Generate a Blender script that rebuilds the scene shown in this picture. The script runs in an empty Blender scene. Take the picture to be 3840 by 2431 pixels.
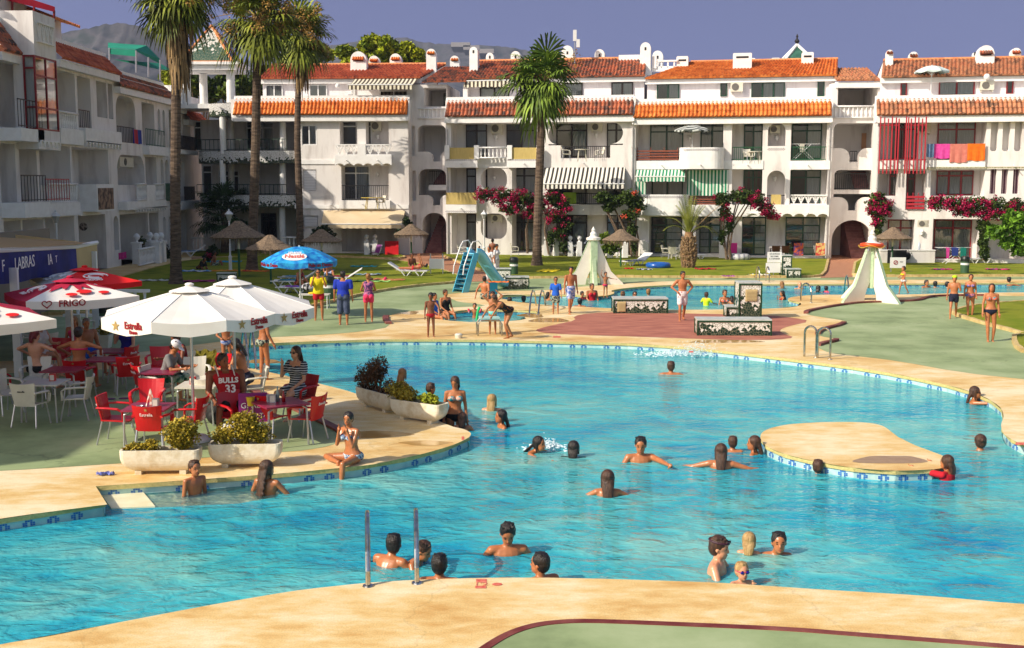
import bpy, math, random
from math import sin, cos, pi, radians as R
from mathutils import Vector as V, Matrix as MX
random.seed(7)
SC = bpy.context.scene
COL = SC.collection
# ---------- camera model: pixel (u,v) of a 2407 wide picture <-> world ----------
K = 3840/2407.0
F = 4387.0; CX, CY, HZ, H = 1920.0, 1215.5, 691.0, 4.55
TH = math.atan((CY-HZ)/F)
def ray(x, y):
    dx = (x-CX)/F; dy = (CY-y)/F
    return V((dx, cos(TH)+dy*sin(TH), -sin(TH)+dy*cos(TH)))
def G(x, y, z=0.0):
    d = ray(x, y); t = (z-H)/d.z
    return V((d.x*t, d.y*t, z))
def g(u, v, z=0.0): return G(u*K, v*K, z)
def atY(x, y, Y):
    d = ray(x, y); t = Y/d.y
    return V((d.x*t, Y, H+d.z*t))
def gY(u, v, Y): return atY(u*K, v*K, Y)
def srgb(r, gg, b, k=1.0):
    f = lambda c: ((c/255)/12.92 if c/255 <= .04045 else ((c/255+.055)/1.055)**2.4)*k
    return (f(r), f(gg), f(b), 1)
# ---------- mesh builder ----------
class MB:
    def __init__(s): s.v = []; s.f = []; s.m = []; s.k = 0
    def add(s, vs, fs, M=None):
        n = len(s.v)
        for p in vs:
            p = V(p)
            s.v.append(M @ p if M else p)
        for f in fs: s.f.append(tuple(i+n for i in f)); s.m.append(s.k)
    def quad(s, a, b, c, d): s.add((a, b, c, d), ((0, 1, 2, 3),))
    def box(s, x0, y0, z0, x1, y1, z1, M=None):
        s.add([(x0,y0,z0),(x1,y0,z0),(x1,y1,z0),(x0,y1,z0),(x0,y0,z1),(x1,y0,z1),(x1,y1,z1),(x0,y1,z1)],
              [(0,3,2,1),(4,5,6,7),(0,1,5,4),(1,2,6,5),(2,3,7,6),(3,0,4,7)], M)
    def cbox(s, c, sx, sy, sz, M=None):
        s.box(c[0]-sx/2, c[1]-sy/2, c[2]-sz/2, c[0]+sx/2, c[1]+sy/2, c[2]+sz/2, M)
    def rings(s, rs, cap=True, M=None):
        n = len(rs[0]); vs = [p for r in rs for p in r]; fs = []
        for i in range(len(rs)-1):
            for j in range(n):
                a = i*n+j; b = i*n+(j+1) % n
                fs.append((a, b, b+n, a+n))
        if cap:
            fs.append(tuple(range(n-1, -1, -1))); fs.append(tuple(range((len(rs)-1)*n, len(rs)*n)))
        s.add(vs, fs, M)
    def tube(s, pts, rad, n=8, cap=True, ell=1.0, side=None):
        pts = [V(p) for p in pts]
        if not hasattr(rad, '__len__'): rad = [rad]*len(pts)
        rs = []; u = None
        for i, p in enumerate(pts):
            d = (pts[min(i+1, len(pts)-1)]-pts[max(i-1, 0)])
            if d.length < 1e-9: d = V((0,0,1))
            d.normalize()
            if u is None:
                u = V(side) if side else (V((1,0,0)) if abs(d.x) < .8 else V((0,1,0)))
            u = (u-d*u.dot(d))
            if u.length < 1e-6: u = d.orthogonal()
            u.normalize(); w = d.cross(u)
            rs.append([p+(u*cos(2*pi*j/n)+w*sin(2*pi*j/n)*ell)*rad[i] for j in range(n)])
        s.rings(rs, cap)
    def caps(s, a, b, ra, rb, n=10):      # tapered capsule
        a = V(a); b = V(b); d = b-a; L = d.length
        if L < 1e-6: d = V((0,0,1))
        else: d = d/L
        P = []; Q = []
        for k in (-.92, -.7, -.38, 0): P.append(a+d*ra*k); Q.append(ra*math.sqrt(1-k*k))
        for k in (0, .38, .7, .92): P.append(b+d*rb*k); Q.append(rb*math.sqrt(1-k*k))
        s.tube(P, Q, n)
    def ell(s, c, rx, ry, rz, n=12, m=8, M=None, rot=None):
        c = V(c); vs = []; fs = []
        for i in range(1, m):
            t = pi*i/m
            for j in range(n):
                p = V((rx*sin(t)*cos(2*pi*j/n), ry*sin(t)*sin(2*pi*j/n), rz*cos(t)))
                vs.append((rot @ p if rot else p)+c)
        top = len(vs); q = V((0,0,rz)); vs.append((rot @ q if rot else q)+c); vs.append((rot @ -q if rot else -q)+c)
        for i in range(m-2):
            for j in range(n): fs.append((i*n+j, (i+1)*n+j, (i+1)*n+(j+1) % n, i*n+(j+1) % n))
        for j in range(n):
            fs.append((top, j, (j+1) % n)); fs.append((top+1, (m-2)*n+(j+1) % n, (m-2)*n+j))
        s.add(vs, fs, M)
    def lathe(s, prof, c=(0,0,0), n=16, M=None, a0=0.0):
        c = V(c)
        s.rings([[c+V((r*cos(a0+2*pi*j/n), r*sin(a0+2*pi*j/n), z)) for j in range(n)] for r, z in prof], True, M)
    def prism(s, poly, z0, z1, M=None):   # poly xy, extruded in z
        n = len(poly)
        s.add([(p[0], p[1], z0) for p in poly]+[(p[0], p[1], z1) for p in poly],
              [tuple(range(n-1, -1, -1)), tuple(range(n, 2*n))]+[(i, (i+1) % n, n+(i+1) % n, n+i) for i in range(n)], M)
    def xz(s, poly, y0, y1):              # polygon in x,z extruded along y
        n = len(poly)
        s.add([(p[0], y0, p[1]) for p in poly]+[(p[0], y1, p[1]) for p in poly],
              [tuple(range(n)), tuple(range(2*n-1, n-1, -1))]+[((i+1) % n, i, n+i, n+(i+1) % n) for i in range(n)])
    def build(s, name, mat, par=None, smooth=False, loc=None, rz=0, noco=False):
        me = bpy.data.meshes.new(name)
        me.from_pydata([tuple(p) for p in s.v], [], s.f)
        for mm in (mat if isinstance(mat, (list, tuple)) else [mat]): me.materials.append(mm)
        if isinstance(mat, (list, tuple)): me.polygons.foreach_set('material_index', s.m)
        if smooth: me.polygons.foreach_set('use_smooth', [True]*len(me.polygons))
        me.update()
        o = bpy.data.objects.new(name, me); COL.objects.link(o)
        if par: o.parent = par
        if loc is not None: o.location = loc
        if rz: o.rotation_euler = (0, 0, rz)
        return o
def tag(o, label=None, cat=None, group=None, kind=None):
    if label: o['label'] = label
    if cat: o['category'] = cat
    if group: o['group'] = group
    if kind: o['kind'] = kind
    return o
def thing(name, label, cat, loc=(0,0,0), rz=0.0, group=None):
    o = bpy.data.objects.new(name, None); COL.objects.link(o); o.empty_display_size = .2
    o.location = loc; o.rotation_euler = (0, 0, rz)
    return tag(o, label, cat, group)
def copy_tree(o, loc=None, rz=None, label=None, parent=None, scale=None):
    c = o.copy(); COL.objects.link(c)
    if parent: c.parent = parent
    for ch in list(o.children): copy_tree(ch, parent=c)
    if loc is not None: c.location = loc
    if rz is not None: c.rotation_euler = (0, 0, rz)
    if label: c['label'] = label
    if scale: c.scale = scale
    return c
# ---------- materials ----------
def newmat(name):
    m = bpy.data.materials.new(name); m.use_nodes = True
    return m, m.node_tree.nodes, m.node_tree.links, m.node_tree.nodes['Principled BSDF']
def ramp(n, stops, inter='LINEAR'):
    r = n.new('ShaderNodeValToRGB'); r.color_ramp.interpolation = inter
    e = r.color_ramp.elements
    while len(e) < len(stops): e.new(.5)
    for i, (p, c) in enumerate(stops): e[i].position = p; e[i].color = c if hasattr(c, '__len__') else (c, c, c, 1)
    return r
def noise(n, l, scale, detail=4, src=None, stretch=None, rough=.55):
    tc = n.new('ShaderNodeTexCoord'); t = n.new('ShaderNodeTexNoise')
    t.inputs['Scale'].default_value = scale; t.inputs['Detail'].default_value = detail; t.inputs['Roughness'].default_value = rough
    if stretch:
        mp = n.new('ShaderNodeMapping'); mp.inputs['Scale'].default_value = stretch
        l.new(tc.outputs['Object'], mp.inputs[0]); l.new(mp.outputs[0], t.inputs['Vector'])
    else: l.new(tc.outputs['Object'], t.inputs['Vector'])
    return t
MATS = {}
def pm(name, c1, c2=None, scale=6, rough=.6, bump=0, bscale=None, metal=0, spec=.5, stretch=None, c3=None, island=0, detail=5, sub=0, lo=.35, hi=.65):
    if name in MATS: return MATS[name]
    m, n, l, b = newmat(name)
    b.inputs['Roughness'].default_value = rough; b.inputs['Metallic'].default_value = metal
    b.inputs['Specular IOR Level'].default_value = spec
    if c2:
        t = noise(n, l, scale, detail, stretch=stretch)
        st = [(lo, c1), (hi, c2)] if not c3 else [(lo, c1), ((lo+hi)/2, c2), (hi, c3)]
        r = ramp(n, st); l.new(t.outputs['Fac'], r.inputs[0]); out = r.outputs[0]
        if island:
            gi = n.new('ShaderNodeNewGeometry'); h = n.new('ShaderNodeHueSaturation')
            mr = n.new('ShaderNodeMapRange'); mr.inputs[3].default_value = 1-island; mr.inputs[4].default_value = 1+island
            l.new(gi.outputs['Random Per Island'], mr.inputs[0]); l.new(mr.outputs[0], h.inputs['Value']); l.new(out, h.inputs['Color']); out = h.outputs[0]
        l.new(out, b.inputs['Base Color'])
    else: b.inputs['Base Color'].default_value = c1
    if sub:
        b.inputs['Subsurface Weight'].default_value = sub; b.inputs['Subsurface Radius'].default_value = (.02, .008, .004)
    if bump:
        t2 = noise(n, l, bscale or scale*6, 6, stretch=stretch); bp = n.new('ShaderNodeBump')
        bp.inputs['Strength'].default_value = bump; bp.inputs['Distance'].default_value = .02
        l.new(t2.outputs['Fac'], bp.inputs['Height']); l.new(bp.outputs[0], b.inputs['Normal'])
    MATS[name] = m
    return m
def math_(n, l, op, a, b=None, c=None):
    x = n.new('ShaderNodeMath'); x.operation = op
    for i, q in enumerate((a, b, c)):
        if q is None: continue
        if isinstance(q, (int, float)): x.inputs[i].default_value = q
        else: l.new(q, x.inputs[i])
    return x.outputs[0]
def stripes(name, cA, cB, period, axis=0, duty=.5, rough=.8, cC=None, trans=True):
    if name in MATS: return MATS[name]
    m, n, l, b = newmat(name); tc = n.new('ShaderNodeTexCoord'); sp = n.new('ShaderNodeSeparateXYZ')
    l.new(tc.outputs['Object'], sp.inputs[0])
    f = math_(n, l, 'FRACT', math_(n, l, 'DIVIDE', sp.outputs[axis], period))
    st = [(0, cA), (duty, cB)] if not cC else [(0, cA), (duty*.6, cB), (duty*1.2, cC)]
    r = ramp(n, st, 'CONSTANT'); l.new(f, r.inputs[0]); l.new(r.outputs[0], b.inputs['Base Color'])
    b.inputs['Roughness'].default_value = rough
    MATS[name] = m
    return m
def tilemat(name, stops, tu=.22, tv=.36):
    m, n, l, b = newmat(name); tc = n.new('ShaderNodeTexCoord')
    mp = n.new('ShaderNodeMapping'); l.new(tc.outputs['Object'], mp.inputs[0])
    sn = n.new('ShaderNodeVectorMath'); sn.operation = 'SNAP'; sn.inputs[1].default_value = (tu, tv*.8, tv*.7)
    l.new(mp.outputs[0], sn.inputs[0])
    w = n.new('ShaderNodeTexWhiteNoise'); l.new(sn.outputs[0], w.inputs['Vector'])
    t = noise(n, l, 1.3, 5)
    mx = math_(n, l, 'ADD', math_(n, l, 'MULTIPLY', w.outputs['Value'], .45), math_(n, l, 'MULTIPLY', t.outputs['Fac'], .6))
    r = ramp(n, stops); l.new(mx, r.inputs[0]); l.new(r.outputs[0], b.inputs['Base Color'])
    b.inputs['Roughness'].default_value = .75
    t2 = noise(n, l, 30, 3); bp = n.new('ShaderNodeBump'); bp.inputs['Strength'].default_value = .3; bp.inputs['Distance'].default_value = .01
    l.new(t2.outputs['Fac'], bp.inputs['Height']); l.new(bp.outputs[0], b.inputs['Normal'])
    return m
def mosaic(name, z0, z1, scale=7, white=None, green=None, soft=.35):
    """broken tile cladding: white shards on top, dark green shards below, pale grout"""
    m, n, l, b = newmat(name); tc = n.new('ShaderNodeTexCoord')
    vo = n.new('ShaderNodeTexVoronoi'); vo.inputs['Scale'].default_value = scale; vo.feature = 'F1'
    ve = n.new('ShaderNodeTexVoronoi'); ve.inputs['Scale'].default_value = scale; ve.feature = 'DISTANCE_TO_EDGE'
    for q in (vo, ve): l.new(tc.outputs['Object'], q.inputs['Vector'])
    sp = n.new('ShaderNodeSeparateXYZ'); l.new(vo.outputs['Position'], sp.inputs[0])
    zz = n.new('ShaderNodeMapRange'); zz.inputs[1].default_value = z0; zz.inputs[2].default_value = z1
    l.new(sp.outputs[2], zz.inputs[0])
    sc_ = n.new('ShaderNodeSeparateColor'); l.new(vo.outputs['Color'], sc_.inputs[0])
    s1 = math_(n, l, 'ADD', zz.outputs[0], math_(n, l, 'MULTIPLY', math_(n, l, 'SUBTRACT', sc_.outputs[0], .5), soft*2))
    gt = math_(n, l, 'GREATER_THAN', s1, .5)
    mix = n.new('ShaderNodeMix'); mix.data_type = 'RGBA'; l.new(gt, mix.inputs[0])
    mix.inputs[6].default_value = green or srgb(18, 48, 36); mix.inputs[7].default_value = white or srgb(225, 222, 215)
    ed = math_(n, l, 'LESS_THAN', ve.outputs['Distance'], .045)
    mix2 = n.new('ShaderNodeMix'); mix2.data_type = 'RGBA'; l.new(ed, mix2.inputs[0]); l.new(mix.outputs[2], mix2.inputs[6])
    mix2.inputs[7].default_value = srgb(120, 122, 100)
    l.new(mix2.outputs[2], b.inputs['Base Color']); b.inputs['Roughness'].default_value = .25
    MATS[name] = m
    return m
WHITE = srgb(232, 230, 228); 
M_wall = pm('plaster_white', srgb(198, 190, 186), srgb(228, 223, 220), .7, .85, .35, 25, stretch=(2.2, 2.2, .5), detail=9, lo=.3, hi=.5)
M_pinkwall = pm('plaster_top', srgb(212, 204, 206), srgb(232, 226, 228), .8, .85, .3, 25, stretch=(2.2, 2.2, .5), detail=9, lo=.3, hi=.5)
M_trim = pm('trim_white', srgb(228, 226, 224), srgb(238, 237, 236), 3, .8)
M_dark = pm('painted_shade_dark', srgb(28, 24, 24))  # shade of rooms and openings, put into a near-black colour
M_brownframe = pm('brown_frame', srgb(42, 28, 24), rough=.4)
M_greenframe = pm('green_frame', srgb(20, 62, 44), rough=.4)
M_redframe = pm('red_frame', srgb(130, 20, 28), rough=.4)
M_whiteframe = pm('white_frame', srgb(225, 225, 225), rough=.4)
M_iron = pm('black_iron', srgb(30, 28, 30), rough=.5)
M_alu = pm('aluminium', srgb(190, 190, 195), rough=.35, metal=.8)
M_steel = pm('polished_steel', srgb(205, 205, 205), srgb(170, 160, 140), 8, .18, metal=1)
M_curt = pm('curtain_pale', srgb(212, 210, 204), srgb(232, 230, 226), 2, .9, stretch=(8, 8, .5))
M_curtpurple = stripes('curtain_purple', srgb(70, 25, 50), srgb(170, 150, 155), .16, 0, .6)
M_plaid = stripes('curtain_plaid', srgb(90, 30, 45), srgb(60, 80, 60), .3, 0, .5)
M_kerb = pm('kerb_stone', srgb(176, 150, 96), srgb(205, 182, 128), 4, .9, .6, 20)
def glassmat():
    m, n, l, b = newmat('window_glass'); n.remove(b); out = n['Material Output']
    tr = n.new('ShaderNodeBsdfTransparent'); tr.inputs[0].default_value = (.72, .75, .77, 1)
    gl = n.new('ShaderNodeBsdfGlossy'); gl.inputs['Roughness'].default_value = .03; gl.inputs[0].default_value = (.9, .9, .9, 1)
    fr = n.new('ShaderNodeFresnel'); fr.inputs[0].default_value = 1.6
    mx = n.new('ShaderNodeMixShader'); l.new(math_(n, l, 'ADD', fr.outputs[0], .06), mx.inputs[0]); l.new(tr.outputs[0], mx.inputs[1]); l.new(gl.outputs[0], mx.inputs[2])
    l.new(mx.outputs[0], out.inputs[0]); return m
M_glass = glassmat()
FONT = bpy.data.fonts.load('<builtin>') if False else None
def text(par, s, size, M, mat, name='lettering', depth=.004, shear=0, sx=1.0, bold=0.0):
    c = bpy.data.curves.new('txt', 'FONT'); c.body = s; c.size = size; c.align_x = 'CENTER'; c.align_y = 'CENTER'
    c.extrude = depth; c.shear = shear; c.offset = bold; c.resolution_u = 2
    t = bpy.data.objects.new('txt', c); me = bpy.data.meshes.new_from_object(t); bpy.data.objects.remove(t)
    for v in me.vertices: v.co.x *= sx
    me.materials.clear(); me.materials.append(mat); me.name = name
    o = bpy.data.objects.new(name, me); COL.objects.link(o); o.parent = par; o.matrix_local = M
    return o
def frame(o, x, y, z=None):
    """matrix with origin o, local x along x, local y along y"""
    x = V(x).normalized(); y = V(y); y = (y-x*y.dot(x)).normalized(); zz = x.cross(y)
    m = MX.Identity(4)
    for i in range(3): m[i][0] = x[i]; m[i][1] = y[i]; m[i][2] = zz[i]; m[i][3] = V(o)[i]
    return m
def smoothpoly(pts, it=2, closed=True):
    for _ in range(it):
        q = []; n = len(pts)
        for i in range(n if closed else n-1):
            a, b = V(pts[i]), V(pts[(i+1) % n]); q += [a*.75+b*.25, a*.25+b*.75]
        pts = q
    return [V(p) for p in pts]
def sheet(name, outers, holes, z, mat, kind='structure', thick=0):
    c = bpy.data.curves.new(name, 'CURVE'); c.dimensions = '2D'; c.fill_mode = 'BOTH' if thick else 'FRONT'
    for poly in list(outers)+list(holes):
        sp = c.splines.new('POLY'); sp.points.add(len(poly)-1)
        for i, p in enumerate(poly): sp.points[i].co = (p[0], p[1], 0, 1)
        sp.use_cyclic_u = True
    if thick: c.extrude = thick/2
    t = bpy.data.objects.new('tmp', c); me = bpy.data.meshes.new_from_object(t); bpy.data.objects.remove(t)
    up = sum(p.normal.z*p.area for p in me.polygons)
    if up < 0: me.flip_normals()
    me.materials.clear(); me.materials.append(mat); me.name = name
    o = bpy.data.objects.new(name, me); COL.objects.link(o); o.location = (0, 0, z)
    if kind: o['kind'] = kind
    return o
# ================= ground, pools, decks =================
def P(*uv, z=0.0): return [g(u, v, z) for u, v in uv]
pool = P((-500,1310),(0,1218),(252,1186),(225,1143),(460,1128),(700,1110),(820,1098),(880,1092),(1000,1066),(1070,1045),(1104,1028),(1108,1018),(1092,1009),(1062,1003),
  (1020,985),(940,955),(850,930),(815,918),(743,900),(657,880),(588,866),(545,853),(520,840),(514,832),(530,822),(564,814),(635,807),(752,802),(882,798),(1033,798),(1128,799),(1366,804),(1500,808),(1567,813),(1634,818),
  (1785,835),(1943,855),(1999,862),(2117,881),(2235,907),(2277,919),(2321,936),(2353,958),(2360,979),(2352,1000),(2359,1022),(2405,1048),(2520,1075),(2700,1120),(2900,1200),(3000,1300),(2900,1450),
  (2407,1421),(2200,1402),(1900,1384),(1700,1370),(1500,1363),(1300,1358),(1150,1358),(1000,1362),(870,1369),(700,1387),(500,1421),(300,1459),(100,1499),(0,1514),(-250,1575),(-600,1600))
keep = pool[:]
def smooth_keep(pts, sharp):
    q = []; n = len(pts)
    for i in range(n):
        if i in sharp: q.append(pts[i]); continue
        a, b, c = pts[i-1], pts[i], pts[(i+1) % n]
        q += [b*.72+a*.28, b*.86+a*.07+c*.07, b*.72+c*.28]
    return q
pool = smooth_keep(pool, {2, 3})
island = smoothpoly(P((1786,1022),(1800,1010),(1836,1000),(1880,995),(1945,992),(2010,992),(2053,995),(2082,1003),(2104,1025),(2161,1052),(2221,1072),(2238,1086),(2225,1098),(2202,1103),(2107,1108),(1999,1100),(1890,1080),(1823,1061),(1790,1041)), 2)
pool2 = smoothpoly(P((1430,683),(1489,675),(1588,669),(1700,668),(1818,668),(1900,668),(2100,667),(2407,665),(2700,664),(2700,690),(2407,687),(2250,689),(2117,693),(1956,693),(1915,693),(1858,698),(1848,705),(1889,713),(1872,722),(1809,726),(1720,727),(1612,729),(1504,727),(1441,725),(1377,722),(1301,718),(1236,713),(1195,707),(1172,699),(1176,693),(1236,693),(1323,692),(1380,695),(1415,698),(1450,689)), 2)
kiddie = smoothpoly(P((1016,745),(1054,755),(1119,758),(1204,755),(1240,750),(1229,744),(1275,738),(1260,731),(1215,729),(1128,729),(1090,729),(1055,735),(1030,741)), 2)
ZW = -.17
def stone():
    m, n, l, b = newmat('deck_stone')
    t1 = noise(n, l, .45, 7, stretch=(1, 1.6, 1), rough=.62); t2 = noise(n, l, 60, 3); t3 = noise(n, l, .16, 3)
    t5 = noise(n, l, 2.2, 8, stretch=(1, 2.2, 1), rough=.7)
    mx = math_(n, l, 'ADD', math_(n, l, 'MULTIPLY', t1.outputs['Fac'], .42), math_(n, l, 'ADD', math_(n, l, 'MULTIPLY', t3.outputs['Fac'], .28), math_(n, l, 'MULTIPLY', t5.outputs['Fac'], .3)))
    r = ramp(n, [(.33, srgb(190, 134, 62)), (.41, srgb(214, 166, 92)), (.48, srgb(228, 194, 130)), (.58, srgb(242, 224, 186))])
    l.new(mx, r.inputs[0])
    r2 = ramp(n, [(.38, .8), (.58, 1.0)]); l.new(t2.outputs['Fac'], r2.inputs[0])
    mu = n.new('ShaderNodeMix'); mu.data_type = 'RGBA'; mu.blend_type = 'MULTIPLY'; mu.inputs[0].default_value = 1
    l.new(r.outputs[0], mu.inputs[6]); l.new(r2.outputs[0], mu.inputs[7]); l.new(mu.outputs[2], b.inputs['Base Color'])
    vo = n.new('ShaderNodeTexVoronoi'); vo.feature = 'DISTANCE_TO_EDGE'; vo.inputs['Scale'].default_value = .2
    wn = noise(n, l, .9, 7); tc = n.new('ShaderNodeTexCoord'); ad = n.new('ShaderNodeVectorMath'); ad.operation = 'MULTIPLY_ADD'; ad.inputs[1].default_value = (1.5, 1.5, 0)
    l.new(wn.outputs['Color'], ad.inputs[0]); l.new(tc.outputs['Object'], ad.inputs[2]); l.new(ad.outputs[0], vo.inputs['Vector'])
    r3 = ramp(n, [(.0, .75), (.004, 1.0)]); l.new(vo.outputs['Distance'], r3.inputs[0])
    m4 = n.new('ShaderNodeMix'); m4.data_type = 'RGBA'; m4.blend_type = 'MULTIPLY'; m4.inputs[0].default_value = .6
    l.new(mu.outputs[2], m4.inputs[6]); l.new(r3.outputs[0], m4.inputs[7]); l.new(m4.outputs[2], b.inputs['Base Color'])
    rr = ramp(n, [(.38, .28), (.5, .75)]); l.new(mx, rr.inputs[0]); l.new(rr.outputs[0], b.inputs['Roughness'])
    bp = n.new('ShaderNodeBump'); bp.inputs['Strength'].default_value = .25; bp.inputs['Distance'].default_value = .01
    l.new(t2.outputs['Fac'], bp.inputs['Height']); l.new(bp.outputs[0], b.inputs['Normal'])
    return m
M_stone = stone()
def paint():
    m, n, l, b = newmat('green_paint')
    t1 = noise(n, l, .5, 7, rough=.65); t2 = noise(n, l, .9, 8, stretch=(1.2, .4, 1), rough=.7)
    r = ramp(n, [(.32, srgb(116, 132, 90)), (.5, srgb(144, 160, 114)), (.7, srgb(166, 178, 136))]); l.new(t1.outputs['Fac'], r.inputs[0])
    r2 = ramp(n, [(.30, .62), (.37, 1.0)]); l.new(t2.outputs['Fac'], r2.inputs[0])
    vo = n.new('ShaderNodeTexVoronoi'); vo.feature = 'DISTANCE_TO_EDGE'; vo.inputs['Scale'].default_value = .12; vo.inputs['Randomness'].default_value = 1
    wn = noise(n, l, 1.1, 6); tc = n.new('ShaderNodeTexCoord'); ad = n.new('ShaderNodeVectorMath'); ad.operation = 'ADD'
    scl = n.new('ShaderNodeVectorMath'); scl.operation = 'SCALE'; scl.inputs[3].default_value = 1.6
    l.new(wn.outputs['Color'], scl.inputs[0]); l.new(tc.outputs['Object'], ad.inputs[0]); l.new(scl.outputs[0], ad.inputs[1]); l.new(ad.outputs[0], vo.inputs['Vector'])
    r3 = ramp(n, [(.0, .6), (.004, 1.0)]); l.new(vo.outputs['Distance'], r3.inputs[0])
    cur = r.outputs[0]
    for q in (r2, r3):
        mu = n.new('ShaderNodeMix'); mu.data_type = 'RGBA'; mu.blend_type = 'MULTIPLY'; mu.inputs[0].default_value = .75
        l.new(cur, mu.inputs[6]); l.new(q.outputs[0], mu.inputs[7]); cur = mu.outputs[2]
    l.new(cur, b.inputs['Base Color']); b.inputs['Roughness'].default_value = .7
    return m
M_paint = paint()
M_grass = pm('lawn_grass', srgb(70, 92, 14), srgb(132, 136, 40), .45, .9, 1.0, 40, c3=srgb(98, 120, 18), detail=11, spec=.15, lo=.3, hi=.7)
M_pink = pm('pink_paving', srgb(146, 82, 66), srgb(186, 120, 98), 1.2, .7, .4, 12, stretch=(1, 4, 1), detail=11)
def brick():
    m, n, l, b = newmat('brick_paving'); tc = n.new('ShaderNodeTexCoord'); br = n.new('ShaderNodeTexBrick')
    br.inputs['Scale'].default_value = 3.2; br.inputs['Color1'].default_value = srgb(176, 112, 82); br.inputs['Color2'].default_value = srgb(196, 138, 102)
    br.inputs['Mortar'].default_value = srgb(120, 92, 72); br.inputs['Mortar Size'].default_value = .03
    l.new(tc.outputs['Object'], br.inputs[0]); l.new(br.outputs['Color'], b.inputs['Base Color']); b.inputs['Roughness'].default_value = .85
    return m
M_brick = brick()
M_curb = pm('red_curb_paint', srgb(104, 34, 30), srgb(138, 78, 68), .9, .6, .5, 10, detail=7, lo=.42, hi=.58)
big = [V((-90, -12, 0)), V((90, -12, 0)), V((90, 110, 0)), V((-90, 110, 0))]
sheet('pool_deck', [big], [pool, pool2, kiddie], 0, M_stone)
sheet('island_deck', [island], [], 0, M_stone)
gr = MB(); gr.quad((-6000, -500, -2.2), (6000, -500, -2.2), (6000, 7000, -2.2), (-6000, 7000, -2.2))
tag(gr.build('ground', pm('earth', srgb(110, 100, 70), srgb(90, 96, 60), .02, .95)), kind='structure')
# kerb-coloured deck side and mosaic pool walls
M_coping = pm('coping_aggregate', srgb(176, 166, 104), srgb(206, 190, 126), 25, .8, .4, 60)
M_poolwall = pm('pool_wall_tile', srgb(160, 200, 204), srgb(190, 218, 214), 6, .3)
M_blue = pm('blue_mosaic_tile', srgb(40, 96, 176), srgb(70, 130, 198), 9, .25)
def wall_strip(name, poly, outward, depth=1.5, coping=.07):
    """outward=+1: water lies inside the polygon"""
    n = len(poly); area = sum(poly[i].x*poly[(i+1) % n].y-poly[(i+1) % n].x*poly[i].y for i in range(n))
    sgn = (1 if area > 0 else -1)*outward
    a = MB(); b = MB(); c = MB(); acc = 0.0
    for i in range(n):
        p, q = poly[i], poly[(i+1) % n]; d = (q-p); L = d.length
        if L < 1e-5: continue
        t = d/L; nn = V((-t.y, t.x, 0))*sgn      # towards the water
        o = nn*.0
        a.quad(p+o+V((0,0,.0)), q+o, q+o+V((0,0,-coping)), p+o+V((0,0,-coping)))
        in_ = -nn*.03
        a.quad(p+V((0,0,-coping)), q+V((0,0,-coping)), q+in_+V((0,0,-coping)), p+in_+V((0,0,-coping)))
        b.quad(p+in_+V((0,0,-coping)), q+in_+V((0,0,-coping)), q+in_+V((0,0,-depth)), p+in_+V((0,0,-depth)))
        s = (0.33-acc % .33) % .33
        while s+.2 < L and p.y < 60:
            base = p+in_+nn*.004+t*s
            for rr, row in enumerate(('01110', '11011', '11011', '01010')):
                for k_, ch in enumerate(row):
                    if ch == '1':
                        w0 = base+t*(k_*.034)+V((0,0,-coping-.016-rr*.028)); w1 = w0+t*.03
                        c.quad(w0, w1, w1+V((0,0,-.024)), w0+V((0,0,-.024)))
            s += .33
        acc += L
    tag(a.build(name+'_coping', M_coping), kind='structure')
    tag(b.build(name+'_wall', M_poolwall), kind='structure')
    if c.v: tag(c.build(name+'_mosaic', M_blue), kind='structure')
def resample(poly, step=1.2):
    n = len(poly); out = [poly[0]]; 
    pts = poly+[poly[0]]; carry = 0.0
    for i in range(n):
        p, q = pts[i], pts[i+1]; L = (q-p).length; s = step-carry
        while s < L: out.append(p+(q-p)*(s/L)); s += step
        carry = L-(s-step)
    return out
wall_strip('pool', resample(pool, .99), 1); wall_strip('island', resample(island, .66), -1)
wall_strip('back_pool', resample(pool2, 1.3), 1, 1.1); wall_strip('paddling_pool', resample(kiddie, .8), 1, .35)
def floormat(name, ca, cb):
    m, n, l, b = newmat(name); t = noise(n, l, .35, 4); r = ramp(n, [(.35, ca), (.65, cb)]); l.new(t.outputs['Fac'], r.inputs[0])
    l.new(r.outputs[0], b.inputs['Base Color']); b.inputs['Roughness'].default_value = .5; return m
M_floor = floormat('pool_floor_tile', srgb(90, 218, 236), srgb(150, 240, 240))
def inset(poly, e):
    c = sum((V(p) for p in poly), V())/len(poly); return [p+(p-c).normalized()*e for p in poly]
sheet('pool_floor', [inset(pool, .3)], [], -1.35, M_floor)
sheet('back_pool_floor', [inset(pool2, .3)], [], -1.0, M_floor)
sheet('paddling_pool_floor', [inset(kiddie, .1)], [], -.34, floormat('paddle_floor', srgb(70, 130, 190), srgb(100, 160, 205)))
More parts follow.
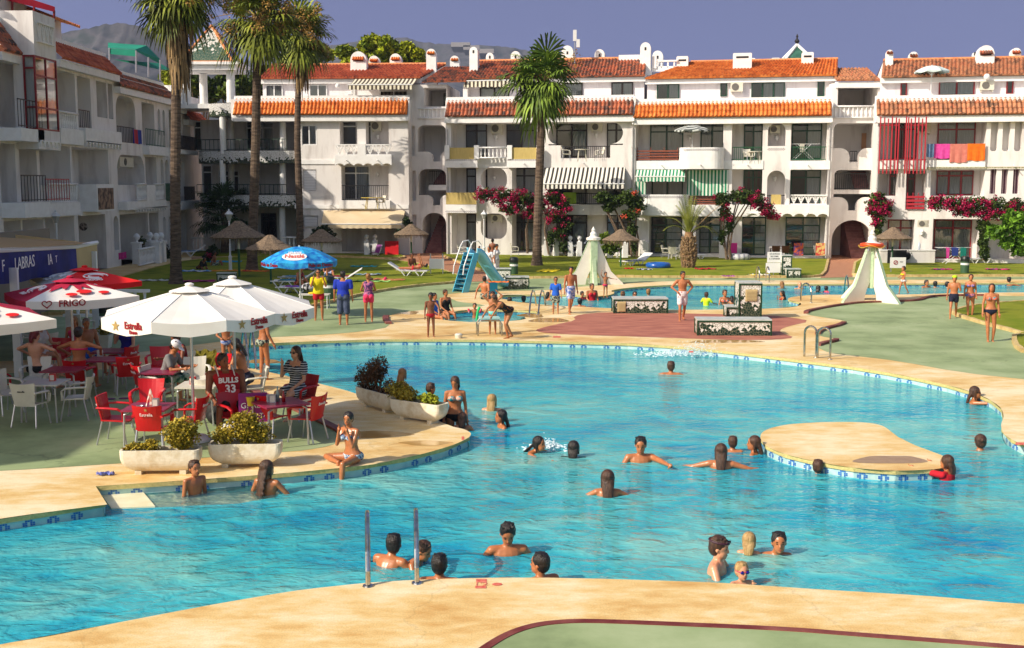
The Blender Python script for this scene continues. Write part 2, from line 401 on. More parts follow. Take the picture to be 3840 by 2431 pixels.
def water(name='pool_water', clear=.5, tint=srgb(150, 236, 246)):
    m, n, l, b = newmat(name); n.remove(b); out = n['Material Output']
    tc = n.new('ShaderNodeTexCoord'); hs = []
    for sc_, st, det, rot, wt in ((.8, (1, 1.3, 1), 2, .3, .62), (2.4, (.8, 1.35, 1), 3, -.35, .46), (6.5, (1, 1.4, 1), 4, .1, .17)):
        mp = n.new('ShaderNodeMapping'); mp.inputs['Scale'].default_value = st; mp.inputs['Rotation'].default_value = (0, 0, rot)
        l.new(tc.outputs['Object'], mp.inputs[0]); t = n.new('ShaderNodeTexNoise'); t.inputs['Scale'].default_value = sc_
        t.inputs['Detail'].default_value = det; t.inputs['Distortion'].default_value = .8; l.new(mp.outputs[0], t.inputs['Vector'])
        hs.append(math_(n, l, 'MULTIPLY', t.outputs['Fac'], wt))
    h = math_(n, l, 'ADD', math_(n, l, 'ADD', hs[0], hs[1]), hs[2])
    bp = n.new('ShaderNodeBump'); bp.inputs['Strength'].default_value = 1.0; bp.inputs['Distance'].default_value = .15; l.new(h, bp.inputs['Height'])
    gl = n.new('ShaderNodeBsdfGlossy'); gl.inputs['Roughness'].default_value = .06; l.new(bp.outputs[0], gl.inputs['Normal'])
    df = n.new('ShaderNodeBsdfDiffuse'); l.new(bp.outputs[0], df.inputs['Normal'])
    tcol = noise(n, l, .13, 5, stretch=(1, 1.5, 1)); r = ramp(n, [(.39, srgb(10, 132, 206)), (.46, srgb(36, 186, 222)), (.53, srgb(84, 218, 230)), (.63, srgb(160, 240, 230))])
    l.new(math_(n, l, 'ADD', math_(n, l, 'MULTIPLY', tcol.outputs['Fac'], .72), math_(n, l, 'ADD', math_(n, l, 'MULTIPLY', hs[0], .3), math_(n, l, 'MULTIPLY', hs[1], .36))), r.inputs[0])
    l.new(r.outputs[0], df.inputs[0])
    tr = n.new('ShaderNodeBsdfTransparent'); tr.inputs[0].default_value = tint
    m1 = n.new('ShaderNodeMixShader'); m1.inputs[0].default_value = clear; l.new(df.outputs[0], m1.inputs[1]); l.new(tr.outputs[0], m1.inputs[2])
    fr = n.new('ShaderNodeFresnel'); fr.inputs[0].default_value = 1.33; l.new(bp.outputs[0], fr.inputs['Normal'])
    m2 = n.new('ShaderNodeMixShader'); l.new(math_(n, l, 'MULTIPLY', fr.outputs[0], .82), m2.inputs[0]); l.new(m1.outputs[0], m2.inputs[1]); l.new(gl.outputs[0], m2.inputs[2])
    l.new(m2.outputs[0], out.inputs[0]); return m
M_water = water()
shallow = [g(u, v, ZW) for u, v in ((262,1164),(300,1156),(460,1142),(575,1134),(640,1130),(672,1142),(650,1168),(560,1184),(430,1190),(345,1194),(285,1194),(272,1188))]
sheet('pool_water', [inset(pool, .02)], [island, shallow], ZW, M_water)
sheet('shallow_water', [shallow], [], ZW, water('shallow_pool_water', .88, srgb(241, 251, 249)))
sheet('back_pool_water', [pool2], [], ZW+.03, M_water)
sheet('paddling_pool_water', [kiddie], [], -.1, M_water)
# entry steps of the pool
st = MB(); E0, E1, E2, E3 = g(225,1143), g(345,1137), g(412,1181), g(252,1186)
def slab(mb, a, b, c, d, z1, z0):
    mb.add([(p.x, p.y, z0) for p in (a, b, c, d)]+[(p.x, p.y, z1) for p in (a, b, c, d)], [(0,3,2,1),(4,5,6,7),(0,1,5,4),(1,2,6,5),(2,3,7,6),(3,0,4,7)])
def lerp(a, b, t): return a+(b-a)*t
tl, tr_, bl, br_ = g(225,1146,-.16), g(720,1112,-.16), g(262,1196,-.16), g(800,1172,-.16)
for i, (t0, t1, z) in enumerate(((0, .19, -.15), (.19, .37, -.19), (.37, .57, -.21), (.57, .8, -.25))):
    slab(st, lerp(bl, br_, t0), lerp(bl, br_, t1-.004), lerp(tl, tr_, t1-.004), lerp(tl, tr_, t0), z, -1.34)
tag(st.build('pool_steps', pm('step_stone', srgb(226, 216, 176), srgb(238, 232, 200), 4, .4)), kind='structure')
# painted green floors, pink paving, brick paths, lawns
cafe_g = smoothpoly(P((-700,1140),(0,1108),(185,1096),(296,1089),(460,1078),(666,1063),(719,1059),(780,1048),(806,1032),(796,1017),(586,914),(460,885),(328,866),(150,872),(-600,905)), 1)
walk_g = smoothpoly(P((-600,880),(0,850),(230,838),(376,823),(484,807),(613,794),(752,788),(860,779),(921,768),(903,748),(915,742),(946,734),(1022,726),(1076,722),(1147,720),(1120,714),(1076,710),(1063,703),(1040,697),(1059,690),(1119,686),(1190,684),(1279,683),(1335,676),(1400,672),(1452,668),(1567,661),(1700,659),(1925,659),(2100,658),(2407,657),(2700,656),(2700,649),(2407,650.5),(2079,651.5),(2000,652),(1925,653.5),(1567,653.5),(1452,652.5),(1323,654.5),(1234,655.5),(1190,660),(1108,662.5),(1076,666.5),(968,675.5),(882,688.5),(823,701.5),(765,717),(640,735),(300,742),(-600,760)), 1)
east_g = smoothpoly(P((1994,716),(1940,724),(1893,734),(1896,740),(1940,747),(1985,754),(1992,760),(1960,770),(1922,783),(1924,790),(1966,797),(1966,803),(1930,810),(1918,816),(1951,831),(2030,839),(2117,850),(2259,876),(2407,892),(2800,930),(3000,700),(2407,696),(2202,697),(2174,702),(2160,708),(2100,710),(2020,713)), 1)
M_p2 = M_paint
sheet('cafe_floor', [cafe_g], [], .004, M_paint); sheet('green_walkway', [walk_g], [], .004, M_paint); sheet('green_terrace', [east_g], [], .004, M_paint)
near_g = P((900,1900),(1000,1640),(1080,1571),(1147,1521),(1202,1490),(1264,1471),(1330,1464),(1400,1463),(1650,1473),(1850,1482),(2000,1494),(2407,1525),(2700,1560),(3100,1900))
sheet('green_corner_floor', [near_g], [], .004, M_paint)
def ribbon(name, pts, w, z0, z1, mat, kind='structure', par=None):
    mb = MB(); pts = [V(p) for p in pts]; n = len(pts); L = []; Rr = []
    for i, p in enumerate(pts):
        d = pts[min(i+1, n-1)]-pts[max(i-1, 0)]; d.normalize(); nn = V((-d.y, d.x, 0))*(w/2); L.append(p+nn); Rr.append(p-nn)
    mb.rings([[(L[i].x, L[i].y, z0), (L[i].x, L[i].y, z1), (Rr[i].x, Rr[i].y, z1), (Rr[i].x, Rr[i].y, z0)] for i in range(n)])
    o = mb.build(name, mat, par)
    if kind: o['kind'] = kind
    return o
ribbon('red_curb', smoothpoly(P((1080,1570),(1145,1520),(1200,1488),(1262,1469),(1330,1462),(1400,1461),(1650,1471),(1850,1480),(2000,1492),(2407,1523),(2700,1557)), 2, False), .1, 0, .012, M_curb)
ribbon('red_curb', smoothpoly(P((330,868),(460,886),(586,915),(680,956),(796,1012),(806,1022)), 2, False), .16, 0, .05, M_curb)
ribbon('red_curb', smoothpoly(P((921,770),(903,750),(912,742)), 2, False), .2, 0, .06, M_curb)
ribbon('red_curb', smoothpoly(P((2407,695),(2202,696),(2174,702),(2160,708),(2100,710),(2020,713),(1994,716),(1940,724),(1893,734),(1896,740)), 2, False), .16, 0, .07, M_curb)
ribbon('red_curb', smoothpoly(P((1990,757),(1975,766),(1940,774),(1922,783),(1922,789)), 2, False), .16, 0, .07, M_curb)
ribbon('red_curb', smoothpoly(P((1966,799),(1966,803),(1930,810),(1918,816)), 2, False), .16, 0, .07, M_curb)
pink = smoothpoly(P((1256,776),(1285,768),(1312,762),(1355,753),(1346,744),(1387,736),(1480,733),(1567,736),(1640,738),(1809,741),(1860,747),(1908,755),(1850,768),(1830,777),(1845,786),(1869,794),(1828,799),(1740,800),(1634,797),(1504,792),(1400,789),(1323,786),(1270,782)), 1)
sheet('pink_paving', [pink], [], .004, M_pink)
lawnW = smoothpoly(P((-600,760),(200,738),(560,733),(700,728),(765,716),(823,701),(882,688),(968,675),(1076,666),(1104,661),(1050,640),(985,622),(930,615),(860,611),(790,609),(700,600),(600,604),(450,612),(330,640),(150,700),(-600,740)), 1)
lawnN = smoothpoly(P((450,605),(600,601),(780,603),(860,608),(930,610),(955,607),(938,600),(945,594),(940,584),(700,582),(450,590)), 1)
lawnC = smoothpoly(P((1040,596),(1045,604),(1075,617),(1130,637),(1180,655),(1234,655),(1323,654),(1452,652),(1567,653),(1700,653),(1900,653),(1930,650),(1940,640),(1944,624),(1948,606),(1600,596),(1200,590)), 0)
lawnE = P((2010,620),(2005,648),(2079,651),(2407,650),(2700,649),(2700,600),(2407,600),(2040,604))
lawnI = smoothpoly(P((2231,738),(2255,731),(2282,723),(2340,717),(2407,712),(2700,700),(2800,760),(2407,790),(2390,783),(2318,765)), 1)
lawnJ = P((2384,795),(2392,792),(2600,785),(2800,860),(2407,830),(2390,819),(2384,805))
for i, (nm, pl) in enumerate((('lawn', lawnW), ('lawn', lawnN), ('lawn', lawnC), ('lawn', lawnE), ('lawn', lawnI), ('lawn', lawnJ))):
    sheet(nm, [pl], [], .05, M_grass, thick=.09)
    ks = MB(); rs = resample(pl, .42)
    for j in range(len(rs)):
        p, q = rs[j], rs[(j+1) % len(rs)]
        if p.y > 74 or q.y > 74 or p.x < -25: continue
        d = (q-p).normalized(); nn = V((-d.y, d.x, 0)); q2 = q-d*.02; r_ = random.uniform(-.01, .01)
        ks.add([p-nn*.07+V((0,0,-p.z)), q2-nn*.07+V((0,0,-q.z)), q2+nn*.07+V((0,0,-q.z)), p+nn*.07+V((0,0,-p.z))]+[w+V((0,0,.11+r_)) for w in (p-nn*.065, q2-nn*.065, q2+nn*.065, p+nn*.065)],
               [(0,3,2,1),(4,5,6,7),(0,1,5,4),(1,2,6,5),(2,3,7,6),(3,0,4,7)])
    tag(ks.build('lawn_kerb', M_kerb), kind='structure')
sheet('brick_path', [P((985,586),(1046,586),(1043,596),(1075,614),(1130,634),(1190,661),(1106,663),(1050,640),(985,621),(930,614),(860,610),(790,608),(700,606),(560,607),(450,612),(450,606),(600,602),(780,604),(860,609),(930,611),(955,608),(942,600),(950,594))], [], .012, M_brick)
sheet('brick_path', [P((1948,590),(2040,590),(2010,622),(2003,652),(1928,654),(1940,642),(1945,622))], [], .012, M_brick)
sheet('brick_path', [P((-500,745),(0,735),(360,727),(560,722),(700,712),(760,708),(600,712),(360,718),(0,726),(-500,737))], [], .101, M_brick)
sheet('patio_floor', [P((700,603),(700,560),(2700,560),(2700,615),(2010,619),(1948,605),(1600,597),(1200,593),(1046,595),(985,590),(900,602))], [], .008, pm('patio_tile', srgb(150, 120, 96), srgb(176, 146, 118), 1.5, .8))
# puddles on the deck
M_wet = pm('wet_stone', srgb(186, 144, 84), srgb(206, 166, 104), .8, .08, spec=.8)
def puddle(name, u, v, ru, rv, zz=.003, mat=None, ph=0):
    pts = [g(u+ru*cos(a)*(1+.18*sin(3*a+ph)), v+rv*sin(a)*(1+.2*cos(2*a+ph))) for a in [2*pi*i/28 for i in range(28)]]
    return sheet(name, [pts], [], zz, mat or M_wet)
for i, (u, v, ru, rv) in enumerate(((1290,753,45,6),(1700,803,85,4),(870,1022,90,8),(1000,1042,60,5),(960,735,26,4),(1250,742,30,5),(620,850,40,6))): puddle('puddle', u, v, ru, rv, ph=i)
puddle('wet_patch', 2092, 1081, 82, 11, .003, pm('wet_island', srgb(150, 122, 92), srgb(166, 138, 104), 6, .3))
# depth markings on the deck edge
M_mark = pm('red_marking', srgb(196, 76, 60), srgb(222, 130, 110), 20, .7)
mk = MB()
for (u0, v0, u1, v1) in ((1119, 1361, 1144, 1369), (1117, 1377, 1143, 1383), (1085, 1026, 1091, 1034), (1300, 790, 1318, 794), (1619, 825, 1630, 829), (2387, 1040, 2412, 1046)):
    mk.quad(*(g(a, b, .004) for a, b in ((u0, v1), (u1, v1), (u1, v0), (u0, v0))))
p_ = g(1148, 1372, .004); mk.add([(p_.x+.1+.06*cos(a), p_.y-.02+.05*sin(a), .004) for a in [2*pi*i/16 for i in range(16)]], [tuple(range(16))])
o_ = tag(mk.build('depth_marking', M_mark), kind='structure')
text(o_, "1'2", .14, frame(g(1131, 1373, .004), (1, 0, 0), (0, 1, 0)), M_mark, depth=.001)
# ================= buildings =================
M_tO = tilemat('tile_orange', [(.2, srgb(160, 76, 22)), (.5, srgb(206, 110, 38)), (.8, srgb(222, 136, 62))])
M_tR = tilemat('tile_red', [(.2, srgb(136, 60, 36)), (.5, srgb(184, 86, 50)), (.8, srgb(202, 112, 70))])
M_tB = tilemat('tile_weathered', [(.25, srgb(62, 46, 42)), (.42, srgb(120, 78, 60)), (.6, srgb(166, 88, 58)), (.8, srgb(190, 110, 72))])
M_tT = tilemat('tile_tan', [(.22, srgb(76, 58, 44)), (.42, srgb(152, 100, 70)), (.6, srgb(184, 126, 88)), (.8, srgb(172, 96, 64))])
M_tG = tilemat('tile_green', [(.2, srgb(30, 70, 60)), (.6, srgb(52, 104, 88)), (.8, srgb(80, 130, 112))])
class Fac:
    def __init__(s, name, label, xa, sa, xb, sb, pa=None, pb=None, cat='building'):
        q = lambda x, sc_: V(((x-CX)/sc_, F/(sc_*cos(TH)), 0))
        s.A = V(pa) if pa else q(xa, sa); s.B = V(pb) if pb else q(xb, sb)
        d = s.B-s.A; s.L = d.length; s.ang = math.atan2(d.y, d.x)
        s.root = thing(name, label, cat, s.A, s.ang); s.inv = MX.Rotation(-s.ang, 3, 'Z')
        s.c = s.inv @ (V((0, 0, H))-s.A); s.wall = MB(); s.trim = MB()
    def p(s, x, y, d=0.0):
        r = s.inv @ ray(x, y); t = (-d-s.c.y)/r.y
        return s.c.x+r.x*t, s.c.z+r.z*t
    def r(s, x0, y0, x1, y1, d=0.0):
        a0, z1 = s.p(x0, y0, d); a1, z0 = s.p(x1, y1, d); _, zz = s.p(x0, y1, d); _, z2 = s.p(x1, y0, d)
        return a0, (z0+zz)/2, a1, (z1+z2)/2
    def W(s, a, y, z): return s.root.matrix_world @ V((a, y, z))
def height_wall(mb, rect, ops, y=0.0):
    """wall with recesses: ops = (a0,z0,a1,z1,depth)"""
    xs = sorted(set([rect[0], rect[2]]+[q for o in ops for q in (o[0], o[2]) if rect[0] < q < rect[2]]))
    zs = sorted(set([rect[1], rect[3]]+[q for o in ops for q in (o[1], o[3]) if rect[1] < q < rect[3]]))
    D = {}
    for i in range(len(xs)-1):
        for j in range(len(zs)-1):
            ca, cz = (xs[i]+xs[i+1])/2, (zs[j]+zs[j+1])/2; d = 0.0
            for o in ops:
                if o[0] < ca < o[2] and o[1] < cz < o[3]: d = max(d, o[4])
            D[i, j] = d
    for (i, j), d in D.items():
        x0, x1, z0, z1 = xs[i], xs[i+1], zs[j], zs[j+1]
        mb.quad((x0, y+d, z0), (x1, y+d, z0), (x1, y+d, z1), (x0, y+d, z1))
        if (i+1, j) in D and abs(D[i+1, j]-d) > 1e-6:
            e = D[i+1, j]; mb.quad((x1, y+d, z0), (x1, y+e, z0), (x1, y+e, z1), (x1, y+d, z1))
        if (i, j+1) in D and abs(D[i, j+1]-d) > 1e-6:
            e = D[i, j+1]; mb.quad((x0, y+d, z1), (x0, y+e, z1), (x1, y+e, z1), (x1, y+d, z1))
def fillet(mb, a, z, r, sx, sz, y0=0.0, th=.3, n=7):
    """rounded corner filler; (a,z) the opening's corner, sx,sz point into the opening"""
    P_ = [(a, z)]+[(a+sx*(r-r*sin(t)), z+sz*(r-r*cos(t))) for t in [pi/2*i/n for i in range(n+1)]]
    if sx*sz < 0: P_ = P_[::-1]
    mb.xz(P_, y0, y0+th)
def wings(mb, o, xl, xr, ztop, r=.55):
    a0, z0, a1, _, d = o
    for a, b, s in ((a0, xl, 1), (a1, xr, -1)):
        c = [(b-s*r+s*r*sin(t), ztop-r+r*cos(t)) for t in [pi/2*i/7 for i in range(8)]]
        P_ = [(a, z0), (a, ztop)]+c+[(b, z0)]
        mb.xz(P_ if s < 0 else P_[::-1], 0, .25)
def arch(mb, o, r=None, y0=0.0, th=.3, bottom=False):
    r = r or (o[2]-o[0])/2-.001
    fillet(mb, o[0], o[3], r, 1, -1, y0, th); fillet(mb, o[2], o[3], r, -1, -1, y0, th)
    if bottom: fillet(mb, o[0], o[1], r, 1, 1, y0, th); fillet(mb, o[2], o[1], r, -1, 1, y0, th)
def window(f, px, dep, fm, n=2, curt=(1,), transom=True, cm=None, name='window', bars=0, box=None):
    a0, z0, a1, z1 = box or f.r(*px, -dep)
    y = dep; mb = MB(); t = .07
    mb.box(a0, y-.09, z0, a0+t, y-.02, z1); mb.box(a1-t, y-.09, z0, a1, y-.02, z1)
    mb.box(a0+t, y-.09, z1-t, a1-t, y-.02, z1); mb.box(a0+t, y-.09, z0, a1-t, y-.02, z0+t)
    zt = z1-(z1-z0)*.22 if transom else None
    if zt: mb.box(a0+t, y-.085, zt-.04, a1-t, y-.025, zt+.04)
    for i in range(1, n):
        x = a0+(a1-a0)*i/n; mb.box(x-.04, y-.088, z0+t, x+.04, y-.022, z1-t)
    for i in range(bars):
        z = z0+(z1-z0)*.78*(i+1)/(bars+1); mb.box(a0+t, y-.08, z-.02, a1-t, y-.03, z+.02)
    w = mb.build(name, fm, f.root)
    g_ = MB(); g_.quad((a0+.03, y-.05, z0+.03), (a1-.03, y-.05, z0+.03), (a1-.03, y-.05, z1-.03), (a0+.03, y-.05, z1-.03)); g_.build('pane', M_glass, w)
    d_ = MB(); d_.box(a0+.02, y-.012, z0+.02, a1-.02, y-.006, z1-.02); d_.build('room_shade_panel', M_dark, w)  # dark panel on the wall; the unlit room is only its colour
    if curt:
        c = MB()
        for k in curt:
            b0 = a0+(a1-a0)*k/n+.08; b1 = a0+(a1-a0)*(k+1)/n-.06; m = max(6, int((b1-b0)/.035))
            pts = [(b0+(b1-b0)*i/m, y-.035+.014*sin(i*1.9+k)) for i in range(m+1)]
            for i in range(m):
                p, q = pts[i], pts[i+1]; c.quad((p[0], p[1], z0+.1), (q[0], q[1], z0+.1), (q[0], q[1], z1-.08), (p[0], p[1], z1-.08))
        c.build('curtain', cm or M_curt, w)
    return w
def railing(f, box, y, mat, kind='bars', name='railing', sp=.12):
    a0, z0, a1, z1 = box; mb = MB()
    if kind == 'bars':
        mb.box(a0, y-.02, z1-.05, a1, y+.02, z1); mb.box(a0, y-.02, z0+.04, a1, y+.02, z0+.08)
        n = max(2, int((a1-a0)/sp))
        for i in range(n+1):
            x = a0+(a1-a0)*i/n; mb.box(x-.012, y-.012, z0, x+.012, y+.012, z1-.05)
    elif kind == 'baluster':
        mb.box(a0, y-.09, z1-.09, a1, y+.09, z1); mb.box(a0, y-.08, z0, a1, y+.08, z0+.08)
        n = max(2, int((a1-a0)/.24)); h = z1-z0-.17
        for i in range(n):
            x = a0+(a1-a0)*(i+.5)/n
            mb.lathe([(.035, z0+.08), (.05, z0+.08+h*.08), (.035, z0+.08+h*.15), (.075, z0+.08+h*.38), (.03, z0+.08+h*.68), (.045, z0+.08+h*.85), (.05, z0+.08+h)], (x, y, 0), 8)
    elif kind == 'fret':
        mb.box(a0, y-.07, z1-.08, a1, y+.07, z1); mb.box(a0, y-.06, z0, a1, y+.06, z0+.07)
        n = max(2, int((a1-a0)/.42)); zz0, zz1 = z0+.07, z1-.08
        for i in range(n):
            x0 = a0+(a1-a0)*i/n; x1 = a0+(a1-a0)*(i+1)/n; cx = (x0+x1)/2; r = min((x1-x0), zz1-zz0)*.3
            for k in range(12):
                t0 = 2*pi*k/12; t1 = 2*pi*(k+1)/12
                mb.tube([(cx+r*cos(t0)*.8, y, (zz0+zz1)/2+.12+r*sin(t0)), (cx+r*cos(t1)*.8, y, (zz0+zz1)/2+.12+r*sin(t1))], .03, 5)
            mb.tube([(x0, y, zz1), (cx, y, zz0)], .03, 5); mb.tube([(x1, y, zz1), (cx, y, zz0)], .03, 5); mb.box(cx-.025, y-.03, zz0, cx+.025, y+.03, zz1)
    elif kind == 'slats':
        for i in range(4):
            z = z0+(z1-z0)*i/4; mb.box(a0, y-.025, z+.04, a1, y+.025, z+(z1-z0)/4-.03)
        for i in range(4): x = a0+.05+(a1-a0-.1)*i/3; mb.box(x-.02, y+.026, z0, x+.02, y+.06, z1+.15)
    elif kind == 'panel':
        mb.box(a0, y-.012, z0, a1, y+.012, z1-.03); n = max(1, round((a1-a0)/1.1))
        for i in range(n+1): x = a0+(a1-a0)*i/n; mb.box(x-.012, y-.02, z0, x+.012, y-.013, z1)
    return mb.build(name, mat, f.root, smooth=(kind in ('baluster',)))
def tiles(par, a0, a1, y0, z0, y1, z1, mat, name='tiled_roof', tu=.22, row=.38, a0t=None, a1t=None, amp=.045):
    """tile field from the eave (y0,z0) up to (y1,z1); a0t/a1t: ends of the top edge"""
    a0t = a0 if a0t is None else a0t; a1t = a1 if a1t is None else a1t
    n = max(2, int(round((a1-a0)/tu))); L = math.hypot(y1-y0, z1-z0); rows = max(1, int(round(L/row))); S = 5
    nv = V((0, -(z1-z0), (y1-y0)))
    nv = V((0, nv.y/L, nv.z/L)); mb = MB(); prof = [.0, .62, 1.0, .62, .0]
    nv = nv if nv.z > 0 else -nv
    vs = []; w = n*4+1
    for j in range(rows):
        for e in (0, 1):
            t = (j+e)/rows; off = .035*(1-e)
            for i in range(w):
                s_ = i/(w-1); a = (a0+(a1-a0)*s_)*(1-t)+(a0t+(a1t-a0t)*s_)*t
                h = amp*2*(prof[i % 4])+off
                vs.append((a, y0+(y1-y0)*t+nv.y*h, z0+(z1-z0)*t+nv.z*h))
    fs = []
    for j in range(rows*2-1):
        for i in range(w-1): fs.append((j*w+i, j*w+i+1, (j+1)*w+i+1, (j+1)*w+i))
    b = len(vs)  # eave underside
    for i in range(w): vs.append((a0+(a1-a0)*i/(w-1), y0+.02, z0-.03))
    for i in range(w-1): fs.append((b+i, b+i+1, i+1, i))
    mb.add(vs, fs)
    return mb.build(name, mat, par, smooth=False)
def ac(f, x0, y0, x1, y1, dep, d=.32):
    a0, z0, a1, z1 = f.r(x0, y0, x1, y1, -dep+.3); y = dep-.36; mb = MB()
    mb.box(a0, y, z0, a1, y+.3, z1); mb.box(a0+.05, y+.05, z0-.1, a0+.09, y+.36, z0-.001); mb.box(a1-.09, y+.05, z0-.1, a1-.05, y+.36, z0-.001)
    o = mb.build('air_conditioner', pm('ac_shell', srgb(206, 200, 182), srgb(216, 212, 196), 3, .5), f.root)
    g_ = MB(); cx = a0+(a1-a0)*.38; cz = (z0+z1)/2; r = (z1-z0)*.38
    g_.lathe([(r, 0), (r, .01), (r*.2, .012)], n=20, M=MX.Translation((cx, y-.002, cz)) @ MX.Rotation(pi/2, 4, 'X'))
    for k in range(3): g_.tube([(cx+r*.33*(k+1)*cos(t), y-.02, cz+r*.33*(k+1)*sin(t)) for t in [2*pi*i/14 for i in range(15)]], .008, 4)
    g_.build('fan_grille', pm('grille_grey', srgb(110, 106, 100)), o)
    return o
def chimney(f, x0, y0, x1, y1, dep, top='arch', tile=None, hole=True):
    a0, z0, a1, z1 = f.r(x0, y0, x1, y1, -dep); w = a1-a0; d = min(.7, max(.35, w)); y = dep
    mb = MB(); c = (a0+a1)/2; z0 -= .35
    if top == 'arch':
        r = w/2*.96; prof = [(a0-.06, z0), (a1+.06, z0), (a1, z0+.5), (a1, z1-r)]+[(c+r*cos(t), z1-r+r*sin(t)) for t in [pi*i/10 for i in range(1, 10)]]+[(a0, z1-r), (a0, z0+.5)]
    else:
        prof = [(a0-.1, z0), (a1+.1, z0), (a1, z0+.5), (a1, z1-.05), (a1-.05, z1), (a0+.05, z1), (a0, z1-.05), (a0, z0+.5)]
    mb.xz(prof, y, y+d); o = mb.build('chimney', M_trim, f.root)
    h = MB(); hw = w*.13 if not tile else w*.32
    if top == 'flat': h.box(c-w*.33, y-.01, z1-.32, c+w*.33, y+.05, z1-.2)
    elif tile:
        h.box(c-hw, y-.01, z1-w*.62, c+hw, y+.05, z1-w*.5)
    else: h.box(c-.06, y-.01, z1-w*.75, c+.06, y+.05, z1-w*.75+.2)
    h.build('smoke_hole_dark', M_dark, o)  # solid dark block; the shade of the hole is in its colour
    if tile:
        tiles(o, c-hw-.05, c+hw+.05, y-.14, z1-w*.52, y+.02, z1-w*.38+.05, M_tO if tile == 1 else M_tB, 'hood_tiles', .16, .2, amp=.03)
    return o
def scallops(mb, a0, a1, z, y0, y1, w=.75, h=.2):
    n = max(1, round((a1-a0)/w)); w = (a1-a0)/n
    for i in range(n):
        x = a0+i*w; r = w*.42
        top = [(x, z+h), (x, z), (x+w/2-r, z)]+[(x+w/2-r*cos(t), z+h*.85*sin(t)) for t in [pi*k/8 for k in range(1, 8)]]+[(x+w/2+r, z), (x+w, z), (x+w, z+h)]
        mb.xz(top, y0, y1)
def awning(f, box_top, bot, d0, d1, mat, val=.28, name='awning', closed=True):
    """sloping cloth from wall plane d0 down to front bar at d1"""
    a0, z1, a1 = box_top; b0, z0, b1 = bot; mb = MB(); n = max(6, int((a1-a0)/.22))
    for i in range(n):
        s0, s1 = i/n, (i+1)/n; m = 5
        for j in range(m):
            t0, t1 = j/m, (j+1)/m
            def pt(s_, t): 
                sag = -.06*sin(pi*t)
                return ((a0+(a1-a0)*s_)*(1-t)+(b0+(b1-b0)*s_)*t, -(d0+(d1-d0)*t), z1+(z0-z1)*t+sag)
            mb.quad(pt(s0, t1), pt(s1, t1), pt(s1, t0), pt(s0, t0))
        x0, x1 = b0+(b1-b0)*s0, b0+(b1-b0)*s1; vl = val*(1 if i % 2 else .86)
        mb.quad((x0, -d1-.02-.02*(i % 2), z0-vl), (x1, -d1-.02-.02*((i+1) % 2), z0-val*(1 if (i+1) % 2 else .86)), (x1, -d1-.01, z0), (x0, -d1-.01, z0))
    o = mb.build(name, mat, f.root)
    b = MB(); b.tube([(b0-.05, -d1, z0+.02), (b1+.05, -d1, z0+.02)], .04, 6); b.tube([(a0+.3, -d0, z1-.3), (b0+.3, -d1, z0)], .02, 5); b.tube([(a1-.3, -d0, z1-.3), (b1-.3, -d1, z0)], .02, 5)
    b.build('awning_arm', M_whiteframe, o); return o
def finish(f, wm=None):
    if f.wall.v: f.wall.build('wall', wm or M_wall, f.root)
    if f.trim.v: f.trim.build('trim', M_trim, f.root)
def setback(f, x0, x1, y_eave, y_ridge, y_base, dep, ridge_dep, tmat, xr0=None, xr1=None, pink=True):
    """recessed top floor with its tiled roof"""
    a0, z0, a1, ze = f.r(x0, y_eave, x1, y_base, -dep); z0 -= 1.5
    mb = MB(); mb.box(a0+.1, dep+.25, z0, a1-.1, ridge_dep+4, ze-.02); mb.build('upper_wall', M_pinkwall, f.root)
    _, zr0 = f.p(xr0 or x0, y_ridge, -ridge_dep); ar0, _ = f.p(xr0 or x0, y_ridge, -ridge_dep); ar1, _ = f.p(xr1 or x1, y_ridge, -ridge_dep)
    f.trim.box(a0, dep-.1, ze-.32, a1, dep+.25, ze-.04)
    rf = tiles(f.root, a0, a1, dep-.3, ze, ridge_dep, zr0, tmat, 'upper_roof', a0t=ar0, a1t=ar1)
    rb = MB(); rb.tube([(ar0, ridge_dep, zr0+.03), (ar1, ridge_dep, zr0+.03)], .11, 8); rb.build('ridge_tiles', pm('ridge', srgb(200, 120, 70), srgb(216, 150, 100), 4, .8), rf)
    bk = MB(); bk.quad((ar0, ridge_dep, zr0), (ar1, ridge_dep, zr0), (a1, ridge_dep+4, ze-.2), (a0, ridge_dep+4, ze-.2)); bk.build('rear_slope', tmat, rf)
    # gable sides
    sd = MB()
    for a, ar in ((a0+.1, ar0), (a1-.1, ar1)):
        sd.add([(a, dep, ze-.05), (ar, ridge_dep, zr0-.05), (a, ridge_dep+4, ze-.25)], [(0, 1, 2)])
    sd.build('gable', M_trim, f.root)
    return ze, zr0
def body(f, a0, a1, ztop, ops, depth=9, z0=-.05, yb=2.6):
    height_wall(f.wall, (a0, z0, a1, ztop), ops)
    f.wall.quad((a0, 0, z0), (a0, 0, ztop), (a0, depth, ztop), (a0, depth, z0)); f.wall.quad((a1, 0, z0), (a1, depth, z0), (a1, depth, ztop), (a1, 0, ztop))
    f.wall.quad((a0, 0, ztop), (a1, 0, ztop), (a1, depth, ztop), (a0, depth, ztop))
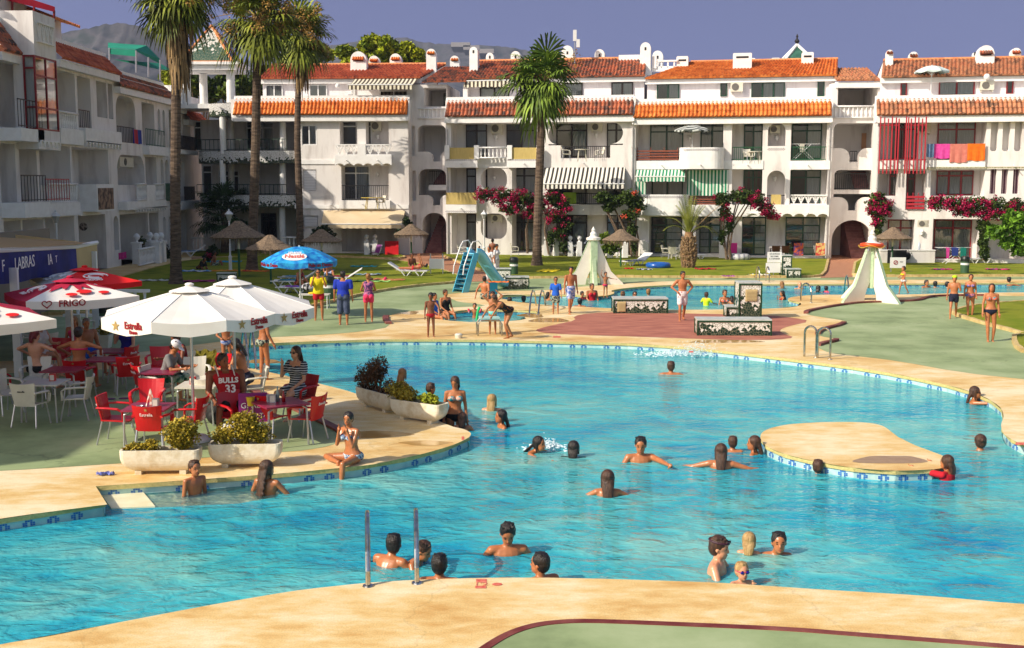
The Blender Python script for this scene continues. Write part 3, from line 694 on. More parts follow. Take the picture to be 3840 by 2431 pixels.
def mansard(f, x0, x1, yt, yb, mat, d0=.5, d1=-.15, tu=.245):
    a0, zb = f.p(x0, yb, d0); a1, zb2 = f.p(x1, yb, d0); zb = (zb+zb2)/2
    _, zt = f.p(x0, yt, d1); _, zt2 = f.p(x1, yt, d1); zt = (zt+zt2)/2
    o = tiles(f.root, a0, a1, -d0, zb, -d1, zt, mat, 'mansard_tiles', tu, .42, amp=.05)
    f.trim.box(a0, -d0+.12, zb-.42, a1, .3, zb-.05)      # fascia
    f.trim.box(a0, -d1-.05, zt+.0, a1, -d1+.2, zt+.22)   # coping
    # end cheeks
    for a in (a0-.06, a1+.0): f.trim.add([(a, -d0+.05, zb-.4), (a, .3, zb-.4), (a, .3, zt+.2), (a, -d1, zt+.2), (a+.06, -d0+.05, zb-.4), (a+.06, .3, zb-.4), (a+.06, .3, zt+.2), (a+.06, -d1, zt+.2)],
        [(0,3,2,1),(4,5,6,7),(0,1,5,4),(1,2,6,5),(2,3,7,6),(3,0,4,7)])
    return zb, zt
def O(f, x0, y0, x1, y1, dep): return (*f.r(x0, y0, x1, y1), dep)
def spout(f, x, y, d=0.0):
    a, z = f.p(x, y, d); mb = MB(); mb.tube([(a, -d+.02, z), (a, -d-.38, z-.06)], .03, 6); return mb.build('drain_spout', M_trim, f.root)
def lamp_ball(f, x, y, dep):
    a, z = f.p(x, y, -dep); mb = MB(); mb.ell((a, dep-.14, z+.05), .11, .11, .13, 10, 6); mb.box(a-.07, dep-.2, z-.14, a+.07, dep, z-.06); return mb.build('wall_lamp', M_trim, f.root, True)
M_patt = mosaic('diamond_tile', -99, -98, 9, srgb(220, 220, 220))
def trimband(f, x0, x1, y0, y1, d):
    m = MATS.get('tile_band') or stripes('tile_band', srgb(230, 228, 225), srgb(96, 70, 84), .14, 0, .5, .3)
    a0, z0, a1, z1 = f.r(x0, y0, x1, y1, d+.01); mb = MB(); n = int((a1-a0)/.07); h = (z1-z0)/3
    for i in range(n):
        for j in range(3):
            if (i+j) % 2: mb.quad((a0+i*.07, -d-.004, z0+j*h), (a0+(i+.8)*.07, -d-.004, z0+j*h), (a0+(i+.8)*.07+.02, -d-.004, z0+(j+.85)*h), (a0+i*.07+.02, -d-.004, z0+(j+.85)*h))
    return mb.build('tile_band', pm('band_tile', srgb(84, 62, 80)), f.root)
# ---- block B (weathered tiles, behind the round palm) ----
fB = Fac('apartment_building', 'white apartment block with weathered brown tile mansard behind the palm in the centre lawn', 1672, 58.8, 2376, 60.6)
f = fB; D1 = 1.6
ops = [O(f,1691,462,2014,549,D1), O(f,1688,549,1786,553,D1)]
r1 = O(f,2057,459,2336,545,D1); r1b = O(f,2103,540,2288,594,D1); ops[1] = O(f,1691,545,2014,592,D1); ops += [r1, r1b]
l1 = O(f,1689,630,1786,766,D1); m1 = O(f,1803,630,1901,718,D1); l2 = O(f,1920,628,2014,766,D1); l3 = O(f,2060,632,2340,768,D1)
g1 = O(f,1693,800,1786,950,D1); g2 = O(f,1803,801,1901,898,D1); g3 = O(f,1920,803,2008,950,D1); g4 = O(f,2044,806,2358,950,D1)
ops += [l1, m1, l2, l3, g1, g2, g3, g4]
zb, zt = mansard(f, 1668, 2374, 374, 433, M_tB)
body(f, f.p(1672,600)[0], f.p(2382,600)[0], zt, ops)
arch(f.wall, m1, .62, bottom=True); arch(f.wall, g2, .62, bottom=True)
fillet(f.wall, r1[2], r1[3], .7, -1, -1); fillet(f.wall, r1[0], r1[3], .7, 1, -1); fillet(f.wall, r1[0], r1b[3], .5, 1, 1); fillet(f.wall, r1[2], r1b[3], .7, -1, 1)
window(f, (1748,464,1827,590), D1, M_brownframe, 2, (1,)); window(f, (1900,462,2012,590), D1, M_brownframe, 2, (1,))
window(f, (2087,462,2202,590), D1, M_brownframe, 2, (1,)); window(f, (2277,460,2345,590), D1, M_brownframe, 2, (0, 1))
ac(f,1841,464,1884,500,D1); ac(f,2216,461,2260,492,D1); lamp_ball(f,1862,516,D1); lamp_ball(f,2237,510,D1); lamp_ball(f,1856,668,D1)
window(f, (1750,632,1787,766), D1, M_brownframe, 1, (0,)); window(f, (1803,632,1828,766), D1, M_brownframe, 1, (0,)); window(f, (1920,630,2012,766), D1, M_brownframe, 2, (0, 1))
window(f, (2087,634,2200,766), D1, M_brownframe, 2, (1,)); window(f, (2275,634,2335,766), D1, M_brownframe, 2, (0,))
window(f, (1750,803,1787,940), D1, M_brownframe, 1, (0,)); window(f, (1803,803,1828,940), D1, M_brownframe, 1, (0,)); window(f, (1920,805,2008,940), D1, M_brownframe, 2, (1,))
window(f, (2087,806,2202,940), D1, M_brownframe, 2, (1,)); window(f, (2277,806,2356,940), D1, M_brownframe, 2, (0, 1)); ac(f,1841,806,1884,832,D1)
M_reed = pm('reed_screen', srgb(186, 162, 96), srgb(202, 180, 112), 3, .9, .4, 60, stretch=(12, 1, 1))
for (x0, x1) in ((1668, 1790), (1900, 2018)):
    a0, z0, a1, z1 = f.r(x0, 598, x1, 629, .5); f.trim.box(a0, -.5, z0, a1, .02, z1)
a0, z0, a1, z1 = f.r(1788, 592, 1902, 630, .05); f.trim.box(a0, -.05, z0, a1, .02, z1)
trimband(f,1670,1788,598,604,.5); trimband(f,1902,2016,598,604,.5); trimband(f,1670,1784,790,797,.5)
for x0, x1 in ((1668,1686),(1778,1796),(1902,1920),(2012,2024)):
    a0, z0, a1, z1 = f.r(x0, 545, x1, 597, .5); f.trim.box(a0, -.56, z0, a1, -.3, z1)
railing(f, f.r(1686,552,1778,597,.5), -.44, M_reed, 'panel', 'balcony_screen'); railing(f, f.r(1920,552,2012,597,.5), -.44, M_reed, 'panel', 'balcony_screen')
railing(f, f.r(1796,551,1902,594,.5), -.44, M_trim, 'baluster', 'balustrade')
a0, z0, a1, z1 = f.r(1670, 768, 1786, 799, .5); f.trim.box(a0, -.5, z0, a1, .02, z1); railing(f, f.r(1673,721,1786,767,.5), -.46, M_reed, 'panel', 'balcony_screen')
railing(f, f.r(2103,548,2288,594,0), .1, M_iron, 'bars'); railing(f, f.r(2130,724,2340,768,0), .1, M_iron, 'bars')
for x, y in ((1729,613),(1966,613),(2188,611),(1730,781),(2190,784)): spout(f, x, y, .45 if x < 2100 else 0)
t_, z_ = f.p(2041, 629, .02); t2_, _ = f.p(2343, 629, .02); b_, zb_ = f.p(2037, 691, 1.5); b2_, _ = f.p(2339, 690, 1.5)
awning(f, (t_, z_, t2_), (b_, zb_, b2_), .02, 1.5, stripes('stripe_black', srgb(226, 222, 210), srgb(40, 38, 38), .27, 0, .52), .3, 'striped_awning')
setback(f, 1746, 2420, 292, 232, 374, 2.2, 5.4, M_tB, 1792, 2424)
for bx, ns in (((1800,321,1910,372),2), ((2110,312,2185,372),1), ((2293,309,2374,372),2)): window(f, bx, 2.45, M_brownframe, ns, range(ns), False)
tl_ = f.r(1585, 309, 1745, 374, -1.6); f.wall.box(tl_[2]-.2, 1.8, tl_[1]-1, tl_[2]+.1, 8, tl_[3]-.1); tiles(f.root, tl_[0], tl_[2]+.1, 1.4, tl_[3], 4.6, f.p(1660,254,-4.6)[1], M_tB, 'upper_roof', a0t=f.p(1665,254,-4.6)[0], a1t=tl_[2]+.1)
t_, z_ = f.p(1746, 300, -2.0); t2_, _ = f.p(1912, 300, -2.0); awning(f, (t_, z_, t2_), (t_, z_-.12, t2_), -2.1, -1.6, stripes('stripe_cream', srgb(222, 214, 190), srgb(70, 58, 48), .26, 0, .5), .42, 'rolled_awning')
for c in ((1760,176,1791,274,3.4,'arch',None), (1822,198,1851,238,5.4,'arch',None), (1915,192,1951,236,5.4,'arch',None), (2106,171,2149,224,5.6,'arch',None), (2230,185,2267,230,5.6,'arch',None), (2401,159,2439,262,4.0,'arch',None)): chimney(f, *c[:4], c[4], c[5], c[6])
a0, z0, a1, z1 = f.r(2320, 206, 2410, 232, -5.0); f.trim.box(a0, 5, z0-.3, a1, 5.25, z1); chimney(f,2446,190,2486,240,5.6,'arch',None)
finish(f)
# ---- block C (orange tiles) ----
fC = Fac('apartment_building', 'white apartment block with bright orange tile mansard and green striped sunblind', 2376, 60.5, 3119, 62.6)
f = fC; D1 = 1.7
a_ = O(f,2385,459,2710,636,D1); b_ = O(f,2746,459,2858,602,D1); c_ = O(f,2881,460,2945,548,1.2); d_ = O(f,2968,458,3098,603,D1)
e_ = O(f,2385,636,2730,735,D1); e2 = O(f,2746,636,2856,768,D1); n2 = O(f,2878,640,2942,776,1.2); h_ = O(f,2964,637,3100,770,D1)
a_ = O(f,2385,459,2710,603,D1); i_ = O(f,2435,813,2557,955,1.5); j_ = O(f,2610,813,2715,955,1.5); k_ = O(f,2783,813,2870,962,1.5); m_ = O(f,2872,813,3092,962,1.5)
e_ = O(f,2385,636,2730,768,D1)
zb, zt = mansard(f, 2374, 3119, 381, 437, M_tO)
body(f, f.p(2376,600)[0], f.p(3119,600)[0], zt, [a_, b_, c_, d_, e_, e2, n2, h_, i_, j_, k_, m_])
arch(f.wall, c_, th=.4); arch(f.wall, n2, th=.4)
window(f, (2439,466,2561,598), D1, M_greenframe, 2, (0, 1)); window(f, (2628,463,2712,598), D1, M_greenframe, 2, (0, 1)); window(f, (2791,464,2858,598), D1, M_greenframe, 2, (1,)); window(f, (2971,461,3079,598), D1, M_greenframe, 2, (1,))
ac(f,2567,464,2610,490,D1); lamp_ball(f,2587,520,D1); ac(f,2888,470,2925,500,1.2); lamp_ball(f,2913,520,1.2); lamp_ball(f,2905,672,1.2)
window(f, (2445,640,2560,766), D1, M_greenframe, 2, (0, 1)); window(f, (2789,638,2857,766), D1, M_greenframe, 2, (0, 1), cm=M_plaid); window(f, (2966,637,3075,768), D1, M_greenframe, 2, (1,)); 
window(f, (2436,814,2557,953), 1.5, M_greenframe, 2, (1,), bars=3); window(f, (2624,814,2700,953), 1.5, M_greenframe, 2, (0, 1), bars=3); window(f, (2783,814,2870,957), 1.5, M_greenframe, 2, (1,), bars=3); window(f, (2947,814,3072,957), 1.5, M_greenframe, 2, (1,), bars=3)
a0, z0, a1, z1 = f.r(2385, 603, 2862, 635, .05); f.trim.box(a0, -.05, z0, a1, .02, z1)
def bulge(f, x0, y0, x1, y1, d=.9, hollow=True):
    a0, z0, a1, z1 = f.r(x0, y0, x1, y1, d); r = .7; pts = [(a0, .0), (a0, -d+r)]+[(a0+r-r*cos(t), -d+r-r*sin(t)) for t in [pi/2*i/6 for i in range(1, 7)]]+[(a1-r+r*sin(t), -d+r-r*cos(t)) for t in [pi/2*i/6 for i in range(0, 7)]]+[(a1, .0)]
    f.trim.prism(pts[::-1], z0, z0+.18)
    for i in range(len(pts)-1):
        p, q = pts[i], pts[i+1]; k = .12; c = V(((a0+a1)/2, -d/2))
        ip = V(p)+(c-V(p)).normalized()*k; iq = V(q)+(c-V(q)).normalized()*k
        f.trim.add([(p[0], p[1], z0+.18), (q[0], q[1], z0+.18), (iq.x, iq.y, z0+.18), (ip.x, ip.y, z0+.18), (p[0], p[1], z1), (q[0], q[1], z1), (iq.x, iq.y, z1), (ip.x, ip.y, z1)], [(0,3,2,1),(4,5,6,7),(0,1,5,4),(1,2,6,5),(2,3,7,6),(3,0,4,7)])
bulge(f, 2545, 553, 2712, 634); trimband(f,2560,2700,558,566,.9)
bulge(f, 2401, 730, 2578, 809); trimband(f,2420,2565,735,744,.9)
railing(f, f.r(2387,562,2543,603), .08, pm('red_wood', srgb(110, 54, 36), srgb(140, 74, 50), 3, .6, stretch=(.3, 1, 4)), 'slats', 'wooden_railing'); railing(f, f.r(2578,735,2728,770), .08, MATS['red_wood'], 'slats', 'wooden_railing')
railing(f, f.r(2746,551,2858,602), .1, pm('green_iron', srgb(24, 84, 50), rough=.4), 'bars'); railing(f, f.r(2968,550,3098,602), .1, MATS['green_iron'], 'bars')
a0, z0, a1, z1 = f.r(2968, 603, 3112, 636, .15); f.trim.box(a0, -.15, z0, a1, .02, z1)
trimband(f,2878,2948,555,565,.0); railing(f, f.r(2964,730,3100,768,.35), -.3, M_trim, 'fret', 'fretwork_railing')
a0, z0, a1, z1 = f.r(2870, 768, 3108, 800, .4); f.trim.box(a0, -.4, z0, a1, .02, z1)
a0, z0, a1, z1 = f.r(2800, 800, 3108, 812, .4); scallops(f.trim, a0, a1, z0, -.4, -.1, .72, z1-z0)
a0, z0, a1, z1 = f.r(2576, 770, 2870, 812, .3); f.trim.box(a0, -.3, z0, a1, .02, z1)
railing(f, f.r(2878,732,2942,780,.0), .1, M_iron, 'bars')
mb = MB(); a0, z0, a1, z1 = f.r(2892, 730, 2928, 777, .05); mb.box(a0, -.06, z0, a1, -.03, z1); mb.build('balcony_screen', M_reed, f.root)
t_, z_ = f.p(2386, 637, .02); t2_, _ = f.p(2569, 637, .02); b_x, zb_ = f.p(2384, 664, .9); b2_, _ = f.p(2567, 666, .9)
M_gst = stripes('stripe_green', srgb(214, 222, 208), srgb(8, 128, 92), .21, 0, .5)
awning(f, (t_, z_, t2_), (b_x, zb_, b2_), .02, .9, M_gst, .3, 'striped_awning')
a0, z0, a1, z1 = f.r(2578, 638, 2730, 734, .05); mb = MB(); n = 60
for i in range(n):
    x0, x1 = a0+(a1-a0)*i/n, a0+(a1-a0)*(i+1)/n
    mb.quad((x0, -.05-.02*sin(i*.9), z0), (x1, -.05-.02*sin(i*.9+.9), z0), (x1, -.04, z1), (x0, -.04, z1))
mb.build('striped_curtain', M_gst, f.root)
a0, z0, a1, z1 = f.r(2385, 680, 2422, 730, .02); mb = MB(); mb.box(a0, -.06, z0, a1, -.04, z1); mb.build('striped_curtain', M_gst, f.root)
for x, y, d in ((2480,619,.05),(2626,617,.9),(2802,617,.05),(2488,792,.9),(3028,618,.15),(3028,798,.4)): spout(f, x, y, d)
bt = MB(); a0, z0, a1, z1 = f.r(2405, 900, 2434, 966, .25); bt.xz([(a0, z0), (a1, z0), (a1, z0+.9), (a1-.25, z1), (a0, z1)], -.9, 0); bt.build('buttress', M_wall, f.root)
bt = MB(); a0, z0, a1, z1 = f.r(2698, 905, 2722, 970, .25); bt.xz([(a0, z0), (a1, z0), (a1, z1), (a0, z1)], -.9, 0); bt.build('buttress', M_wall, f.root)
setback(f, 2420, 3136, 291, 235, 374, 2.2, 5.4, M_tO, 2590, 3142)
for bx, ns in (((2464,315,2547,374),2), ((2702,311,2726,362),1), ((2818,309,2942,374),3), ((3066,304,3091,362),1)): window(f, bx, 2.45, M_greenframe, ns, range(1, ns) if ns > 1 else (), False)
ac(f,2740,309,2786,344,2.45)
for c in ((2537,211,2580,260,4.3,'flat',None), (2749,199,2818,274,3.6,'flat',None), (2893,217,2925,233,5.8,'flat',None), (3007,196,3050,251,4.4,'flat',None), (2817,218,2832,236,6,'flat',None)): chimney(f, *c[:4], c[4], c[5], c[6])
a0, z0, a1, z1 = f.r(2445, 226, 2540, 256, -4.2); f.trim.box(a0, 4.2, z0-.2, a1, 4.4, z0+.12); f.trim.box(a0, 4.15, z1-.1, a1, 4.45, z1); f.trim.box(a0, 4.1, z0, a0+.3, 4.5, z1+.25)
for i in range(4): x = a0+(a1-a0)*(i+.5)/4; f.trim.box(x-.05, 4.2, z0, x+.05, 4.35, z1-.1)
finish(f)
# ---- block D (right) ----
fD = Fac('apartment_building', 'white apartment block with red window frames and towels over its balcony at the right', 3290, 65.0, 3960, 67.0)
f = fD; D1 = 1.7
ops = [O(f,3297,450,3694,601,D1)]+[O(f,x,447,x+22,567,.5) for x in (3718,3763,3808)]+[O(f,3297,640,3336,735,D1), O(f,3336,640,3364,735,1.2), O(f,3400,640,3468,788,D1), O(f,3492,638,3690,735,D1)]
ops += [O(f,x,635,x+19,727,.5) for x in (3715,3758,3801)]+[O(f,3315,823,3425,975,1.4), O(f,3500,822,3670,975,1.4), O(f,3690,822,3860,975,1.6)]
zb, zt = mansard(f, 3288, 3960, 370, 429, M_tT)
body(f, f.p(3290,600)[0], f.L, zt, ops)
for o in ops[1:4]: arch(f.wall, o, .14, bottom=True)
window(f, (3343,455,3435,597), D1, M_redframe, 2, (1,)); window(f, (3517,455,3653,597), D1, M_redframe, 2, (0, 1)); ac(f,3440,462,3490,500,D1)
window(f, (3336,640,3363,735), 1.2, M_redframe, 1, ()); window(f, (3402,640,3428,780), D1, M_redframe, 1, (0,), cm=M_plaid); window(f, (3513,639,3647,733), D1, M_redframe, 3, (0, 1, 2))
window(f, (3330,823,3420,968), 1.4, M_redframe, 2, (0, 1)); window(f, (3504,823,3638,970), 1.4, M_redframe, 2, (0, 1)); ac(f,3441,826,3482,852,.36); lamp_ball(f,3456,872,0)
for x in (3715,3758,3801):
    a0, z0, a1, z1 = f.r(x, 635, x+19, 727, -.3); mb = MB(); mb.quad((a0, .3, z0), (a1, .3, z0), (a1, .3, z1), (a0, .3, z1)); mb.build('curtain', M_curtpurple, f.root)
railing(f, f.r(3400,733,3466,787,.1), -.1, pm('red_iron', srgb(170, 40, 52), rough=.4), 'slats', 'red_railing')
a0, z0, a1, z1 = f.r(3297, 601, 3694, 634, .12); f.trim.box(a0, -.12, z0, a1, .02, z1)
pg = MB()
for k, x in enumerate((3303,3318,3332,3347,3362,3372,3400,3408,3418,3433,3446,3460,3474)):
    a, z1 = f.p(x, 437+(k % 3)*4, .7); _, z0 = f.p(x, 652, .7); pg.box(a-.035, -.75, z0, a+.035, -.69, z1)
for a_x, b_x in ((3303, 3372), (3400, 3474)):
    for yy in (470, 600):
        a0, z = f.p(a_x, yy, .7); a1, _ = f.p(b_x, yy, .7); pg.box(a0, -.69, z-.03, a1, -.64, z+.03)
        for x_ in (a0, a1-.05): pg.box(x_, -.64, z-.03, x_+.05, 0, z+.03)
pg.build('red_screen', MATS['red_iron'], f.root)
for x, y in ((3340,618),(3440,620),(3800,620)): spout(f, x, y, .12)
a0, z0, a1, z1 = f.r(3475, 626, 3850, 632, .13); mb = MB(); mb.box(a0, -.14, z0, a1, -.121, z1); mb.build('tile_band', pm('olive_tile', srgb(130, 124, 90), srgb(190, 186, 160), 20, .4, lo=.45, hi=.55), f.root)
setback(f, 3303, 3970, 286, 229, 374, 2.2, 5.4, M_tT, 3312, 3975)
for bx, ns, fm in (((3377,312,3400,362),1,M_redframe), ((3521,305,3653,360),2,M_redframe), ((3774,301,3798,354),1,M_redframe)): window(f, bx, 2.45, fm, ns, range(ns) if ns > 1 else (), False)
ac(f,3677,303,3727,338,2.45); mb = MB(); a, z = f.p(3700, 289, -2.0); mb.ell((a, 1.9, z), .18, .18, .18); mb.build('globe_lamp', M_trim, f.root, True)
for c in ((3323,187,3348,259,4.2,'arch',2), (3409,194,3443,233,5.5,'arch',2), (3666,170,3728,246,4.2,'arch',2), (3792,180,3829,224,5.4,'arch',2), (3648,196,3664,228,6,'arch',None)): chimney(f, *c[:4], c[4], c[5], c[6])
finish(f)
# ---- block A (left of centre, orange tiles) ----
fA = Fac('apartment_building', 'white apartment block with orange tiles and long cream awning beside the three tall palms', 870, 57.8, 1530, 58.3)
f = fA; D1 = 1.3
ops = [O(f,1273,449,1340,541,D1), O(f,1371,449,1458,541,D1), O(f,1279,620,1458,752,D1), O(f,1280,835,1490,945,1.6)]
ops += [O(f,1131,470,1190,545,.14), O(f,1135,636,1188,718,.1), O(f,1137,809,1194,868,.14)]
zb, zt = mansard(f, 872, 1527, 372, 429, M_tO)
body(f, f.p(1108,600)[0], f.p(1532,600)[0], zt, ops)
f.wall.box(f.p(872,600)[0], -.05, zb-.35, f.p(1108,600)[0], 2.2, zt)
window(f, (1283,455,1340,545), D1, M_whiteframe, 1, ()); window(f, (1373,455,1395,545), D1, M_whiteframe, 1, ()); ac(f,1393,455,1430,490,D1)
window(f, (1283,622,1389,750), D1, M_whiteframe, 2, (1,)); window(f, (1131,470,1190,545), .14, M_whiteframe, 2, (1,), False); lamp_ball(f,1416,655,D1); lamp_ball(f,1418,515,D1)
M_slat = stripes('shutter_slats', srgb(220, 220, 224), srgb(186, 186, 192), .1, 2, .5)
for bx in ((1139,640,1184,714),(1141,813,1190,850)):
    a0, z0, a1, z1 = f.r(*bx, 0); mb = MB(); mb.box(a0, .05, z0, a1, .09, z1); mb.build('roller_shutter', M_slat, f.root)
a0, z0, a1, z1 = f.r(1255, 583, 1468, 612, .5); f.trim.box(a0, -.5, z0, a1, .02, z1); scallops(f.trim, a0, a1, z0-.14, -.5, -.2, .62, .14)
a0, z0, a1, z1 = f.r(1340, 541, 1371, 583, .5); f.trim.box(a0, -.5, z0, a1, 0, z1+.02)
railing(f, f.r(1257,541,1341,583,.5), -.42, M_trim, 'fret', 'fretwork_railing'); railing(f, f.r(1371,541,1467,583,.5), -.42, M_trim, 'fret', 'fretwork_railing')
a0, z0, a1, z1 = f.r(1272, 752, 1462, 783, .3); f.trim.box(a0, -.3, z0, a1, .02, z1); railing(f, f.r(1279,695,1458,752,0), .1, M_iron, 'bars')
a0, z0, a1, z1 = f.r(1105, 769, 1532, 783, .06); f.trim.box(a0, -.06, z0, a1, .02, z1); a0, z0, a1, z1 = f.r(1105, 600, 1255, 616, .06); f.trim.box(a0, -.06, z0, a1, .02, z1)
for x, y, d in ((1300,601,.5),(1417,601,.5),(1243,766,.06),(1360,766,.3),(1490,766,.06)): spout(f, x, y, d)
t_, z_ = f.p(1214, 789, .04); t2_, _ = f.p(1519, 789, .04); b_x, zb_ = f.p(1204, 842, 2.2); b2_, _ = f.p(1504, 842, 2.2)
awning(f, (t_, z_, t2_), (b_x, zb_, b2_), .04, 2.2, pm('awning_cream', srgb(206, 184, 148), srgb(216, 198, 166), .8, .9), .26, 'cream_awning')
setback(f, 975, 1580, 295, 246, 372, 2.2, 5.6, M_tR, 1020, 1672)
for bx in ((996,318,1062,372),(1160,318,1228,372),(1317,332,1333,362),(1424,340,1530,370)): window(f, bx, 2.45, M_whiteframe, 2, (0, 1) if bx[0] < 1200 else (), False)
t_, z_ = f.p(1330, 296, -2.0); t2_, _ = f.p(1570, 296, -2.0); b_x, zb_ = f.p(1306, 320, .2); b2_, _ = f.p(1545, 334, .2)
awning(f, (t_, z_, t2_), (b_x, zb_, b2_), -2.0, .2, stripes('stripe_cream', srgb(222, 214, 190), srgb(70, 58, 48), .26, 0, .5), .3, 'striped_awning')
mb = MB(); a, z = f.p(1266, 323, -1.9); mb.ell((a, 1.9, z), .15, .15, .15); mb.build('globe_lamp', M_trim, f.root, True)
for c in ((1313,193,1374,264,3.8,'arch',1), (1382,209,1422,250,5.6,'arch',1), (1461,201,1505,250,5.6,'arch',1), (1598,183,1635,266,3.8,'arch',1), (1687,209,1722,253,5.8,'arch',1)): chimney(f, *c[:4], c[4], c[5], c[6])
finish(f)
for F_, x in ((fB, 2371), (fC, 3108), (fD, 3292), (fB, 1677), (fA, 1110)):
    a, _ = F_.p(x, 600, .08); mb = MB(); mb.tube([(a, -.07, .0), (a, -.07, 8.0)], .045, 6); [mb.box(a-.06, -.12, z, a+.06, 0, z+.05) for z in (1.5, 4.3, 6.8)]; mb.build('downpipe', pm('pipe_grey', srgb(196, 194, 194), srgb(170, 166, 166), 2, .6), F_.root)
# ---- stair passages ----
M_step = pm('stair_tile', srgb(120, 72, 70), srgb(150, 100, 96), 3, .7)
fP = Fac('stair_tower', 'white open stair passage with wavy parapets between cream awning block and weathered tile block', 1528, 57.2, 1675, 57.4)
f = fP
ops = [O(f,1590,329,1674,400,3), O(f,1566,470,1674,605,2.6), O(f,1569,634,1674,770,2.6), O(f,1583,799,1674,952,3.2)]
sl = [O(f,1543,472,1558,585,.3), O(f,1545,640,1561,752,.3), O(f,1547,804,1562,870,.3)]
body(f, f.p(1530,600)[0], f.p(1676,600)[0], f.p(1600,318)[1], ops+sl, 6)
arch(f.wall, ops[3], .72); arch(f.wall, ops[1], .4); arch(f.wall, ops[2], .5)
for o in sl: arch(f.wall, o, th=.2)
for o, yy in ((ops[1], 569), (ops[2], 732)): wings(f.wall, o, f.p(1624, yy)[0], f.p(1650, yy)[0], f.p(1610, yy)[1], .4)
railing(f, f.r(1566,405,1674,446,.1), 0, M_trim, 'baluster', 'balustrade')
sm = MB()
for i in range(14):
    a0, z0, a1, z1 = f.r(1590+i*2.2, 940-i*9, 1672, 945-i*9, 0); sm.box(a0, .4+i*.2, -.02, a1, .4+i*.2+.2, .17*(i+1))
sm.build('staircase', M_step, f.root)
sm = MB()
for i in range(9):
    a0, z0, a1, z1 = f.r(1622+i*3, 694-i*6, 1673, 700-i*6, -.8); sm.box(a0, .8+i*.12, z0, a1, .9+i*.12, z0+.2)
sm.build('staircase', M_step, f.root); railing(f, f.r(1605,640,1674,694,0), .4, M_iron, 'bars'); 
a0, z0, a1, z1 = f.r(1605, 694, 1674, 714, 0); f.trim.box(a0, .3, z0, a1, .8, z1); mb = MB(); a0, _ = f.p(1655, 900, 0); mb.tube([(a0, .3, .2), (a0, .3, 1.6), (a0+.5, 1.6, 2.6)], .03, 5)
for i in range(8): mb.box(a0+i*.06, .35+i*.15, .2+i*.12, a0+i*.06+.02, .37+i*.15, 1.6+i*.12)
mb.build('handrail', M_iron, f.root)
window(f, (1664,350,1690,396), 3, M_brownframe, 1, ())
finish(f)
fQ = Fac('stair_tower', 'white stair passage with arched entry and balustrade between orange tile block and right block', 3112, 61.5, 3296, 61.7)
f = fQ
ops = [O(f,3143,320,3290,396,4), O(f,3128,462,3284,608,3), O(f,3130,638,3277,712,3), O(f,3126,728,3284,790,3), O(f,3121,826,3268,972,4)]
body(f, f.p(3112,600)[0], f.p(3297,600)[0], f.p(3200,312)[1], ops, 6)
arch(f.wall, ops[4]); arch(f.wall, ops[1], .35); arch(f.wall, ops[2], .3)
wings(f.wall, ops[1], f.p(3187, 560)[0], f.p(3217, 560)[0], f.p(3200, 556)[1]); wings(f.wall, ops[3], f.p(3182, 740)[0], f.p(3210, 740)[0], f.p(3200, 740)[1])
tl_ = f.r(3137, 303, 3301, 330, .3); tiles(f.root, tl_[0], tl_[2], -.3, tl_[3], 3.4, f.p(3200,259,-3.4)[1], M_tT, 'upper_roof', amp=.06)
f.trim.box(tl_[0], -.2, tl_[3]-.4, tl_[2], .2, tl_[3]-.05)
railing(f, f.r(3126,396,3290,444,.1), -.05, M_trim, 'baluster', 'balustrade'); railing(f, f.r(3190,566,3216,606,0), .25, M_iron, 'bars'); railing(f, f.r(3130,650,3277,711,0), .3, M_iron, 'bars')
sm = MB()
for i in range(16): sm.box(f.p(3200,900)[0], .5+i*.22, -.02, f.p(3268,900)[0], .72+i*.22, .17*(i+1))
sm.build('staircase', M_step, f.root); sm = MB()
for i in range(9):
    a0, z0, a1, z1 = f.r(3205, 708-i*8, 3276, 716-i*8, -1.2); sm.box(a0, 1.2+i*.15, z0, a1, 1.35+i*.15, z0+.14)
sm.build('staircase', M_step, f.root)
mb = MB(); a0, z0, a1, z1 = f.r(3232, 500, 3283, 560, -2.9); mb.box(a0, 2.85, z0, a1, 2.95, z1); mb.build('rear_view_panel', pm('painted_sunny_yard', srgb(200, 150, 110)), f.root)  # flat panel; the sunlit yard is painted into its colour
finish(f)
# ---- corner with curved balconies (shaded) and bell pavilion ----
fE = Fac('corner_building', 'shaded white corner building with curved pebble mosaic balconies on white columns', 722, 56.2, 1112, 57.4)
f = fE
height_wall(f.wall, (f.p(690,600)[0], -.05, f.p(1112,600)[0], f.p(900,440)[1]), [], 2.4)
M_pm = mosaic('pebble_mosaic', 0, 1, 6, soft=.3)
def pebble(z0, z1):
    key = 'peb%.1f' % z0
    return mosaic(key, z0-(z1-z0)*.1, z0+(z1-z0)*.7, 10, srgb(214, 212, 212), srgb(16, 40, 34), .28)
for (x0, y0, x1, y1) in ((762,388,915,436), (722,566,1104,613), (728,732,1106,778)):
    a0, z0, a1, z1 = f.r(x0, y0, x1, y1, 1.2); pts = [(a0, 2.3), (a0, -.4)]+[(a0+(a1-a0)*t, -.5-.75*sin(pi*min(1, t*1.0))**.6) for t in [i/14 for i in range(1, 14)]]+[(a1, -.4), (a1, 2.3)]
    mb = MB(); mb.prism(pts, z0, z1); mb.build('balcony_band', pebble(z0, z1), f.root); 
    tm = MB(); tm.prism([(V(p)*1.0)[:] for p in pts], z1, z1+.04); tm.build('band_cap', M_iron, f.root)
for x, d in ((838, 1.0), (1062, .3), (870, -1.0)):
    for (yt, yb) in ((436, 566), (613, 732), (778, 950)):
        a, z0 = f.p(x, yb, d); _, z1 = f.p(x, yt, d); f.trim.lathe([(.2, z0-.2), (.2, z1+.2)], (a, -d, 0), 14)
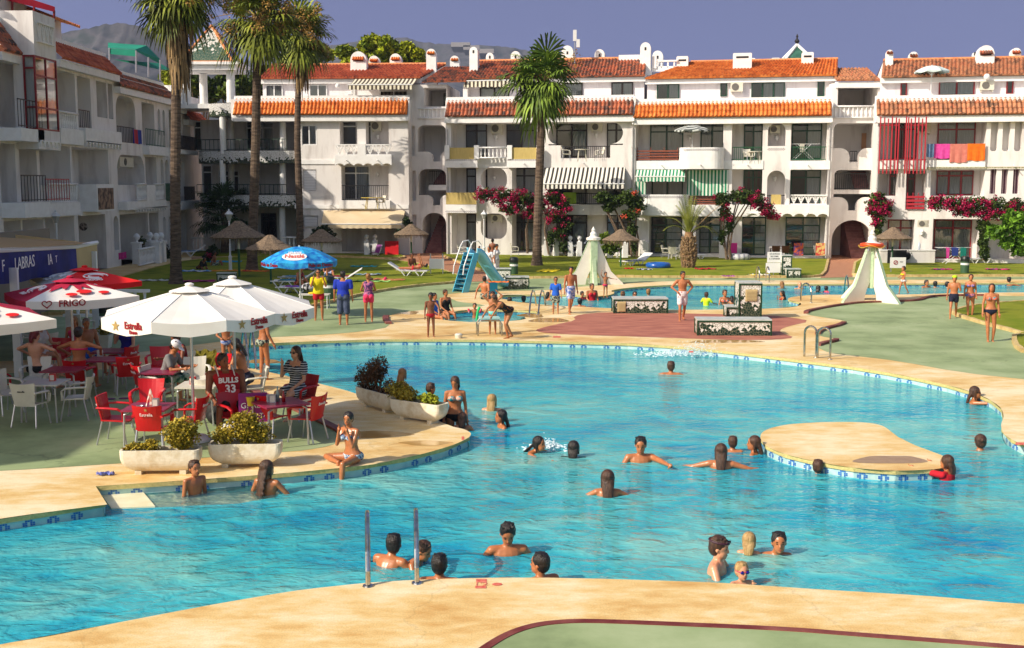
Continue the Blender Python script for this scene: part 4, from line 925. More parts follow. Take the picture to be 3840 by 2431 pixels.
for (y0, y1) in ((527, 563), (697, 730)):
    a0, z0, a1, z1 = f.r(730, y0, 1068, y1, 1.0); railing(f, (a0, z0, a1, z1+.1), -.7, pm('dark_green_iron', srgb(22, 52, 40)), 'bars', 'green_railing', sp=.3)
window(f, (925,455,1031,570), 2.4, M_whiteframe, 2, (1,)); window(f, (760,620,800,740), 2.4, M_whiteframe, 1, ()); window(f, (980,800,1040,930), 2.4, M_brownframe, 2, ()); window(f, (728,455,760,566), 2.4, M_whiteframe, 1, ())
window(f, (820,640,900,735), 2.4, M_whiteframe, 2, ()); railing(f, f.r(718,890,770,940,1.4), -1.4, M_trim, 'baluster', 'balustrade'); railing(f, f.r(1062,888,1110,930,1.4), -1.4, M_trim, 'baluster', 'balustrade')
f.wall.box(f.p(722,600)[0]-.1, 2.6, -.05, f.p(1112,600)[0], 9, f.p(900,440)[1]); tg = f.r(690, 380, 915, 436, 0)
finish(f)
pv = thing('bell_pavilion', 'white column pavilion with pebble mosaic pyramid roof rising behind the leftmost palms', 'pavilion', atY(800, 385, 79.5))
zb = pv.location.z; sP = 4387/79.5/cos(TH); mb = MB()
wp = 84/sP
for (dx, dy) in ((-wp, -.9), (wp*.92, -.9), (-wp*.62, 1.2), (wp*.62, 1.2)): mb = MB(); mb.lathe([(.3, -.2), (.27, .2), (.27, 110/sP)], (dx, dy, 0), 14); mb.build('column', M_trim, pv)
mb = MB(); h1 = 112/sP
mb.box(-wp*1.28, -1.6, h1, wp*1.28, 1.9, h1+.32); mb.box(-wp*1.4, -1.8, h1+.32, wp*1.4, 2.1, h1+.5); mb.build('cornice', M_trim, pv)
h2 = h1+.5; ap = (0, .15, h2+ (240-98)/sP); c4 = [(-wp*1.15, -1.5, h2), (wp*1.15, -1.5, h2), (wp*1.15, 1.8, h2), (-wp*1.15, 1.8, h2)]
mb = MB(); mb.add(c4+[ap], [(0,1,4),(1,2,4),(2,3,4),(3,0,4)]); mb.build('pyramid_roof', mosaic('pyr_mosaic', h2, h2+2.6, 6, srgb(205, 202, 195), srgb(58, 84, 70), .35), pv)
mb = MB()
for c in c4: mb.tube([c, ap], .09, 6)
for i in range(4): mb.tube([c4[i], c4[(i+1) % 4]], .09, 6)
mb.build('ridge_tiles', MATS['ridge'], pv)
fl = MB(); fl.box(-wp*1.35, -1.9, -.5, wp*1.35, 2.4, -.2); fl.build('terrace_slab', M_trim, pv)
# small green pyramid far behind block C
gp = thing('green_roof_turret', 'green tiled pyramid roof with black finial peeking over the orange roof ridge', 'turret', atY(2990, 240, 92))
s9 = 4387/92/cos(TH); mb = MB(); hw = 62/s9; hh = 72/s9
c4 = [(-hw, -hw*.6, 0), (hw, -hw*.6, 0), (hw, hw*1.2, 0), (-hw, hw*1.2, 0)]; ap = (0, .3, hh); mb.add(c4+[ap], [(0,1,4),(1,2,4),(2,3,4),(3,0,4)]); mb.build('pyramid_roof', M_tG, gp)
mb = MB(); [mb.tube([c, ap], .12, 6) for c in c4]; mb.build('ridge', M_trim, gp); mb = MB(); mb.lathe([(.06, hh), (.2, hh+.25), (.05, hh+.5), (.1, hh+.6), (.02, hh+.8)], (0, .3, 0), 8); mb.build('finial', M_iron, gp)
mb = MB(); mb.box(-hw*.9, -hw*.5, -6, hw*.9, hw, 0); mb.build('wall', M_wall, gp)
# antenna
an = thing('antenna_mast', 'slim steel antenna mast with white panel above the weathered roof', 'antenna', atY(2155, 235, 78)); s9 = 4387/78/cos(TH); mb = MB()
mb.tube([(0, 0, -1), (0, 0, 75/s9)], .04, 6); mb.build('mast', M_alu, an); mb = MB(); mb.box(-.11, -.1, 78/s9, .11, .1, 118/s9); mb.box(.1, -.1, 55/s9, .32, .1, 84/s9); mb.build('antenna_panel', M_whiteframe, an)
# ---- left terrace building (shaded, receding) ----
fL = Fac('apartment_building', 'shaded white terraced apartment building with arched loggias receding along the left', 0, 0, 0, 0, pa=(-22, 44, 0), pb=(-22, 84, 0))
f = fL
def aL(x): return f.p(x, 650)[0]
def bx(x0, x1, z0, z1, dep=None):
    r_ = (aL(x0), z0, aL(x1), z1)
    return r_+(dep,) if dep is not None else r_
ops = [bx(218,295,7.95,10.05,1.6), bx(303,352,7.4,10.0,1.6), bx(374,412,8.1,10.0,1.6), bx(417,434,8.1,10.0,1.6), bx(443,516,6.9,9.5,1.6), bx(540,586,6.9,9.4,1.6), bx(599,608,7.6,9.2,.5), bx(617,626,7.6,9.2,.5), bx(640,690,6.9,9.3,1.6),
       bx(0,60,3.75,6.3,1.6), bx(75,140,3.75,6.3,1.6), bx(150,266,4.5,6.4,1.6), bx(272,408,4.5,6.4,1.6), bx(440,542,4.5,6.2,1.6), bx(546,588,4.4,6.2,1.6), bx(603,614,4.0,6.1,.5), bx(620,633,4.0,6.1,.5), bx(640,692,3.8,6.0,1.6),
       bx(4,68,0.3,2.95,1.6), bx(75,155,.3,2.95,1.6), bx(160,270,.3,2.95,1.6), bx(285,388,0,2.95,1.8), bx(418,437,.9,2.8,1.4), bx(442,548,0,2.85,1.8), bx(553,588,0,2.8,1.6), bx(605,616,.6,2.5,.5), bx(626,636,.6,2.5,.5), bx(645,692,0,2.8,1.6), bx(0,90,7.0,10.0,1.6)]
Lz = 10.5
height_wall(f.wall, (0, -.05, f.L, Lz), ops)
wg = MB(); wg.box(-33.5, .4, -.05, -.01, 9, 12.1); wg.build('south_wing', M_wall, f.root)
for i in (4, 12+1): arch(f.wall, ops[i], .9, th=.5)
for i in (6, 7, 15, 16, 22, 25, 26): arch(f.wall, ops[i], th=.3)
f.wall.quad((f.L, 0, 0), (f.L, 9, 0), (f.L, 9, Lz), (f.L, 0, Lz)); f.wall.quad((0, 0, 0), (0, 0, Lz), (0, 9, Lz), (0, 9, 0)); f.wall.quad((0, 0, Lz), (f.L, 0, Lz), (f.L, 9, Lz), (0, 9, Lz))
for x0, x1, zb, zt, mt, s_ in ((216,440,10.55,11.5,M_tR,0), (440,649,9.96,10.8,M_tB,0), (694,760,8.9,9.9,M_tR,0), (0,108,10.2,11.6,M_tB,0)):
    a0, a1 = aL(x0), aL(x1); tiles(f.root, a0, a1, -.45, zb, .5, zt, mt, 'mansard_tiles', .3, .4); f.trim.box(a0, -.35, zb-.4, a1, .2, zb-.05); f.trim.box(a0, .4, zt-.05, a1, .65, zt+.2)
a0, a1 = aL(655), aL(692); f.trim.box(a0, -.3, 9.2, a1, 1, 10.9)
# projecting bay with red window
a0, a1 = f.p(134,300,1.0)[0], f.p(215,300,1.0)[0]
f.wall.box(a0, -1, 10.2, a1, .5, 12.1); f.wall.box(a0, -1, 6.1, a1, 0, 6.95)
f.wall.box(a0+.05, -.5, 6.95, a1-.05, 0, 10.2)
scallops(f.trim, a0+.1, a1-.1, 6.2, -1.06, -1.0, .5, .3)
rw = MB(); z0, z1 = 6.95, 10.2
for x in (a0, (a0+a1)/2-.03, a1-.08): rw.box(x, -1.0, z0, x+.08, -.92, z1)
for z in (z0, 7.9, 9.3, z1-.08): rw.box(a0+.08, -.99, z, a1-.08, -.93, z+.08)
for y in (-.5,): rw.box(a0+.0, y-.04, z0, a0+.07, y+.04, z1)
for z in (z0, 7.9, 9.6, z1-.08): rw.box(a0+.0, -.92, z, a0+.06, -.54, z+.08)
w_ = rw.build('bay_window', M_redframe, f.root); gm = MB(); gm.quad((a0+.03, -.96, z0), (a1, -.96, z0), (a1, -.96, z1), (a0+.03, -.96, z1)); gm.quad((a0+.03, -.96, z0), (a0+.03, -.5, z0), (a0+.03, -.5, z1), (a0+.03, -.96, z1)); gm.build('pane', M_glass, w_)
cm = MB()
for i in range(22): cm.quad((a0+.12+.02*(i % 2), -.9+i*.018, z0), (a0+.12+.02*((i+1) % 2), -.882+i*.018, z0), (a0+.12+.02*((i+1) % 2), -.882+i*.018, z1), (a0+.12+.02*(i % 2), -.9+i*.018, z1))
cm.build('curtain', M_curt, w_)
railing(f, (a0+.3, 10.8, a1-.3, 11.7), -1.03, M_trim, 'fret', 'fretwork_panel')
railing(f, bx(220,295,7.2,8.1), .0-.03, M_trim, 'baluster', 'balustrade'); railing(f, bx(303,352,7.4,8.35), .1, M_brownframe, 'bars', sp=.25); railing(f, bx(450,512,6.85,7.8), .05, M_brownframe, 'bars', sp=.25); railing(f, bx(540,610,6.85,7.85), -.2, MATS['green_iron'], 'bars', sp=.3); railing(f, bx(640,708,6.8,7.7), -.5, M_brownframe, 'bars')
f.trim.box(aL(640), -.6, 6.5, aL(712), 0, 6.78); f.trim.box(aL(538), -.4, 6.3, aL(612), 0, 6.83)
scallops(f.trim, aL(305), aL(436), 6.45, -.35, -.2, .5, .3); f.trim.box(aL(303), -.35, 6.7, aL(438), 0, 7.4)
f.trim.box(aL(216), -.25, 6.5, aL(302), 0, 7.25)
railing(f, bx(0,95,3.8,4.95), -.9, M_iron, 'bars', sp=.3); railing(f, bx(98,190,3.8,4.8), -.85, MATS['red_iron'], 'bars', sp=.3); f.trim.box(aL(0), -1, 3.1, aL(100), 0, 3.75)
railing(f, bx(0,92,7.0,8.2), -.9, M_iron, 'bars', sp=.3); f.trim.box(aL(0), -1, 6.4, aL(90), 0, 6.95)
railing(f, bx(155,266,3.65,4.6), -.25, M_trim, 'baluster', 'balustrade'); f.trim.box(aL(100), -.35, 3.03, aL(270), 0, 3.65)
f.trim.box(f.p(362,700,.9)[0], -.9, 3.15, f.p(427,700,.9)[0], 0, 4.55); pc = MB(); pc.box(f.p(366,700,.9)[0], -.93, 3.25, f.p(423,700,.9)[0], -.905, 4.35)
pc.build('framed_picture', pm('brown_picture', srgb(60, 40, 34), srgb(150, 120, 100), 3.5, .6, lo=.4, hi=.6, detail=8), f.root)
for x0, x1 in ((480, 515), (550, 583)): railing(f, bx(x0,x1,3.6,4.6), -.45, M_trim, 'baluster', 'balustrade')
f.trim.box(aL(440), -.5, 3.1, aL(590), 0, 3.58); scallops(f.trim, aL(480), aL(590), 2.95, -.5, -.35, .5, .25); f.trim.box(aL(515)+.05, -.5, 3.58, aL(550)-.05, -.3, 4.5)
railing(f, bx(602,640,3.5,4.6), -.3, MATS['green_iron'], 'bars'); railing(f, bx(660,700,3.5,4.4), -.5, M_brownframe, 'bars'); f.trim.box(aL(640), -.6, 2.9, aL(712), 0, 3.45); f.trim.box(aL(285), -.15, 2.95, aL(360), 0, 3.2)
ac(f,445,590,498,626,.6); railing(f, bx(420,503,.05,1.0), -1.3, M_trim, 'baluster', 'balustrade')
for x, y, r_ in ((172,592,.28), (295,855,.2), (310,880,.24), (355,845,.22)):
    a, z = f.p(x, y, -1.0); mb = MB(); mb.lathe([(r_, 0), (r_*.8, .03), (.02, .04)], n=20, M=MX.Translation((f.p(x+20, y, 0)[0]-.25, .8, z)) @ MX.Rotation(-pi/2, 4, 'Y')); mb.build('wall_plate', pm('wall_plate', srgb(70, 60, 66), srgb(170, 160, 160), 8, .4, lo=.45, hi=.55), f.root)
bp_ = MB()
for x, d in ((486, 1.4), (505, 1.4), (515, .6), (470, .5)):
    a = aL(x); bp_.box(a-.22, -d-.22, 0, a+.22, -d+.22, 1.15); bp_.box(a-.28, -d-.28, 1.15, a+.28, -d+.28, 1.25); bp_.lathe([(.1, 1.25), (.06, 1.33), (.17, 1.45), (.2, 1.56), (.12, 1.7), (.02, 1.75)], (a, -d, 0), 12)
bp_.build('garden_pillars', M_trim, f.root)
# upper setback of the left building
up = MB(); a0, a1 = aL(200), aL(405); up.box(a0-3, 2.2, 10.6, a1, 8, 13.4); up.build('upper_wall', M_wall, f.root); tiles(f.root, aL(20), aL(290), 1.9, 13.4, 6, 14.4, M_tO, 'upper_roof', .3); tiles(f.root, aL(290), aL(426), 1.5, 13.0, 6, 14.2, M_tO, 'upper_roof', .3)
dk = MB(); dk.box(aL(277), 2.15, 10.9, aL(322), 2.19, 12.9); dk.box(aL(362), 2.15, 10.9, aL(380), 2.19, 12.6); dk.build('opening_shade_panel', M_dark, f.root)  # dark panels on the wall, painted as the shade inside openings
finish(f)
rc = thing('roof_canopy', 'dark red fabric canopy on posts over the top left roof terrace', 'canopy', atY(100, 60, 56)); mb = MB()
P4 = [atY(-60, -30, 58), atY(50, -5, 66), atY(206, 27, 62), atY(203, 45, 57)]; P4 = [p-rc.location for p in P4]
mb.quad(*P4); mb.quad(P4[3]+V((0,0,-.45)), P4[3], P4[2], P4[2]+V((0,0,-.45))); mb.quad(atY(-60, -20, 56)-rc.location, atY(203, 45, 57)-rc.location, atY(206, 26, 57)-rc.location, atY(-60, -60, 56)-rc.location); mb.build('canopy_cloth', pm('red_cloth', srgb(150, 10, 34), srgb(170, 20, 46), 1, .9), rc)
mb = MB()
for x, y0, y1 in ((46, -10, 55), (128, 22, 60), (203, 40, 84)): mb = MB(); mb.tube([atY(x, y0, 57.2)-rc.location, atY(x, y1, 57.2)-rc.location], .06, 6); mb.build('post', M_redframe, rc)
gc = thing('roof_canopy', 'bright green fabric canopy on thin posts over the left roof terrace', 'canopy', atY(500, 240, 70)); mb = MB(); A = lambda x, y, Y=70: atY(x, y, Y)-gc.location
M_gc = pm('green_cloth', srgb(0, 120, 96), srgb(0, 140, 112), 1, .8)
mb.quad(A(405,182), A(508,186), A(550,171,73), A(405,160,73)); mb.add([A(508,186), A(600,222,73), A(550,171,73)], [(0, 1, 2)]); mb.quad(A(508,186), A(510,192), A(600,240,73), A(600,222,73)); mb.quad(A(420,222), A(600,262,73), A(642,262,75), A(600,238,75)); mb.quad(A(405,183,70), A(508,187), A(508,212), A(412,203)); mb.build('canopy_cloth', M_gc, gc)
mb = MB()
for x, y0, y1 in ((510,190,272), (556,215,290), (600,225,302), (410,180,225)): mb = MB(); mb.tube([A(x,y0), A(x,y1)], .05, 6); mb.build('post', M_alu, gc)
# ================= hills, trees, plants =================
M_hill = pm('hill_scrub', srgb(46, 54, 58), srgb(88, 86, 90), .05, .95, c3=srgb(62, 70, 68), detail=10, spec=.0, lo=.3, hi=.72)
def ridge(name, pts, Y, thick, seed):
    random.seed(seed); mb = MB(); P_ = []
    for u, v in pts: p = gY(u, v, Y); P_.append((p.x, p.z))
    Q = []
    for i in range(len(P_)-1):
        for k in range(6):
            t = k/6; Q.append((P_[i][0]*(1-t)+P_[i+1][0]*t, P_[i][1]*(1-t)+P_[i+1][1]*t+random.uniform(-1, 1)*Y*.0006))
    Q.append(P_[-1]); rows = 12; vs = []; n = len(Q)
    for j in range(rows):
        t = j/(rows-1)
        for i, (x, z) in enumerate(Q):
            vs.append((x+random.uniform(-1, 1)*Y*.002*t, Y-thick*t*t+Y*.006*sin(i*.9)*t, z*(1-t**1.2)+random.uniform(-1, 1)*Y*.0014*(0 < j < rows-1)-t*2))
    mb.add(vs, [(j*n+i, (j+1)*n+i, (j+1)*n+i+1, j*n+i+1) for j in range(rows-1) for i in range(n-1)])
    return tag(mb.build(name, M_hill, smooth=True), kind='structure')
ridge('hills', [(-300,90),(100,85),(200,68),(250,57),(290,54),(330,62),(380,80),(430,105),(480,130),(560,150),(700,160)], 900, 500, 1)
ridge('hills', [(560,150),(700,120),(820,100),(900,90),(950,88),(990,98),(1030,104),(1080,106),(1140,107),(1200,112),(1240,120),(1300,135),(1450,160),(1700,190)], 1500, 900, 2)
sc_ = MB()
for (u, v, w_) in ((1085,112,40),(1110,119,34),(1145,127,30)):
    p = gY(u, v, 1400); sc_.cbox((p.x, p.y, p.z), w_*.55, 60, 5)
tag(sc_.build('hillside_road', pm('pale_cut', srgb(150, 144, 142))), kind='structure')
def leafy(mb, blobs, n, size, rnd=random):
    """leaf sized faces spread through ellipsoids: (c, (rx,ry,rz), weight)"""
    tot = sum(b[2] for b in blobs)
    for c, r, w_ in blobs:
        c = V(c)
        for _ in range(int(n*w_/tot)):
            d = V((rnd.gauss(0, 1), rnd.gauss(0, 1), rnd.gauss(0, 1))).normalized(); k = rnd.random()**.42
            k *= .86+.22*sin(d.x*5+c.x)*sin(d.z*6+c.z*2)
            p = c+V((d.x*r[0], d.y*r[1], d.z*r[2]))*k
            a = V((rnd.uniform(-1, 1), rnd.uniform(-1, 1), rnd.uniform(-1, 1))).normalized(); b = (a.cross(V((rnd.uniform(-1, 1), rnd.uniform(-1, 1), 1)))).normalized(); s_ = size*rnd.uniform(.6, 1.3)
            mb.quad(p-a*s_*.5, p-b*s_*.32, p+a*s_*.5, p+b*s_*.32)
def leafmat(name, c1, c2, isl=.35, scale=1.2):
    m = pm(name, c1, c2, scale, .6, island=isl, spec=.3); b = m.node_tree.nodes['Principled BSDF']
    return m
M_pine = leafmat('pine_needles', srgb(92, 112, 12), srgb(168, 172, 24), .45, .5)
M_pine2 = leafmat('dark_pine_needles', srgb(40, 58, 16), srgb(86, 104, 18), .45, .5)
M_bark = pm('bark', srgb(96, 76, 60), srgb(130, 110, 92), 5, .9, .8, 14, stretch=(1, 1, 3))
def tree(label, u, vt, vb, ru, Y, mat, n=2600, leaf=.42, seed=0, group='pines behind the apartment blocks'):
    random.seed(seed+50); s_ = 2750/Y; top = gY(u, vt, Y); base = V((top.x, Y, -.5)); t = thing('pine_tree', label, 'tree', base, group=group)
    hh = top.z+.5; R_ = ru/s_; mb = MB(); mb.tube([(0, 0, 0), (.3, 0, hh*.5), (0, .2, hh*.8)], [.35, .25, .1], 8)
    blobs = []; cz = hh-R_*.75
    for k in range(9):
        a = random.uniform(0, 6.28); q = random.uniform(.25, .75); rr = R_*random.uniform(.32, .5)
        c = (cos(a)*q*R_, sin(a)*q*R_, cz+random.uniform(-.6, .45)*R_); blobs.append((c, (rr, rr, rr*.75), rr*rr)); mb.tube([(0, 0, hh*.45), c], [.14, .04], 5)
    blobs.append(((0, 0, hh-R_*.35), (R_*.45, R_*.45, R_*.35), R_*R_*.2)); mb.build('trunk', M_bark, t)
    mb = MB(); leafy(mb, blobs, n, leaf); mb.build('crown', mat, t)
    return t
for i, a in enumerate((('tall bright pine whose crown rises highest behind the red tiled roof',872,78,200,66,104,M_pine),('bright pine right of the tallest one behind the chimneys',955,96,200,46,108,M_pine),('bright pine left of the tallest one, above the red roof',808,104,200,52,106,M_pine),
    ('pale pine between the tall palms and the red roof',745,100,200,48,108,M_pine),('dark pine behind the third tall palm',690,128,220,50,105,M_pine2),('dark pine behind the second tall palm',620,150,260,60,100,M_pine2),
    ('dark pine seen between the pavilion columns',545,152,260,56,98,M_pine2),('dark pine left of the pavilion columns',462,168,260,52,98,M_pine2),('small dark pine by the green roof canopy',405,165,260,40,102,M_pine))):
    tree(a[0], *a[1:6], a[6], n=4200, seed=i, leaf=.5)
M_palm = leafmat('palm_leaf', srgb(70, 86, 20), srgb(132, 138, 44), .5, .8)
M_palmL = leafmat('fan_palm_leaf', srgb(58, 88, 22), srgb(124, 146, 50), .5, .8)
M_dead = leafmat('dead_palm_leaf', srgb(96, 76, 48), srgb(150, 122, 80), .4, 1.5)
M_seed = leafmat('palm_fruit_stalk', srgb(122, 90, 40), srgb(172, 134, 66), .4, 1.5)
M_ptrunk = pm('palm_trunk', srgb(66, 52, 42), srgb(112, 94, 78), 3, .95, .9, 9, stretch=(1, 1, 5), detail=8)
M_pboot = pm('palm_boots', srgb(92, 66, 42), srgb(160, 124, 84), 5, .9, .9, 9)
def fan(mb, o, az, el, pet, rad, n=20, droop=.5, spread=2.0, w=.042, rnd=random):
    d = V((cos(az)*cos(el), sin(az)*cos(el), sin(el))); e = o+d*pet+V((0, 0, -pet*pet*.06*max(0, cos(el))))
    side = V((-sin(az), cos(az), 0)); up = side.cross(d)*-1
    if up.z < 0: up = -up
    mb.tube([o, (o+e)/2+V((0,0,.05)), e], [.028, .022, .015], 4)
    for i in range(n):
        a = (i/(n-1)-.5)*2*spread+rnd.uniform(-.04, .04); q = d*cos(a)+side*sin(a); L = rad*(1-.25*abs(a)/spread)*rnd.uniform(.85, 1.1)
        fold = up*(.06*(1 if i % 2 else -1)); wv = (q.cross(up)).normalized()*w*rad
        p0 = e; p1 = e+q*L*.5+fold*L+V((0, 0, -droop*.1*L)); p2 = e+q*L*.8+V((0, 0, -droop*.36*L)); p3 = e+q*L*.95+V((0, 0, -droop*.8*L))
        mb.add([p0-wv*.2, p0+wv*.2, p1+wv, p1-wv, p2+wv*.7, p2-wv*.7, p3], [(0, 1, 2, 3), (3, 2, 4, 5), (5, 4, 6)])
def palm(label, ub, vb, path, r0, r1, crown_r, nl, rad, skirt, seed, fruit=0, mat=M_palm, elmin=-1.15, group='tall fan palms on the left lawn', rings=True):
    """path: (u,v) of trunk points above the base"""
    rnd = random.Random(seed); B = g(ub, vb); t = thing('fan_palm', label, 'palm tree', B, group=group)
    pts = [V((0, 0, -.05))]+[gY(u, v, B.y)-B for u, v in path]; n = len(pts); Hh = pts[-1].z
    tot = []; rad_ = []
    for i in range(n-1):
        m = max(4, int((pts[i+1]-pts[i]).length/.09))
        for k in range(m):
            q = pts[i].lerp(pts[i+1], k/m); h = q.z/Hh; tot.append(q); rr = r0+(r1-r0)*min(1, h*1.1)+r0*.55*math.exp(-q.z/.35); rad_.append(rr*(1+(.035 if len(tot) % 2 else -.02)))
    tot.append(pts[-1]); rad_.append(r1); mb = MB(); mb.tube(tot, rad_, 12); mb.build('trunk', M_ptrunk, t)
    top = pts[-1]; mb = MB()
    for i in range(int(46)):     # leaf bases
        z = top.z-rnd.uniform(.0, 1.0); a = rnd.uniform(0, 6.28); q = V((top.x, top.y, z)); d = V((cos(a), sin(a), .9)); mb.tube([q+V((cos(a), sin(a), 0))*r1*.8, q+d*(r1+.16)], [.06, .03], 4)
    mb.build('leaf_bases', M_pboot, t)
    mb = MB()
    for i in range(nl):
        k = i/nl; el = R(84)-k**.85*(R(84)-elmin); az = i*2.39996+rnd.uniform(-.5, .5)
        fan(mb, top+V((0, 0, .1)), az, el+rnd.uniform(-.1, .1), crown_r*rnd.uniform(.25, .6), rad*rnd.uniform(.7, 1.1), 24, .2+.5*k, rnd=rnd)
    mb.build('crown', mat, t)
    if skirt:
        mb = MB()
        for i in range(int(skirt[0])):
            a = rnd.uniform(0, 6.28); z0 = top.z-rnd.random()**1.3*skirt[1]; L = rnd.uniform(.7, 1.5); rr = r1+.1+rnd.random()*skirt[2]*(1-(top.z-z0)/skirt[1]*.6)
            p0 = V((top.x+cos(a)*(r1+.05), top.y+sin(a)*(r1+.05), z0+.3)); p1 = V((top.x+cos(a)*rr, top.y+sin(a)*rr, z0)); p2 = p1+V((cos(a)*.05, sin(a)*.05, -L)); sd = V((-sin(a), cos(a), 0))*.05
            mb.add([p0-sd, p0+sd, p1+sd, p1-sd, p2+sd*.3, p2-sd*.3], [(0, 1, 2, 3), (3, 2, 4, 5)])
        mb.build('dead_leaf_skirt', M_dead, t)
    if fruit:
        mb = MB()
        for i in range(fruit):
            a = rnd.uniform(0, 6.28); d = V((cos(a), sin(a), rnd.uniform(-.2, .9))).normalized(); e = top+d*crown_r*rnd.uniform(.6, 1.15)+V((0, 0, -.4)); mb.tube([top, (top+e)/2+V((0,0,.3)), e], [.03, .02, .01], 4)
            leafy(mb, [(e, (.45, .45, .6), 1)], 90, .13, rnd)
        mb.build('fruit_stalks', M_seed, t)
    return t
palm('tallest fan palm with thick shaggy skirt, nearest on the left lawn', 414, 672, ((413,560),(412,440),(413,330),(414,220),(417,-22)), .25, .2, 2.5, 50, 1.5, (380, 3.6, .45), 3, 10)
palm('leaning fan palm with orange fruit stalks, middle of the three left palms', 592, 640, ((594,560),(598,440),(601,330),(603,220),(607,48)), .26, .21, 2.6, 36, 1.7, (90, 1.5, .4), 4, 24)
palm('fan palm with slim trunk, rightmost of the three left palms', 706, 612, ((705,520),(702,420),(699,330),(700,240),(707,80)), .22, .17, 2.3, 40, 1.55, (200, 2.6, .45), 5, 14)
palm('stout fan palm with full round crown standing alone on the centre lawn', 1262, 628, ((1263,560),(1266,460),(1270,360),(1273,280),(1276,190)), .25, .2, 2.3, 44, 1.7, (40, .8, .3), 6, 1, M_palmL, -1.25, 'palms of the centre lawn')
# fan palm bush by the corner building
def fanbush(label, u, v, vt, r, seed):
    rnd = random.Random(seed); B = g(u, v); t = thing('dwarf_fan_palm', label, 'palm tree', B); s_ = (v-433)/4.55; h = (v-vt)/s_; mb = MB(); mb.tube([(0, 0, 0), (.1, 0, h*.35), (0, 0, h*.62)], [.28, .24, .2], 10); mb.build('trunk', M_ptrunk, t)
    mb = MB()
    for i in range(46): fan(mb, V((rnd.uniform(-.2, .2), rnd.uniform(-.2, .2), h*rnd.uniform(.4, .68))), i*2.4, R(80)-R(110)*i/46, r/s_*.55, r/s_*.55, 18, .3+.3*i/46, 1.5, rnd=rnd)
    mb.build('crown', leafmat('dwarf_palm_leaf', srgb(30, 50, 22), srgb(58, 82, 40), .4), t)
fanbush('bushy dark fan palm in the shade by the corner balconies', 528, 597, 430, 78, 9)
# date palm with pineapple shaped trunk
rnd = random.Random(12); B = g(1618, 633); dp = thing('date_palm', 'short date palm with pineapple shaped trunk on the centre lawn', 'palm tree', B); s_ = (633-433)/4.55; hh = 88/s_; mb = MB()
mb.lathe([(.28, 0), (.33, .35), (.37, .9), (.33, 1.4), (.26, 1.75), (.2, hh)], n=16); mb.build('trunk', M_pboot, dp); mb = MB()
for i in range(330):
    z = rnd.uniform(.05, 1.7); a = rnd.uniform(0, 6.28); r_ = .26+.11*sin(min(1, z/1.8)*pi); q = V((cos(a)*r_, sin(a)*r_, z)); mb.tube([q, q+V((cos(a)*.09, sin(a)*.09, .1))], [.06, .035], 5)
mb.build('leaf_scars', pm('leaf_scars', srgb(100, 78, 56), srgb(160, 132, 98), 9, .9), dp); mb = MB()
def frond(mb, o, az, el, L, droop, w=.28, n=22):
    pts = []; d = V((cos(az)*cos(el), sin(az)*cos(el), sin(el))); p = V(o)
    for i in range(n): pts.append(p.copy()); p = p+d*(L/n); d = (d+V((0, 0, -droop/n*(1+i/n)))).normalized()
    mb.tube(pts, [.025*(1-i/n)+.006 for i in range(n)], 4); side = V((-sin(az), cos(az), 0))
    for i in range(3, n):
        t_ = (pts[i]-pts[i-1]).normalized(); l_ = w*(1-.6*abs(i/n-.4))
        for s2 in (-1, 1): q = pts[i]; e = q+(side*s2+t_*.8+V((0, 0, .15))).normalized()*l_; mb.add([q-t_*.03, q+t_*.03, e], [(0, 1, 2)])
for az, el, L, dr in ((.3,1.2,1.9,.6),(1.9,1.35,2.3,.3),(2.7,1.1,1.8,1.2),(3.3,.95,1.7,1.5),(4.4,1.3,1.8,.8),(5.3,1.2,2.0,.7),(0,.9,1.9,1.7),(1.2,1.4,2.2,.4),(2.2,1.25,2.0,.9),(5.9,1.0,1.7,1.9),(3.9,1.25,1.7,1.0),(1.5,1.5,2.0,.3),(.7,1.3,1.9,.9),(2.5,1.4,2.1,.6),(3.6,1.35,2.0,.7),(4.8,1.1,1.7,1.5),(5.6,1.4,2.1,.5),(0.1,1.45,2.2,.4)): frond(mb, (0, 0, hh-.2), az, el, L, dr)
mb.build('crown', leafmat('date_palm_leaf', srgb(98, 106, 36), srgb(142, 146, 60), .3), dp); mb = MB(); frond(mb, (0, 0, hh-.2), .15, .85, 2.6, .25, .3); frond(mb, (0, 0, hh-.2), .4, .55, 2.2, .2, .3); mb.build('dry_fronds', M_dead, dp)
